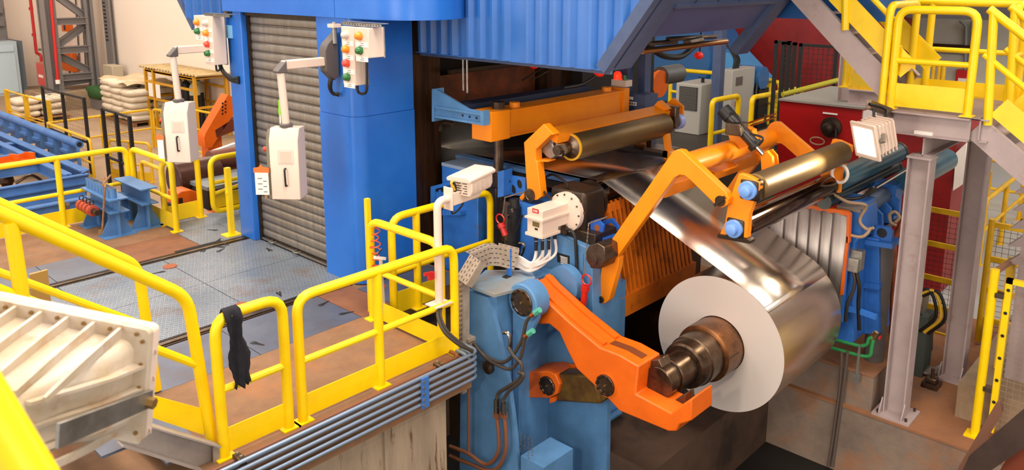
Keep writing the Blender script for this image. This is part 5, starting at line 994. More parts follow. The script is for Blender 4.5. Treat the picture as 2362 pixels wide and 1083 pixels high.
def chan(a, e, up, h=.22, out=(-1, 0, 0), m=GS, parent=ld, n='channel'):
    a, e, up, out = V(a), V(e), V(up), V(out); b = B(); b.beam(a, e, .012, h, up) if abs(up.z) > .9 else b.beam(a, e, .012, h, up)
    for s in (-1, 1): b.beam(a+up*(s*h/2)+out*.035, e+up*(s*h/2)+out*.035, .08, .014, up)
    return b.build(n, m, parent)
chan((9.04, 3.0, LZ-.13), (9.04, 2.08, LZ-.13), (0, 0, 1)); chan((10.5, 3.0, LZ-.13), (10.5, 2.0, LZ-.13), (0, 0, 1))
chan((9.04, 3.0, LZ-.13), (10.5, 3.0, LZ-.13), (0, 0, 1), out=(0, 1, 0)); chan((9.04, 2.0, LZ-.13), (10.5, 2.0, LZ-.13), (0, 0, 1), out=(0, -1, 0))
B().ibeam((9.02, 2.5, 1.84), (10.6, 2.5, 1.84), .16, .22).build('support_beam', GS, ld); B().box((9.0, 2.42, 1.95), (9.2, 2.6, 2.0)).build('shim', PAP, ld)
railing('yellow gate shaped guard rail on the stair landing, nearest the coil', [(9.06, 2.88), (9.06, 2.13)], LZ, 1.06, mids=(.52,), toe=.25, fr=.14, r=.043, name='guard_rail')
railing('yellow guard rail at the rear edge of the landing', [(10.45, 3.9), (10.45, 1.0)], LZ, 1.1, mids=(.55,), toe=.16, fr=.14, posts=[(10.45, 2.95)], name='guard_rail')
# upper flight, rising away to the left
def flight(lab, y0, z0, y1, z1, xa, xb, rails, n, step_dir):
    t = thing('stair_flight', lab, 'stairs', ((xa+xb)/2, y0, min(z0, z1))); d = V((0, y1-y0, z1-z0)); L = d.length; u = d.normalized(); nrm = V((0, -u.z, u.y)); nrm = nrm if nrm.z > 0 else -nrm
    for x, o in ((xa, (1, 0, 0)), (xb, (-1, 0, 0))):
        a, e = V((x, y0, z0)), V((x, y1, z1)); b = B(); b.beam(a, e, .012, .22, nrm)
        for s in (-1, 1): b.beam(a+nrm*(s*.11)+V(o)*.03, e+nrm*(s*.11)+V(o)*.03, .075, .014, nrm)
        b.build('stringer', GS, t); B().beam(a+nrm*.3, e+nrm*.3, .008, .22, nrm).build('toe_board', YEL, t)
        up = V((0, 0, 1)); B().tube([a+up*1.2, e+up*1.2], .043, 12).build('handrail', YEL, t); B().tube([a+up*.75, e+up*.75], .03, 10).build('mid_rail', YEL, t)
        for q in rails: p = a.lerp(e, q); B().cyl(p+nrm*.1, p+up*1.2, .042, 12).build('post', YEL, t)
    for i in range(n):
        p = V((xa, y0, z0)).lerp(V((xa, y1, z1)), (i+.5)/n); B().box((xa+.01, p.y-.12, p.z+.03), (xb-.01, p.y+.12, p.z+.055)).build('tread', GS, t)
    return t
s0_, s1_ = AX(2045, 205, 9.12), AX(1850, -8, 9.12); sl2 = (s1_.z-s0_.z)/(s1_.y-s0_.y)
flight('upper stair flight rising left from the landing, grey stringer, yellow boards', s0_.y, s0_.z, s0_.y+1.35, s0_.z+1.35*sl2, 9.12, 9.98, (.42,), 6, 1)
l0_, l1_ = AX(2250, 295, 9.1), AX(2362, 392, 9.1); sl3 = (l1_.z-l0_.z)/(l1_.y-l0_.y)
flight('lower stair flight descending right from the landing, yellow rails', l0_.y, l0_.z, l0_.y-2.2, l0_.z-2.2*sl3, 9.1, 9.98, (.02, .6), 9, -1)
railing('tall yellow post pair where the upper flight meets the landing', [(9.06, 2.97), (9.95, 2.97)], LZ, 1.1, mids=(), toe=0, name='guard_rail', fr=.12)
railing('yellow guard rail on far right end of the landing, beyond the lower flight', [(10.0, 1.98), (10.42, 1.98)], LZ, 1.1, mids=(.55,), toe=.16, name='guard_rail', fr=.12)
# walkway behind, red machines
t = thing('rear_walkway', 'grey beam of the rear walkway with yellow kick plate, under the upper flight', 'walkway', AX(2000, 220, 12.6)); q0, q1 = AX(1958, 205, 12.6), AX(2060, 218, 12.6); z1_, z0_ = AX(1960, 205, 12.6).z, AX(1960, 238, 12.6).z
chan((12.6, q0.y, (z0_+z1_)/2), (12.6, 2.2, (z0_+z1_)/2), (0, 0, 1), h=z1_-z0_, parent=t); B().box((12.58, 2.2, z1_), (12.6, q0.y, z1_+.2)).build('kick_plate', YELB, t); 
for x in (1962, 1985): p = AX(x, 200, 12.6); B().cyl((12.6, p.y, z1_), (12.6, p.y, z1_+1.1), .04, 10).build('post', YELB, t)
REDC = mat('deep_red_enamel', 'A81414', .35, c2='941010', scale=1.5)
rb = thing('red_cabinet', 'big red machine cabinet with grey top, right of centre', 'cabinet', (13.8, 5.2, -1.25)); a, e = AX(1800, 228, 13), AX(1990, 245, 13)
B().box((13, e.y, -1.25), (15.2, a.y, 1.53)).build('body', REDC, rb); B().box((12.97, e.y-.02, 1.53), (15.2, a.y+.02, 1.56)).build('top', mat('dusty_grey_top', '8C8880', .7), rb); B().box((13.02, e.y-.012, -1.2), (15.1, e.y, 1.5)).build('white_side', PAP, rb)
q = AX(1915, 262, 12.99); B().box((12.98, q.y-.12, q.z-.01), (12.99, q.y+.12, q.z+.015)).build('name_strip', PAP, rb)
q = AX(1918, 293, 12.99); B().lathe((13, q.y, q.z), (-1, 0, 0), [(0, .17), (.05, .17), (.06, .1), (.2, .09), (.22, .05)], 18).build('gauge_flange', STD, rb); B().tube(bez([V((12.9, q.y-.1, q.z)), V((12.9, q.y-.12, q.z-.2)), V((12.95, q.y-.1, q.z-.5)), V((12.97, q.y-.2, q.z-.7))]), .02, 8).build('gauge_pipe', BLK, rb)
q = AX(1885, 325, 12.9); tag(B().tube([q+V((0, .12*math.cos(k*.35), .06*math.sin(k*.35))) for k in range(18)], .012, 6, closed=True).build('wire_loop', TANH), 'thin tan wire loop hanging on the red cabinet front', 'wire')
rm = thing('red_machine', 'dark red machine block behind the black mesh doors', 'machine', (24, 11, -1.25))
B().box((23.5, 7.5, -1.25), (25, 13.5, 3.4)).build('body', REDD, rm); B().box((23.2, 10.0, 2.8), (23.5, 13.0, 5.0)).build('upper_block', mat('bright_red_machine', 'B02028', .4), rm); B().cyl((23.2, 13.2, 3.2), (23.2, 10.0, 3.2), .3, 20).build('drum', MATS['bright_red_machine'], rm)
for y in (10.6, 11.4, 12.2): B().cyl((23.2, y, 4.2), (23.15, y, 4.2), .06, 8).build('bolt', REDD, rm)
rm2 = thing('red_machine', 'dark red machine block seen between the two steel columns', 'machine', (14, 4.2, -1.25)); B().box((13.2, 3.2, -1.25), (15, 4.3, 1.25)).build('body', REDD, rm2); a = AX(2200, 315, 13); B().prism(PX([(2205, 352), (2228, 330), (2226, 420), (2198, 440)], 13.1), (.4, 0, 0)).build('white_cover', PAP, rm2)
for i, (pts, lab) in enumerate((([(1788, 90), (1825, 95)], 'leftmost'), ([(1805, 94), (1838, 98)], 'middle'), ([(1845, 97), (1935, 105)], 'rightmost, widest'))):
    X = 16; a, e = AX(*pts[0], X), AX(*pts[1], X); z0 = AX(pts[0][0], 205, X).z; t = thing('mesh_door', f'black framed wire mesh door before red machine, {lab} of three', 'door', (X, a.y, -1.25)); b = B()
    B().box((X-.03, e.y, -1.25), (X+.03, e.y+.07, e.z)).build('stile', BLKP, t); B().box((X-.03, a.y-.07, -1.25), (X+.03, a.y, e.z)).build('stile', BLKP, t); B().box((X-.03, e.y, e.z-.06), (X+.03, a.y, e.z)).build('top_bar', BLKP, t)
    for k in range(1, int((a.y-e.y)/.1)): b.box((X-.004, e.y+k*.1-.004, -1.2), (X+.004, e.y+k*.1+.004, e.z))
    for k in range(1, 40): b.box((X-.004, e.y, e.z-k*.1-.004), (X+.004, a.y, e.z-k*.1+.004))
    o = b.build('wire_mesh', BLKP, t); o['kind'] = 'stuff'
# drive side platform with railings, cabinets and motors
dp = struct(B().box((11.5, 7.0, -1.25), (23, 13.5, 0)), 'trim_6', mat('dark_walkway', '3A342E', .6))
def drail(lab, pts, posts=(), down=(1, 1), **k): return railing(lab, [AZ(x, y, 1.1) for x, y in pts], 0, 1.1, posts=[AZ(x, y, 1.1) for x, y in posts], down=down, m=YEL, r=.055, **k)
drail('yellow looped railing left of the black hydraulic cylinder', [(1643, 232), (1704, 220)], toe=0, mids=(.4,))
drail('yellow railing with two posts in front of red cabinet', [(1735, 225), (1848, 203)], [(1792, 214), (1836, 206)], toe=0, mids=(.55,))
drail('yellow railing behind grey cooler box', [(1548, 160), (1690, 172)], toe=0, mids=(.5,), down=(1, 0))
drail('yellow railing hugging the red machine, running to the column', [(1765, 182), (1800, 192)], [(1775, 184)], toe=0, mids=(.55,))
tag(B().tube([AX(1805, 218, 14.8), AX(1932, 185, 16)], .05, 10).build('handrail', mat('olive_yellow_paint', 'A8A020', .45)), 'olive yellow sloping pipe rail above the red cabinet', 'railing')
t = thing('cooler_box', 'grey cooler box with dark grille behind front roll', 'cooler', AX(1600, 290, 16.2)); a, m_, e = AX(1560, 190, 16.2), AX(1618, 195, 16.2), None
zt4 = AX(1560, 190, 16.2).z; B().box((16.2, m_.y, 0), (17.3, a.y, zt4)).build('cabinet', mat('cooler_grey', 'A8A49C', .5), t, bevel=.02); g0, g1 = AX(1568, 198, 16.19), AX(1607, 256, 16.19); gl = B().box((16.18, g1.y, g1.z), (16.2, g0.y, g0.z)).build('grille', BLKP, t)
b = B()
for k in range(1, 12): y = g1.y+(g0.y-g1.y)*k/12; b.box((16.17, y-.008, g1.z), (16.18, y+.008, g0.z)); z = g1.z+(g0.z-g1.z)*k/12; b.box((16.17, g1.y, z-.007), (16.18, g0.y, z+.007))
o = b.build('grille_bars', mat('grille_grey', '6A6864', .5), t); o['kind'] = 'stuff'; B().cyl((16.6, m_.y+.2, zt4), (16.6, m_.y+.2, zt4+.12), .04, 10).build('cap', BLKP, t)
t = thing('control_cabinet', 'tall grey control cabinet with cables on top, right of dark post', 'cabinet', AX(1690, 260, 16.6)); a, m_ = AX(1662, 160, 16.6), AX(1690, 164, 16.6)
B().box((16.6, m_.y, 0), (17.7, a.y, a.z)).build('body', MATS['cooler_grey'], t, bevel=.015); d = _d(1705, 185); q = AY(1705, 187, m_.y); B().box((q.x-.16, m_.y-.006, q.z-.1), (q.x+.16, m_.y, q.z+.1)).build('label_panel', GRYD, t)
for k in range(4): B().tube(bez([V((16.9+k*.08, m_.y+.15, a.z)), V((16.9+k*.08, m_.y+.15, a.z+.25)), V((16.85, m_.y+.35, a.z+.6))]), .02, 6).build('cable', BLK, t)
q = AY(1698, 240, m_.y); B().box((q.x-.06, m_.y-.03, q.z-.05), (q.x+.06, m_.y, q.z+.07)).build('red_switch', RED, t)
MB_ = mat('motor_blue', '245C94', .4)
mt = thing('drive_motor', 'large blue drive motor with angled cover behind grey cabinets', 'motor', (21, 14, 0)); 
a, e = AX(1520, 150, 20.5), AX(1610, 150, 20.5); B().cyl((20.3, (a.y+e.y)/2, 1.3), (22.2, (a.y+e.y)/2, 1.3), 1.15, 32).build('motor_body', MB_, mt); B().box((20.2, e.y-.2, 0), (22.2, a.y+.3, .8)).build('motor_base', MB_, mt)
a, m_, e = AX(1622, 112, 20.6), AX(1680, 122, 20.6), AX(1738, 185, 20.6)
B().prism([(20.6, a.y, .3), (20.6, a.y, a.z), (20.6, m_.y, m_.z), (20.6, e.y, e.z), (20.6, e.y, .3)], (1.2, 0, 0)).build('angled_cover', mat('pale_motor_blue', '4A94CC', .35), mt); B().box((20.55, e.y-.15, e.z-.5), (21.2, e.y+.1, e.z+.05)).build('terminal_box', PAP, mt)
m2 = thing('pump_motor', 'small blue pump motor with black frame right of the tall grey cabinet', 'motor', AX(1735, 215, 18)); c = AX(1735, 178, 18); B().cyl((18, c.y+.35, c.z), (18, c.y-.3, c.z), .28, 20).build('motor_body', MB_, m2); B().box((17.8, c.y-.3, 0), (18.3, c.y+.35, c.z-.25)).build('frame', BLKP, m2)
for k in range(5): B().tube(bez([V((17.75, c.y+.3-k*.14, c.z-.1)), V((17.6, c.y+.25-k*.14, c.z-.6)), V((17.7, c.y+.3-k*.14, c.z-1.2))]), .025, 6).build('hose', BLK, m2)
# blue grey posts of the hood at the drive side, roll ends
t = thing('hood_post', 'pair of dark blue grey posts carrying the hood at the drive side', 'post', (9.5, 6.2, -1.2))
a, e = AX(1474, 100, 9.6), AX(1490, 100, 9.6); B().box((9.6, e.y, -1.2), (9.75, a.y, 3.1)).build('post', BLG, t); a, e = AX(1418, 150, 9.4), AX(1448, 150, 9.4); B().box((9.4, e.y, -1.2), (9.55, a.y, 2.95)).build('wide_post', BLG, t)
a, e = AX(1645, 110, 15.6), AX(1664, 110, 15.6); B().box((15.6, e.y, 0), (15.8, a.y, 3.8)).build('far_post', BLG, t); a, e = AX(1450, 225, 9.3), AX(1490, 225, 9.3); B().box((9.28, e.y, .6), (9.6, a.y, AX(1450, 215, 9.3).z)).build('side_block', BLG, t)
q = AX(1455, 238, 9.25); t = thing('sign_plate', 'small white printed plates on blue grey post beyond the press beam', 'plate', q)
B().box((9.262, q.y-.08, q.z-.03), (9.275, q.y+.05, q.z+.02)).build('plate', PAP, t); B().box((9.262, q.y-.02, q.z+.05), (9.275, q.y+.05, q.z+.09)).build('plate', PAP, t)
for k in range(3): B().box((9.258, q.y-.07+k*.04, q.z-.02), (9.262, q.y-.045+k*.04, q.z+.012)).build('print', INK, t)
t = thing('beacon', 'glowing red beacon with green lamp on a cream base above the press beam', 'signal', AX(1431, 190, 9.2)); q = AX(1431, 190, 9.2); B().box((9.15, q.y-.13, q.z-.05), (9.3, q.y+.12, q.z+.04)).build('base', WHT, t); B().lathe(q+V((0, .05, .04)), (0, 0, 1), [(0, .055), (.08, .055), (.11, .03)], 14).build('red_lens', mat('lit_red_lens', 'F02010', .3, emit='FF2A10', es=1.5), t); B().cyl(q+V((0, -.07, .04)), q+V((0, -.07, .11)), .03, 10).build('green_lens', GRN, t)
for i, (x, y, X) in enumerate(((1383, 166, 7.2), (1612, 128, 10), (1232, 150, 8.0))):
    q = AX(x, y, X); t = thing('red_beacon', ['red lamp under the ribbed hood corner', 'red lamp under the copper pipe of the hood', 'red lamp in the dark gap under the ribbed hood'][i], 'signal', q); B().lathe(q, (1, -.3, -.2), [(-.05, .04), (0, .055), (.04, .045), (.06, .02)], 14).build('lens', mat('dim_red_lens', 'E02818', .25, emit='FF2010', es=.12), t); B().cyl(q+V((.02, 0, .03)), (q.x+.05, q.y, 3.3), .012, 6).build('stalk', STD, t)
t = thing('blower_pipe', 'orange pipe with steel duct behind the blue grey post', 'pipe', AX(1510, 180, 12)); c = AX(1490, 190, 12); B().cyl((12, c.y+.5, c.z), (12, c.y-.25, c.z), .2, 24).build('orange_pipe', ORD, t); B().lathe((12, c.y-.25, c.z), (0, -1, 0), [(0, .24), (.06, .24)], 24).build('flange', ORD, t); B().cyl((12.15, c.y-.2, c.z+.12), (12.75, c.y-.2, c.z+.12), .17, 20).build('duct', mat('dull_duct', '6A6A68', .5, .6), t)
a, e = AX(1482, 118, 9.0), AX(1675, 98, 9.0); tag(B().cyl(AY(1482, 118, 5.0), V((AY(1675, 98, 5.0).x, 5.0, AY(1482, 118, 5.0).z)), .035, 12).build('copper_bar', mat('warm_copper', 'B07848', .25, .9)), 'copper coloured pipe across the hood exit', 'pipe')
tag(B().tube(bez([AY(x, y, 5.6) for x, y in [(1495, 105), (1530, 128), (1570, 130), (1600, 108), (1620, 95)]]), .04, 10).build('black_hose', BLK), 'thick black hose sagging under the copper pipe', 'hose')
for i, (p, q) in enumerate((((1500, 100), (1560, 96)), ((1585, 98), (1615, 92)), ((1540, 90), (1650, 84)))): tag(B().cyl(AY(*p, 5.3), AY(*q, 5.3), .03+.03*(i == 1), 10).build('valve_pipe', STL), ['left', 'thick middle', 'upper'][i]+' steel valve pipe among hoses under the dark hood frame', 'pipe')
# right hand floodlight (lit)
fl = thing('lit_floodlight', 'cream floodlight with glowing glass hung from the stair landing', 'lamp', AX(1998, 330, 8.0))
FX = V(AX(1994, 326, 8.0)); nd = V((-.85, .42, -.3)).normalized(); sd_ = V((0, 0, 1)).cross(nd).normalized(); ud = nd.cross(sd_)
def fp_(s, u, d): return FX+sd_*s+ud*u+nd*d
def fbox(n, s0, s1, u0, u1, d0, d1, m, ta=1, bev=0): 
    return B().hexa([fp_(s0*ta, u0*ta, d0), fp_(s1*ta, u0*ta, d0), fp_(s1, u0, d1), fp_(s0, u0, d1), fp_(s0*ta, u1*ta, d0), fp_(s1*ta, u1*ta, d0), fp_(s1, u1, d1), fp_(s0, u1, d1)]).build(n, m, fl, bevel=bev)
fbox('rim', -.16, .16, -.19, .19, -.03, .0, WHT, 1, .008); fbox('glass', -.12, .12, -.14, .14, 0, .004, mat('lit_glass', 'FFFFFF', .3, emit='FFF0D0', es=9)); fbox('body', -.13, .13, -.16, .16, -.3, -.03, WHT, .88, .02)
for k in range(5): fbox('fin', -.135, .135, -.165, .165, -.26+k*.045, -.25+k*.045, WHT, 1)
for s in (-.17, .17): B().beam(fp_(s, 0, -.06), V((FX.x+.1, FX.y, 2.1))+sd_*s, .03, .05, sd_).build('yoke', GALV, fl)
B().beam(AX(2003, 240, 8.3), AX(2060, 262, 9.1), .05, .09).build('hanger', STL, fl)
B().tube(bez([AX(2005, 240, 8.25), AX(2040, 250, 8.4), AX(2044, 265, 8.3), AX(2030, 285, 8.2), AX(2040, 320, 8.2), AX(2044, 355, 8.2)]), .016, 8).build('cable', BLK, fl); B().tube(bez([AX(2015, 250, 8.25), AX(2018, 275, 8.2), AX(2030, 285, 8.2)]), .014, 8).build('cable', BLK, fl)
spot('flood_beam', FX+nd*.05, FX+nd*3, 90, (1, .86, .65), 110, .5, .1)
# fences at lower right
def meshpanel(t, X, y0, y1, z0, z1, px=.08, m=None, th=.004):
    b = B(); n = int(abs(y1-y0)/px)
    for k in range(1, n): y = y0+(y1-y0)*k/n; b.box((X-th/2, y-th/2, z0), (X+th/2, y+th/2, z1))
    n = int(abs(z1-z0)/px)
    for k in range(1, n): z = z0+(z1-z0)*k/n; b.box((X-th/2, min(y0, y1), z-th/2), (X+th/2, max(y0, y1), z+th/2))
    o = b.build('wire_mesh', m or BLKP, t); o['kind'] = 'stuff'
p = AX(2250, 1000, 9.14); zt5 = AX(2302, 622, 9.14).z
ft = thing('fence_post', 'thick bright yellow fence post at lower right', 'post', (9.14, 1.73, -1.25)); B().cyl((9.14, 1.73, -1.25), (9.14, 1.73, zt5), .045, 16).build('post', YEL, ft); B().box((9.05, 1.64, -1.25), (9.23, 1.82, -1.235)).build('base_plate', YEL, ft)
for z in (.35, -.7): B().box((9.1, 1.62, z), (9.18, 1.7, z+.05)).build('hinge', STL, ft)
fg = thing('mesh_gate', 'yellow framed wire mesh gate at the right edge of the picture', 'gate', (9.16, 1.2, -1.2))
g0 = AX(2308, 637, 9.16); B().box((9.13, 1.56, -1.15), (9.19, 1.62, g0.z)).build('stile', YEL, fg); B().box((9.13, .7, g0.z-.05), (9.19, 1.62, g0.z)).build('top_bar', YEL, fg); B().box((9.13, .7, -1.15), (9.19, .76, g0.z)).build('stile', YEL, fg); meshpanel(fg, 9.16, 1.56, .76, -1.1, g0.z-.05, .06, mat('pale_wire', 'B09C8C', .4, .6))
for k in range(6): B().cyl((9.125, 1.59, -.8+k*.25), (9.135, 1.59, -.8+k*.25), .018, 8).build('latch_hole', BLKP, fg)
f2 = thing('fence_post', 'yellow fence post with brown top rail behind the bright one', 'post', (10.2, 1.75, -1.25)); c = AX(2335, 595, 10.1); B().box((10.07, c.y-.04, -1.25), (10.15, c.y+.04, c.z)).build('post', YELB, f2); B().beam((9.16, 1.73, zt5-.03), (10.1, c.y, c.z-.03), .05, .05).build('top_rail', mat('rusty_rail', 'A07050', .5), f2)
def ladder(lab, X, px0, px1, ys, ytop, n=5):
    a = AX(px0, 500, X); e = AX(px1, 500, X); t = thing('mesh_fence', lab, 'fence', (X, a.y, -1.2)); zt6 = AX(px0, ytop, X).z
    for y in (a.y, e.y): B().cyl((X, y, -1.2), (X, y, zt6), .04, 10).build('post', YELB, t)
    for yy in ys: z = AX(px0, yy, X).z; B().box((X-.02, min(a.y, e.y), z-.035), (X+.02, max(a.y, e.y), z+.035)).build('bar', YELB, t)
    meshpanel(t, X+.02, a.y, e.y, -1.1, zt6, .07, BLKP)
    return t
ladder('yellow fence panel with wire mesh, between the two steel columns', 11.6, 2125, 2236, (478, 556, 634, 700, 760), 478)
ladder('yellow fence panel with wire mesh, right of the farther column', 11.6, 2290, 2400, (517, 597, 670, 740), 505)
railing('yellow passage railing with sloped bars behind the fence, right of centre', [(14.0, 3.6), (17.5, 3.6)], -1.25, 1.15, mids=(.6,), toe=0, m=YELB, posts=[(15.5, 3.6)])
railing('whitish topped yellow railing behind the farther column', [(15.0, 3.1), (18.5, 3.1)], -1.25, 1.15, mids=(.6,), toe=0, m=YELB, posts=[(16.5, 3.1)])
railing('yellow crossing railing at end of the passage', [(18.5, 4.6), (18.5, 3.2)], -1.25, 1.15, mids=(.55,), toe=0, m=YELB)
b = B(); 
p = AX(2370, 300, 9.9); tc = thing('steel_column', 'grey column with saw toothed brackets at the right edge', 'column', (9.95, 1.2, -1.25)); y1_ = AX(2340, 700, 9.95).y; B().box((9.9, y1_-.5, -1.25), (10.1, y1_, 1.6)).build('shaft', GS, tc)
for k in range(5): c = AX(2350, 430+k*42, 9.9); B().prism([(9.9, y1_+.0, c.z+.06), (9.9, y1_+.13, c.z-.08), (9.9, y1_+.0, c.z-.06)], (.15, 0, 0)).build('bracket', GS, tc)
# small things on the right floor
t = thing('floor_block', 'small dusty bolted block on the pit floor between the columns', 'block', AZ(2148, 890, -1.25)); q = AZ(2148, 890, -1.25); B().box((q.x-.1, q.y-.09, -1.25), (q.x+.1, q.y+.09, -1.19)).build('base', STL, t); B().box((q.x-.06, q.y-.06, -1.19), (q.x+.06, q.y+.06, -1.13)).build('block', STL, t, bevel=.01); B().cyl((q.x, q.y, -1.13), (q.x, q.y, -1.02), .02, 8).build('stud', STL, t)
for i in range(4): 
    X0 = 9.6+i*.1; o = B().tube(bez([AZ(2100, 820+i*7, -1.2), AZ(2130, 840+i*6, -1.2), AZ(2160, 848+i*4, -1.2), AZ(2190, 820+i*6, -1.18), AZ(2215, 780+i*6, -1.15)]), .022, 8).build('floor_pipe', mat('grey_floor_pipe', '7A6E68', .4, .4)); tag(o, ['first', 'second', 'third', 'fourth'][i]+' curved grey pipe on the floor between the columns, counted from behind', 'pipe')
t = thing('pump_unit', 'silver pump unit with black hoses behind the near steel column', 'pump', AX(2115, 690, 10.2)); c = AX(2110, 690, 10.2); B().cyl(c+V((0, .15, 0)), c+V((0, -.12, 0)), .16, 20).build('drum', GALV, t); B().box((10.1, c.y-.2, -1.25), (10.4, c.y+.2, c.z-.15)).build('stand', mat('dark_green_grey', '3E4640', .6), t)
for k in range(3): B().tube(bez([c+V((-.1, -.05*k, .1)), c+V((-.1, -.18-.05*k, .2)), c+V((-.1, -.28-.05*k, -.1)), c+V((-.1, -.12-.05*k, -.35))]), .02, 8).build('hose', [BLK, mat('yellow_sleeve', 'D8A828', .5), BLK][k], t)
t = thing('brown_guard', 'rust brown guard plate behind the near steel column foot', 'plate', AX(2130, 760, 10.6)); B().prism(PX([(2112, 718), (2140, 735), (2150, 760), (2148, 810), (2130, 810), (2128, 765), (2110, 740)], 10.6), (.06, 0, 0)).build('plate', mat('dark_rust', '5A2E1C', .6), t)
# dark chute at the lower right corner
ct_ = thing('scrap_chute', 'dark brown steel chute crossing the lower right corner', 'chute', AX(2290, 1040, 6.6)); CHT = mat('dark_brown_chute', '4A3830', .45, .3, c2='3A2C26', scale=3)
B().prism(PX([(2200, 1095), (2298, 928), (2306, 926), (2312, 950), (2230, 1095)], 6.6), (.05, 0, 0)).build('side_plate', mat('rust_brown_plate', '6A4430', .6), ct_); B().prism(PX([(2235, 1052), (2380, 928), (2380, 1020), (2270, 1095), (2215, 1095)], 6.55), (.04, 0, 0)).build('band', CHT, ct_); B().prism(PX([(2320, 1060), (2380, 1015), (2380, 1095), (2300, 1095)], 6.7), (.05, 0, 0)).build('rust_panel', mat('rust_orange_panel', '7A3418', .6), ct_)
# far wall fittings
XW = 26.9
t = thing('crane_girder', 'dark grey crane girder across the top right background', 'beam', (24, 4, 3)); z0 = AX(2200, 44, 24).z; B().box((24, -12, z0), (24.6, AX(2090, 20, 24).y, z0+1.6)).build('girder', mat('dark_girder', '4A4648', .6), t)
for i, pts in enumerate(([(2215, 48), (2228, 60), (2228, 95), (2226, 170)], [(2242, 50), (2240, 105), (2238, 175)], [(2110, 112), (2150, 118), (2225, 122)])): tag(B().tube(PX(pts, XW), .05, 8).build('wall_pipe', mat('wall_pipe_grey', '8C8C84', .5)), ['left upright', 'right upright', 'horizontal'][i]+' grey pipe on the far pale wall', 'pipe')
q = AX(2195, 110, XW); t = thing('wall_louvre', 'dark brown louvre strip on the far pale wall', 'vent', q); B().box((26.85, q.y-.55, q.z-.1), (27, q.y+.55, q.z+.1)).build('louvre', BRN, t)
q = AX(2223, 176, XW); t = thing('wall_box', 'small red fire box on the far pale wall', 'box', q); B().box((26.8, q.y-.2, q.z-.2), (27, q.y+.2, q.z+.2)).build('box', RED, t, bevel=.02); B().box((26.79, q.y-.12, q.z-.15), (26.8, q.y+.12, q.z-.05)).build('label', PAP, t)
t = thing('far_fence', 'yellow far railing seen through the stair landing gate', 'railing', AX(2150, 200, 22)); 
for x in (2155, 2168, 2178): p = AX(x, 150, 22); B().cyl((22, p.y, -1.25), (22, p.y, p.z), .05, 8).build('post', YELB, t)
a, e = AX(2140, 153, 22), AX(2180, 146, 22); B().tube([a, e], .05, 8).build('top_rail', YELB, t)
# ================================================================== LEFT BACKGROUND
def lattice(lab, YL, pl, pr_, levels, y_top=-60, plinth=True):
    t = thing('lattice_column', lab, 'column', AY(sum(pl)/2+20, 240, YL)); t.location.z = -1.25; ORG[t.name] = V(t.location)
    a0, a1 = AY(pl[0], 60, YL), AY(pl[1], 60, YL); b0, b1 = AY(pr_[0], 60, YL), AY(pr_[1], 60, YL)
    for k, (x0, x1) in enumerate(((a0.x, a1.x), (b0.x, b1.x))):
        w = x1-x0; c = B(); c.box((x0, YL, -.6), (x0+w*.3, YL+.35, 8)); c.box((x1-w*.35, YL, -.6), (x1, YL+.35, 8)); c.box((x0, YL+.15, -.6), (x1, YL+.2, 8)); c.build('chord', LAT, t)
        B().box((x0-.15, YL-.15, -.6), (x1+.15, YL+.5, -.55)).build('base_plate', LAT, t)
    xa, xb = a1.x-.1, b0.x+.1
    zs = [AY(160, y, YL).z for y in levels]
    for z in zs: B().ibeam((xa, YL+.1, z), (xb, YL+.1, z), .22, .26, .03).build('strut', LAT, t)
    zz = [zs[0]+1.3]+zs+[-.45]
    for i, (p, q) in enumerate(zip(zz, zz[1:])):
        s, e = ((xa, p), (xb, q)) if i % 2 == 0 else ((xb, p), (xa, q)); B().ibeam((s[0], YL+.25, s[1]-.15), (e[0], YL+.25, e[1]+.12), .2, .26, .03).build('diagonal', LAT, t)
    return t
lattice('grey steel lattice building column with diagonal bracing, far left', 32.5, (97, 133), (199, 219), (49, 115, 178))
struct(B().box((9.3, 31.9, -1.25), (12.0, 34, -.6)), 'trim_7', CONC)
t = thing('steel_column', 'plain grey building column at the left picture edge', 'column', (8, 40, -1.25)); a, e = AY(-30, 50, 39), AY(14, 50, 39); B().box((a.x, 39, -1.25), (e.x, 39.3, 8)).build('shaft', LAT, t)
for y in (60, 30, 100): z = AY(0, y, 38.9).z; B().box((a.x, 38.85, z), (e.x-.1, 39, z+.25)).build('rung_plate', LAT, t)
t = thing('fire_pipe', 'red fire water pipe dropping to red cabinet, with offset bend', 'pipe', AX(97, 145, 11.1)); B().tube(fil(PX([(68, -20), (84, 122), (94, 127), (97, 150)], 11.1), .1), .06, 10).build('pipe', RED, t); B().beam(AX(90, 114, 11.1), AX(106, 115, 10.8), .06, .08).build('arm_bracket', GALV, t)
for y in (20, 80): p = AX(69+y*.115, y, 11.1); B().cyl(p+V((0, 0, -.06)), p+V((0, 0, .06)), .085, 10).build('coupling', RED, t)
t = thing('fire_pipe', 'straight red pipe clipped on the lattice column', 'pipe', AY(134, 190, 32.4)); B().tube([AY(115.5, -20, 32.4), AY(134, 190, 32.4)], .055, 10).build('pipe', RED, t); B().cyl(AY(133, 184, 32.38), AY(134, 193, 32.38), .08, 10).build('end_cap', PAP, t)
t = thing('fire_cabinet', 'red fire cabinet on the floor beside the lattice column', 'cabinet', AX(107, 200, 11.2)); c = AY(107, 150, 33.6); z0, z1 = AY(98, 200, 33.6).z, AY(98, 150, 33.6).z; a, m_, e = AY(86, 175, 33.6), AY(103, 175, 33.6), None
xa, xb = m_.x, AY(127, 175, 33.6).x; yb = AX(86, 175, xa).y
B().box((xa, 33.6, z0), (xb, yb, z1)).build('body', RED, t); B().box((xa, 33.58, z1), (xb, yb, z1+.05)).build('lid', mat('dull_red_top', 'B86A50', .6), t); ym = (33.6+yb)/2; B().box((xa-.012, ym-.25, (z0+z1)/2-.1), (xa, ym+.25, (z0+z1)/2+.0)).build('white_lettering', PAP, t)
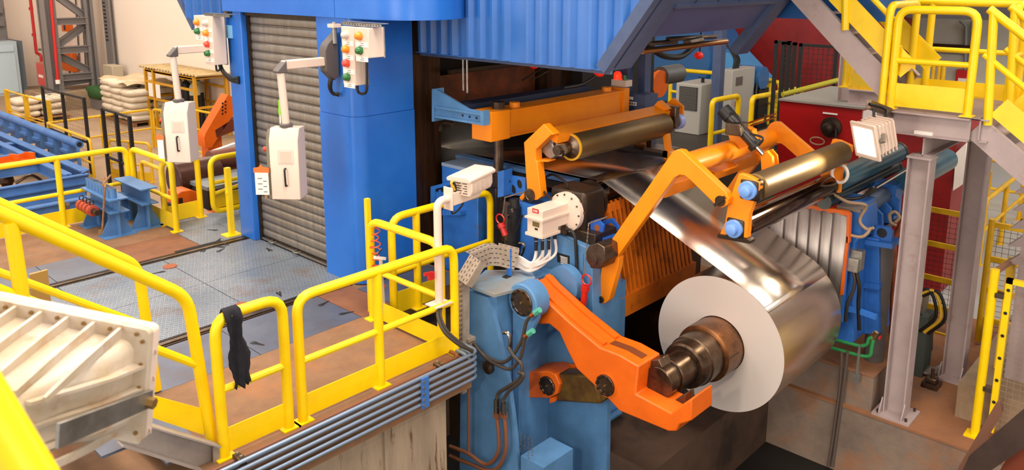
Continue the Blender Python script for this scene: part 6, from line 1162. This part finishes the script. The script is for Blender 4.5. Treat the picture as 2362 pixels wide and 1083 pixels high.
for s in (.05, xb-xa-.1): B().box((xa+s, 33.7, -1.25), (xa+s+.05, 33.8, z0)).build('leg', RED, t)
for i, (x, y, lab) in enumerate(((69, 158, 'red fire extinguisher with black hose loop on the wall, upper left one'), (79, 168, 'plain red fire extinguisher on the wall, next to the red cabinet'))):
    c = AX(x, y, 11.75); t = thing('fire_extinguisher', lab, 'extinguisher', c+V((0, 0, -.3)), 'fire extinguishers on the white wall'); B().lathe(c+V((0, 0, -.3)), (0, 0, 1), [(0, .13), (.02, .15), (.5, .15), (.58, .09), (.6, .05)], 16).build('bottle', RED, t); B().box(c+V((-.05, -.1, .3)), c+V((.05, .06, .36))).build('valve', BLKP, t)
    if i == 0: B().tube(bez([c+V((0, 0, .34)), c+V((-.1, .35, .3)), c+V((-.12, .4, 0)), c+V((-.05, .25, -.2))]), .025, 6).build('hose', BLK, t); B().beam(c+V((0, -.05, .35)), c+V((0, .15, .6)), .04, .05).build('lever', BLKP, t)
t = thing('alarm_button', 'small red alarm call point on the white wall, far left', 'alarm', AX(55, 95, 11.9)); c = AX(55, 95, 11.9); B().box(c+V((-.05, -.2, -.25)), c+V((.1, .2, .25))).build('box', RED, t, bevel=.03)
tag(B().tube(PX([(41, -20), (54, 85)], 11.95), .025, 6).build('wall_conduit', LAT), 'thin brown conduit above alarm button on white wall', 'conduit'); tag(B().tube(PX([(56, 102), (60, 140)], 11.95), .025, 6).build('wall_conduit', LAT), 'thin conduit stub below the alarm button on the white wall', 'conduit')
t = thing('cable_ladder', 'grey cable trunk standing on the white wall with ladder slots', 'cable trunk', AX(268, 215, 11.8)); a, e = AX(243, 60, 11.9), AX(256, 60, 11.9); b = B(); B().box((11.85, e.y, -1.25), (11.99, a.y, 7)).build('trunk', LAT, t); B().box((11.78, e.y-.25, -1.25), (11.85, e.y+.05, 7)).build('side_pipe', LAT, t)
for k in range(40): B().box((11.835, e.y+.1, 1.2+k*.14), (11.85, a.y-.1, 1.26+k*.14)).build('slot', BLKP, t)
t = thing('wall_box', 'cream electrical box on the cable trunk of the white wall', 'box', AX(262, 178, 11.6)); a, e = AX(251, 165, 11.6), AX(272, 165, 11.6); B().box((11.4, e.y, AX(262, 178, 11.6).z), (11.8, a.y, AX(262, 150, 11.6).z)).build('box', mat('cream_grey_box', 'B4A68E', .5), t, bevel=.02); B().tube(PX([(263, 180), (266, 215)], 11.7), .05, 8).build('cable', BLK, t)
t = thing('switchboard', 'orange electrical panel seen through the lattice column', 'panel', AX(160, 165, 11.8)); a, e = AX(143, 140, 11.8), AX(172, 140, 11.8); B().box((11.7, e.y, AX(160, 163, 11.8).z), (11.9, a.y, AX(160, 120, 11.8).z)).build('panel', ORD, t, bevel=.02); B().tube(bez(PX([(160, 163), (163, 172), (172, 168)], 11.75)), .03, 6).build('cable', BLK, t)
t = thing('orange_box', 'small orange junction box seen through the lattice column', 'box', AX(152, 62, 11.8)); c = AX(152, 60, 11.8); B().box(c+V((-.1, -.22, -.22)), c+V((.22, .22, .22))).build('box', ORD, t); B().box(c+V((-.12, -.22, -.15)), c+V((-.1, -.08, .15))).build('black_face', BLKP, t)
for i, x in enumerate((176, 190)): tag(B().tube(PX([(x-3, -20), (x+8, 160)], 11.95), .03, 6).build('wall_conduit', GRYD), ['left', 'right'][i]+' grey conduit on the wall seen through lattice column', 'conduit')
# sacks on pallets
WOOD = mat('pallet_wood', '9A6E44', .8, c2='7E5632', scale=8); SACK = mat('woven_white_sack', 'D8CAB4', .8, c2='CBBBA2', scale=1.5, bump=.1, bscale=20, dirt='B49A78', dscale=1.5, dlo=.55, dhi=.8)
def sackmesh(L, Wd, H):
    b = B(); nu, nv = 14, 8
    for i in range(nv+1):
        ph = -math.pi/2+math.pi*i/nv
        for j in range(nu):
            th = 2*math.pi*j/nu; c, s = math.cos(th), math.sin(th); pw = lambda v, e: math.copysign(abs(v)**e, v)
            b.v.append(V((pw(c, .4)*L/2*max(.02, math.cos(ph))**.45, pw(s, .4)*Wd/2*max(.02, math.cos(ph))**.45, H/2+H/2*pw(math.sin(ph), .8))))
    for i in range(nv):
        for j in range(nu): n = i*nu; b.f.append((n+j, n+(j+1) % nu, n+nu+(j+1) % nu, n+nu+j))
    return b
def pallet(lab, x0, y0, w, l):
    t = thing('pallet', lab, 'pallet', (x0+w/2, y0+l/2, -1.25))
    for k in range(3): B().box((x0+k*(w-.12)/2, y0, -1.25), (x0+k*(w-.12)/2+.12, y0+l, -1.13)).build('bearer', WOOD, t)
    for k in range(6): B().box((x0, y0+k*(l-.2)/5, -1.13), (x0+w, y0+k*(l-.2)/5+.2, -1.1)).build('deck_board', WOOD, t)
pallet('wooden pallet under the big stack of white sacks', 10.35, 26.7, 1.45, 2.7)
sk = sackmesh(.8, .95, .24).build('sack', SACK, ang=180); first = True; cnt = 0
rows = [(0, 0), (0, 1), (0, 2), (1, 0), (1, 1), (1, 2)]
pos = ['front left', 'front middle', 'front right', 'rear left', 'rear middle', 'rear right']
for lay in range(6):
    for k, (i, j) in enumerate(rows):
        if lay == 5 and k in (2,): continue
        x, y, z = 10.72+i*.74+random.uniform(-.03, .03), 28.95-j*.9+random.uniform(-.03, .03), -1.1+lay*.205
        s = sk if first else sk.copy()
        if not first: COL.objects.link(s)
        first = False; s.location = (x, y, z); s.rotation_euler = (random.uniform(-.03, .03), random.uniform(-.03, .03), random.uniform(-.06, .06)); ORG[s.name] = V((x, y, z))
        tag(s, f'white woven sack, {pos[k]} of layer {["one", "two", "three", "four", "five", "six"][lay]} counted up from the big pallet', 'sack', 'white sacks on the big pallet')
tp = B(); nx, ny = 10, 14
for i in range(nx+1):
    for j in range(ny+1): tp.v.append(V((10.35+i*.15, 26.9+j*.18, .16+.05*math.sin(i*.9+j*.5)+.04*math.sin(j*1.1)-(.06 if i in (0, nx) or j in (0, ny) else 0))))
for i in range(nx):
    for j in range(ny): n = i*(ny+1)+j; tp.f.append((n, n+1, n+ny+2, n+ny+1))
o = tp.build('plastic_sheet', mat('beige_plastic_sheet', 'C8AE8A', .5), ang=180); tag(o, 'beige plastic sheet lying over the top of the big sack stack', 'cover')
pallet('wooden pallet under the small heap of sacks, far left', 7.9, 29.9, 1.6, 1.6)
for k in range(6):
    s = sk.copy(); COL.objects.link(s); s.location = (8.35+(k % 2)*.78, 30.6, -1.1+(k//2)*.22); s.rotation_euler.z = .1*(k % 3-1); tag(s, f'white sack of the small heap far left, {["left", "right"][k % 2]} one in {["bottom", "middle", "top"][k//2]} layer', 'sack', 'white sacks on the small pallet')
t = thing('green_bundle', 'dark green tarpaulin bundle on floor behind the sack stack', 'bundle', (11.2, 30.5, -1.25)); a, e = AX(218, 215, 11.2), AX(254, 215, 11.2); b = sackmesh(.8, a.y-e.y, .5); b.v = [p+V((11.2, (a.y+e.y)/2, -.9)) for p in b.v]; b.build('tarpaulin', mat('dark_green_tarp', '2C5A24', .8, c2='1E4018', scale=4), t)
B().box((10.9, e.y, -1.25), (11.55, a.y, -.85)).build('crate', LAT, t)
# shelter and gas cylinders
t = thing('gas_shelter', 'yellow framed gas cylinder shelter with ribbed beige roof', 'shelter', (11.2, 25.5, -1.25)); YS = mat('shelter_yellow', 'C8900C', .5)
ya, ye = AX(343, 250, 10.9).y, AX(453, 250, 10.9).y; zr = AX(345, 160, 10.9).z; zr2 = AX(452, 143, 10.9).z
for x in (10.9, 11.9):
    for y in (ya, ya-.6, (ya+ye)/2-.4, ye): B().box((x-.04, y-.05, -1.25), (x+.04, y+.05, zr)).build('post', YS, t)
    for z in (-.3, .6, zr-.06, zr-.4): B().beam((x, ya, z), (x, ye, z), .05, .07).build('rail', YS, t)
for y in (ya, ye):
    for z in (-.3, .6, zr): B().beam((10.9, y, z), (11.9, y, z), .05, .07).build('rail', YS, t)
b = B(); n = 40; y0, y1 = ya+.45, ye-.3
for k in range(n+1):
    y = y0+(y1-y0)*k/n; dz = .03*math.cos(k*math.pi/1.0)
    for x, z in ((10.86, zr+.06), (12.0, zr+.03)): b.v.append(V((x, y, z+dz)))
for k in range(n): b.f.append((2*k, 2*k+2, 2*k+3, 2*k+1))
o = b.build('roof_sheet', mat('beige_roof_sheet', 'C0A878', .6, c2='A88E60', scale=4), t); m_ = o.modifiers.new('solid', 'SOLIDIFY'); m_.thickness = .01
zn = AX(362, 210, 10.85).z
for y in (ya-.4, ya-.95): B().box((10.85, y-.16, zn-.22), (10.86, y+.16, zn+.22)).build('notice', PAP, t)
CAPC = mat('pale_grey_green', 'B0B49A', .45)
gc0 = None
for i, (x, y) in enumerate(((413, 222), (431, 226), (439, 214), (450, 222), (459, 224))):
    X = (11.4, 11.3, 11.75, 11.25, 11.6)[i]; c = AX(x, y, X); t = thing('gas_cylinder', ['pale capped gas cylinder, leftmost behind the left pendant pole', 'all black gas cylinder, second from left', 'pale capped gas cylinder standing farthest back', 'pale capped black gas cylinder in front, fourth from left', 'pale capped gas cylinder at the right end of the row'][i], 'gas cylinder', (X, c.y, -1.25), 'gas cylinders in the shelter')
    B().lathe((X, c.y, -1.25), (0, 0, 1), [(0, .15), (.03, .16), (1.25, .16)], 18).build('body', BLKP, t); B().lathe((X, c.y, 0), (0, 0, 1), [(0, .16), (.22, .158), (.32, .12), (.37, .06)], 18).build('shoulder', BLKP if i == 1 else CAPC, t); B().cyl((X, c.y, .37), (X, c.y, .5), .05, 10).build('valve', STD, t)
# orange arm and white guard by the tower
t = thing('inclined_boom', 'orange inclined steel frame beside the tower, far left of shutter', 'machine', AY(495, 300, 16)); YO = 15.5
B().prism([AY(x, y, YO) for x, y in ((526, 218), (540, 225), (540, 262), (488, 340), (474, 340), (471, 318), (474, 308))], (0, .3, 0)).build('inclined_beam', ORD, t); B().prism([AY(x, y, YO) for x, y in ((496, 300), (545, 270), (545, 300), (500, 318))], (0, .4, 0)).build('dark_web', mat('dark_red_brown', '6A2C14', .6), t)  # web in a darker red brown than the beam
B().box((AY(500, 310, 15.5).x-.15, 15.6, -1.25), (AY(500, 310, 15.5).x+.15, 15.9, AY(500, 312, 15.5).z)).build('support_leg', ORD, t)
for k in range(8): q = AY(520-(k % 2)*7, 234+k*4, YO); B().cyl(q, q+V((0, -.01, 0)), .02, 6).build('hole', BLKP, t)
t = thing('white_guard', 'white painted guard sheet behind the yellow swing gate', 'panel', AY(500, 385, 14)); B().prism([AY(x, y, 14) for x, y in ((488, 350), (545, 330), (545, 400), (482, 412))], (0, .1, 0)).build('sheet', PAP, t)
t = thing('brown_drum', 'brown oily pipe drum lying behind the yellow rails', 'pipe', AY(430, 420, 12.9)); BRD = mat('brown_oily_drum', '5A3A2C', .35, .3, c2='46291E', scale=4); c = AY(420, 412, 12.9); B().lathe((c.x-.15, 12.9, c.z), (1, 0, 0), [(0, .28), (.02, .3), (.75, .3), (.77, .26)], 28).build('drum', BRD, t); B().cyl((c.x+.6, 13.1, c.z+.15), (c.x+1.8, 13.1, c.z+.15), .2, 20).build('pipe', mat('red_brown_pipe', '7A4432', .5), t); B().tube(bez([AY(478, 390, 12.7), AY(495, 386, 12.7), AY(505, 396, 12.7), AY(500, 405, 12.7)]), .035, 8).build('hose', BRN, t)
t = thing('orange_block', 'orange machine block behind the low yellow railing', 'machine', AY(432, 470, 12.3)); B().prism([AY(x, y, 12.0) for x, y in ((410, 447), (418, 441), (442, 438), (456, 443), (456, 470), (410, 476), (403, 478), (408, 468))], (0, .35, 0)).build('block', ORD, t, bevel=.01); q = AY(430, 470, 12); B().box((q.x-.2, 12.02, -1.25), (q.x+.25, 12.33, q.z+.02)).build('pedestal', STD, t); q = AY(417, 465, 11.995); B().box((q.x-.03, 11.985, q.z-.08), (q.x+.03, 12.0, q.z+.06)).build('black_slot', BLKP, t)
t = thing('grey_table', 'grey machine table with dark front behind the swing gate', 'table', AY(505, 450, 12)); q0, q1 = AY(478, 432, 12), AY(540, 425, 12); B().box((q0.x, 12, q0.z-.06), (q0.x+1.2, 12.8, q0.z)).build('table_top', mat('grey_table_top', '80868A', .5), t); B().box((q0.x+.03, 12.05, q0.z-.4), (q0.x+1.2, 12.7, q0.z-.06)).build('base', mat('dark_base', '3A2E28', .6), t)
# ------------------------------------------------ blue roller bed
rf = thing('roller_bed', 'blue steel roller bed frame in the pit, far left', 'conveyor', (5, 17, -1.25))
a = AZ(183, 333, -.35); b = B(); B().cyl((a.x, a.y, -.35), (a.x, 27, -.35), .1, 20).build('roller_tube', CONV, rf); B().cyl((a.x, a.y-.005, -.35), (a.x, a.y, -.35), .06, 14).build('tube_bore', DARK, rf)
for k in range(8): y = a.y+.5+k*1.05; B().box((a.x-.1, y, -.85), (a.x+.1, y+.42, -.43)).build('roller_block', CONV, rf); B().box((a.x-.16, y-.02, -.62), (a.x-.1, y+.44, -.55)).build('block_lip', CONV, rf)
b1 = AZ(195, 393, -.6); b2 = AZ(157, 402, -.6); 
B().ibeam((b1.x, b1.y, -.72), (b1.x, 27, -.72), .2, .26, .03).build('long_beam', CONV, rf); B().ibeam((b2.x, b2.y, -.72), (b2.x, 27, -.72), .16, .26, .03).build('long_beam', CONV, rf)
for i, (x, y) in enumerate(((150, 407), (110, 370), (75, 348), (50, 324), (20, 330))):
    p = AZ(x, y, -.62); B().ibeam((1.5 if i in (0, 1) else b2.x-.6, p.y, -.74), (b1.x, p.y, -.74), .14, .22, .025).build('cross_beam', CONV, rf)
p = AZ(100, 445, -.9); B().ibeam((1.0, p.y, -.95), (b1.x-.1, p.y, -.95), .2, .3, .03).build('lower_beam', CONV, rf); p2 = AZ(120, 475, -1.0); B().ibeam((1.0, p2.y, -1.08), (b1.x-.3, p2.y, -1.08), .2, .28, .03).build('lower_beam', CONV, rf)
B().prism([(b1.x-.1, p.y, -1.25), (b1.x-.1, p.y, -.6), (b1.x+.1, b1.y, -.6), (b1.x-.3, p.y, -1.25)], (0, .1, 0)).build('corner_leg', CONV, rf)
for x in (2.2, 4.2): B().box((x, 16, -1.25), (x+.15, 16.15, -.8)).build('leg', CONV, rf)
p = AZ(177, 360, -.6); B().prism([(p.x, p.y, -.9), (p.x, p.y-.08, -.9), (p.x, p.y-.06, -.4), (p.x, p.y-.02, -.4)], (.06, 0, 0)).build('stop_fin', CONV, rf)
t = thing('orange_channel', 'orange channel piece lying across the blue roller bed', 'channel', AZ(40, 372, -.55)); a, e = AZ(-20, 384, -.55), AZ(72, 366, -.55); B().beam(a, e, .35, .03).build('base', ORD, t); B().beam(a+V((0, .17, .06)), e+V((0, .17, .06)), .02, .14).build('side', ORD, t); B().beam(e+V((-.35, 0, .08)), e+V((-.3, .02, .08)), .3, .16).build('lug', ORD, t); B().beam(e+V((-.04, 0, .08)), e+V((0, .02, .08)), .3, .16).build('lug', ORD, t)
t = thing('valve', 'brown valve with handle under the blue roller bed', 'valve', AZ(18, 440, -1.25)); c = AZ(18, 438, -1.25); B().lathe(c, (0, 0, 1), [(0, .2), (.06, .2), (.1, .1), (.2, .16), (.32, .14), (.4, .07), (.5, .12), (.54, .12)], 16).build('body', BRN, t); B().tube(bez([c+V((.15, -.1, .15)), c+V((.45, -.2, .3)), c+V((.7, -.25, .1))]), .035, 8).build('pipe', STL, t)
for i in range(3): p = AZ(200, 480+i*14, -1.25); tag(B().beam((-2, 13.1+i*.7, -1.15+.03*i), (4.6, 13.1+i*.7, -1.15+.03*i), .35, .12).build('floor_beam', mat('rusty_beam', '6E4630', .6, .3, c2='573624', scale=3)), ['nearest', 'middle', 'farthest'][i]+' rusty floor beam beyond the rear kick plate', 'beam')
t = thing('bent_bar', 'dark rusty bent frame lying beside the rusty floor beams', 'frame', AZ(150, 480, -1.2)); B().tube([AZ(120, 470, -1.0), AZ(150, 462, -1.0), AZ(152, 488, -1.0), AZ(156, 470, -.7)], .04, 6).build('bar', STD, t); B().beam(AZ(118, 472, -1.05), AZ(152, 466, -1.05), .3, .05).build('plate', STD, t)
# ------------------------------------------------ blue roller bench with tubes
bn = thing('tube_bench', 'blue I beam bench with row of short tubes, front one of two', 'bench', (4.1, 11.95, 0)); BB = mat('bench_blue_paint', '4E7CB0', .5, c2='446E9E', scale=4, dirt='7A7670', dscale=4, dlo=.6, dhi=.8)
zb_t = .56; X1 = 4.12
B().ibeam((X1, 11.38, zb_t-.1), (X1, 12.45, zb_t-.1), .26, .2, .018).build('beam', BB, bn)
for k in range(8): B().cyl((X1-.03, 11.5+k*.122, zb_t), (X1-.03, 11.5+k*.122, zb_t+.14), .05, 14).build('tube', BB, bn); 
for k in range(8): B().cyl((X1-.03, 11.5+k*.122, zb_t+.139), (X1-.03, 11.5+k*.122, zb_t+.141), .04, 12).build('tube_bore', STD, bn)
def leg(x, y, p): B().prism([(x-.2, y, .012), (x-.2, y, .06), (x-.1, y, .25), (x-.1, y, zb_t-.2), (x+.1, y, zb_t-.2), (x+.1, y, .25), (x+.2, y, .06), (x+.2, y, .012)], (0, .02, 0)).build('leg', BB, p); B().box((x-.015, y-.1, .012), (x+.015, y+.12, zb_t-.2)).build('leg_web', BB, p); B().box((x-.22, y-.13, 0), (x+.22, y+.15, .012)).build('foot', BB, p)
leg(X1, 11.55, bn); leg(X1, 12.28, bn)
bn2 = thing('tube_bench', 'plain blue I beam bench without tubes, rear one of two', 'bench', (4.55, 11.95, 0)); B().ibeam((4.56, 11.42, zb_t-.06), (4.56, 12.4, zb_t-.06), .24, .24, .018).build('beam', BB, bn2); leg(4.56, 11.62, bn2); leg(4.56, 12.25, bn2)
RDS = mat('red_orange_disc', 'B4482C', .5, c2='9C3C24', scale=6)
for k in range(4): t = thing('red_disc', ['nearest', 'second nearest', 'third nearest', 'farthest'][k]+' of the red roller discs beside the blue tube bench', 'disc', (3.9, 11.8+k*.13, .28), 'red discs on the bench side'); B().lathe((3.9, 11.75+k*.13, .36), (0, 1, 0), [(0, .05), (.005, .08), (.08, .08), (.085, .05)], 18).build('disc', RDS, t); B().tube([V((3.9+.03*math.cos(q*.63), 11.79+k*.13, .47+.035*math.sin(q*.63))) for q in range(10)], .008, 6, closed=True).build('ring', STD, t)
B().cyl((3.9, 11.6, .36), (3.9, 12.35, .36), .04, 10).build('disc_axle', STD, bn)
t = thing('broom', 'wooden broom leaning on the blue tube bench', 'broom', AZ(233, 550, 0)); h = V((4.0, 11.5, .74)); ft_ = AZ(236, 530, .1); B().tube([h, ft_], .014, 8).build('handle', WOOD, t); g = AZ(228, 545, 0); u = (h-ft_).normalized(); sx = V((.12, -.08, 0)).normalized()
B().prism([ft_-sx*.05, ft_+sx*.05, g+V((.1, -.04, 0))+sx*.02, g+V((.1, -.04, 0))-sx*.13], (.02, .02, 0)).build('brush_head', mat('straw', 'A88456', .9), t)
for i in range(2): tag(B().tube([V((4.02, 11.55+i*.1, .72+i*.01)), V((4.2+i*.1, 12.1, .735+i*.01))], .016, 8).build('wooden_stick', WOOD), ['near', 'far'][i]+' wooden stick lying over the blue bench tubes', 'stick')
# ------------------------------------------------ foreground floodlight
ff = thing('floodlight', 'big cast cream floodlight seen from behind at lower left', 'lamp', AX(100, 1000, .9))
TRc = EYE+_d(354, 756)*1.95
def camv(a, b_, c): return RT*a+UP*b_+FW*c
bk = camv(-.138, -.139, -.981).normalized(); lf = camv(-.98, .162, .115); lf = (lf-bk*lf.dot(bk)).normalized(); dn_ = lf.cross(bk); 
if dn_.dot(UP) > 0: dn_ = -dn_
def gp(l, d, b_): return TRc+lf*l+dn_*d+bk*b_
FWD, FH = .62, .30
def rr(l0, l1, d0, d1, r, b_, n=4):
    out = []
    for cx, cy, a in ((l1-r, d0+r, -90), (l1-r, d1-r, 0), (l0+r, d1-r, 90), (l0+r, d0+r, 180)):
        for i in range(n+1): t = R(a+90*i/n); out.append(gp(cx+r*math.cos(t), cy+r*math.sin(t), b_))
    return out
def loft(name, loops, m, cap=True):
    b = B(); k = len(loops[0])
    for lp in loops: b.v += lp
    for i in range(len(loops)-1):
        for j in range(k): b.f.append((i*k+j, i*k+(j+1) % k, (i+1)*k+(j+1) % k, (i+1)*k+j))
    b.f.append(tuple(range(k-1, -1, -1))); e = (len(loops)-1)*k; b.f.append(tuple(range(e, e+k))); return b.build(name, m, ff, ang=40)
loft('front_frame', [rr(0, FWD, 0, FH, .015, -.028), rr(0, FWD, 0, FH, .015, -.002)], WHT); loft('glass', [rr(.03, FWD-.03, .03, FH-.03, .01, -.03), rr(.03, FWD-.03, .03, FH-.03, .01, -.028)], mat('flood_glass', 'FFFFFF', .2, emit='FFE8C8', es=3))
loft('flange', [rr(0, FWD, 0, FH, .012, 0), rr(0, FWD, 0, FH, .012, .018)], CREAM)
loft('body', [rr(.035, FWD-.035, .035, FH-.03, .03, .018), rr(.05, FWD-.05, .045, FH-.035, .04, .1), rr(.09, FWD-.09, .06, FH-.05, .05, .17), rr(.13, FWD-.13, .075, FH-.065, .05, .27), rr(.16, FWD-.16, .09, FH-.08, .04, .3)], CREAM)
for k in range(8):
    l = .07+k*.07; B().prism([gp(l, .005, .018), gp(l, .035, .018), gp(l, .045, .1), gp(l, .06, .17), gp(l, .075, .27), gp(l, .062, .275), gp(l, .035, .17), gp(l, .02, .1)], lf*.008).build('top_rib', CREAM, ff); B().prism([gp(l, FH-.005, .018), gp(l, FH-.03, .018), gp(l, FH-.04, .1), gp(l, FH-.05, .17), gp(l, FH-.075, .27), gp(l, FH-.055, .27), gp(l, FH-.03, .17), gp(l, FH-.015, .1)], lf*.008).build('bottom_rib', CREAM, ff)
for d in (.09, .15, .21): B().prism([gp(.005, d, .018), gp(.035, d, .018), gp(.05, d, .1), gp(.13, d, .26), gp(.115, d, .26), gp(.03, d, .1)], dn_*.008).build('side_rib', CREAM, ff)
for k in range(9): B().cyl(gp(.03+k*.07, .014, .018), gp(.03+k*.07, .014, .023), .005, 8).build('screw', mat('dull_brass_screw', '8A6A3A', .5, .5), ff)
for k in range(5): B().cyl(gp(.014, .03+k*.06, .018), gp(.014, .03+k*.06, .023), .005, 8).build('screw', MATS['dull_brass_screw'], ff)
for k in range(4): B().box(gp(-.006, .06+k*.07, -.01), gp(.006, .075+k*.07, -.022)).build('hinge_nub', WHT, ff)
yk = B().hexa([gp(-.012, .16, .0), gp(-.004, .16, .0), gp(-.004, .07, .34), gp(-.012, .07, .34), gp(-.012, .205, .0), gp(-.004, .205, .0), gp(-.004, .125, .34), gp(-.012, .125, .34)]).build('yoke_arm', GALV, ff); B().cyl(gp(-.005, .182, .02), gp(-.03, .182, .02), .014, 6).build('yoke_bolt', MATS['dull_brass_screw'], ff)
B().cyl(gp(.3, .24, .3), gp(.3, .33, .3), .03, 14).build('cable_gland', CREAM, ff)
wr_ = thing('walkway_rail', 'yellow rail of the camera walkway, out of focus at lower left corner', 'railing', EYE+_d(40, 1060)*.95); a, e = EYE+_d(-60, 880)*.95, EYE+_d(110, 1160)*.95; B().tube([a+(a-e)*.6, a, e, e+(e-a)*.6], .028, 16).build('rail', YEL, wr_)
spot('flood_key', gp(FWD/2, FH/2, -.1), (7.2, 4.2, .9), 320, (1, .82, .6), 75, .7, .12)

# ------------------------------------------------ thin steam at the mill exit
c = AX(1075, 330, 7.1); b = B(); nu, nv = 16, 10
for i in range(nv+1):
    ph = -math.pi/2+math.pi*i/nv
    for j in range(nu): th = 2*math.pi*j/nu; b.v.append(c+V((.55*math.cos(th)*math.cos(ph), .42*math.sin(th)*math.cos(ph), .42*math.sin(ph))))
for i in range(nv):
    for j in range(nu): n = i*nu; b.f.append((n+j, n+(j+1) % nu, n+nu+(j+1) % nu, n+nu+j))
sm_ = bpy.data.materials.new('thin_steam'); sm_.use_nodes = True; nt = sm_.node_tree; nt.nodes.remove(nt.nodes['Principled BSDF']); L = nt.links.new
pv = nt.nodes.new('ShaderNodeVolumePrincipled'); pv.inputs['Color'].default_value = (.95, .9, .85, 1); g = nt.nodes.new('ShaderNodeNewGeometry'); no = nt.nodes.new('ShaderNodeTexNoise'); no.inputs['Scale'].default_value = 3; no.inputs['Detail'].default_value = 3; L(g.outputs['Position'], no.inputs['Vector'])
vd = nt.nodes.new('ShaderNodeVectorMath'); vd.operation = 'SUBTRACT'; L(g.outputs['Position'], vd.inputs[0]); vd.inputs[1].default_value = c
ve = nt.nodes.new('ShaderNodeVectorMath'); ve.operation = 'DIVIDE'; L(vd.outputs[0], ve.inputs[0]); ve.inputs[1].default_value = (.55, .42, .42); vl = nt.nodes.new('ShaderNodeVectorMath'); vl.operation = 'LENGTH'; L(ve.outputs[0], vl.inputs[0])
mr = nt.nodes.new('ShaderNodeMapRange'); mr.inputs[1].default_value = 1; mr.inputs[2].default_value = 0; mr.inputs[3].default_value = 0; mr.inputs[4].default_value = 2.6; L(vl.outputs['Value'], mr.inputs[0])
mm = nt.nodes.new('ShaderNodeMath'); mm.operation = 'MULTIPLY'; L(mr.outputs[0], mm.inputs[0]); L(no.outputs[0], mm.inputs[1]); L(mm.outputs[0], pv.inputs['Density']); L(pv.outputs[0], nt.nodes['Material Output'].inputs['Volume'])
o = b.build('steam', sm_, ang=180); tag(o, 'thin steam drifting beside the dark mill stand above the strip', 'steam'); o['kind'] = 'stuff'
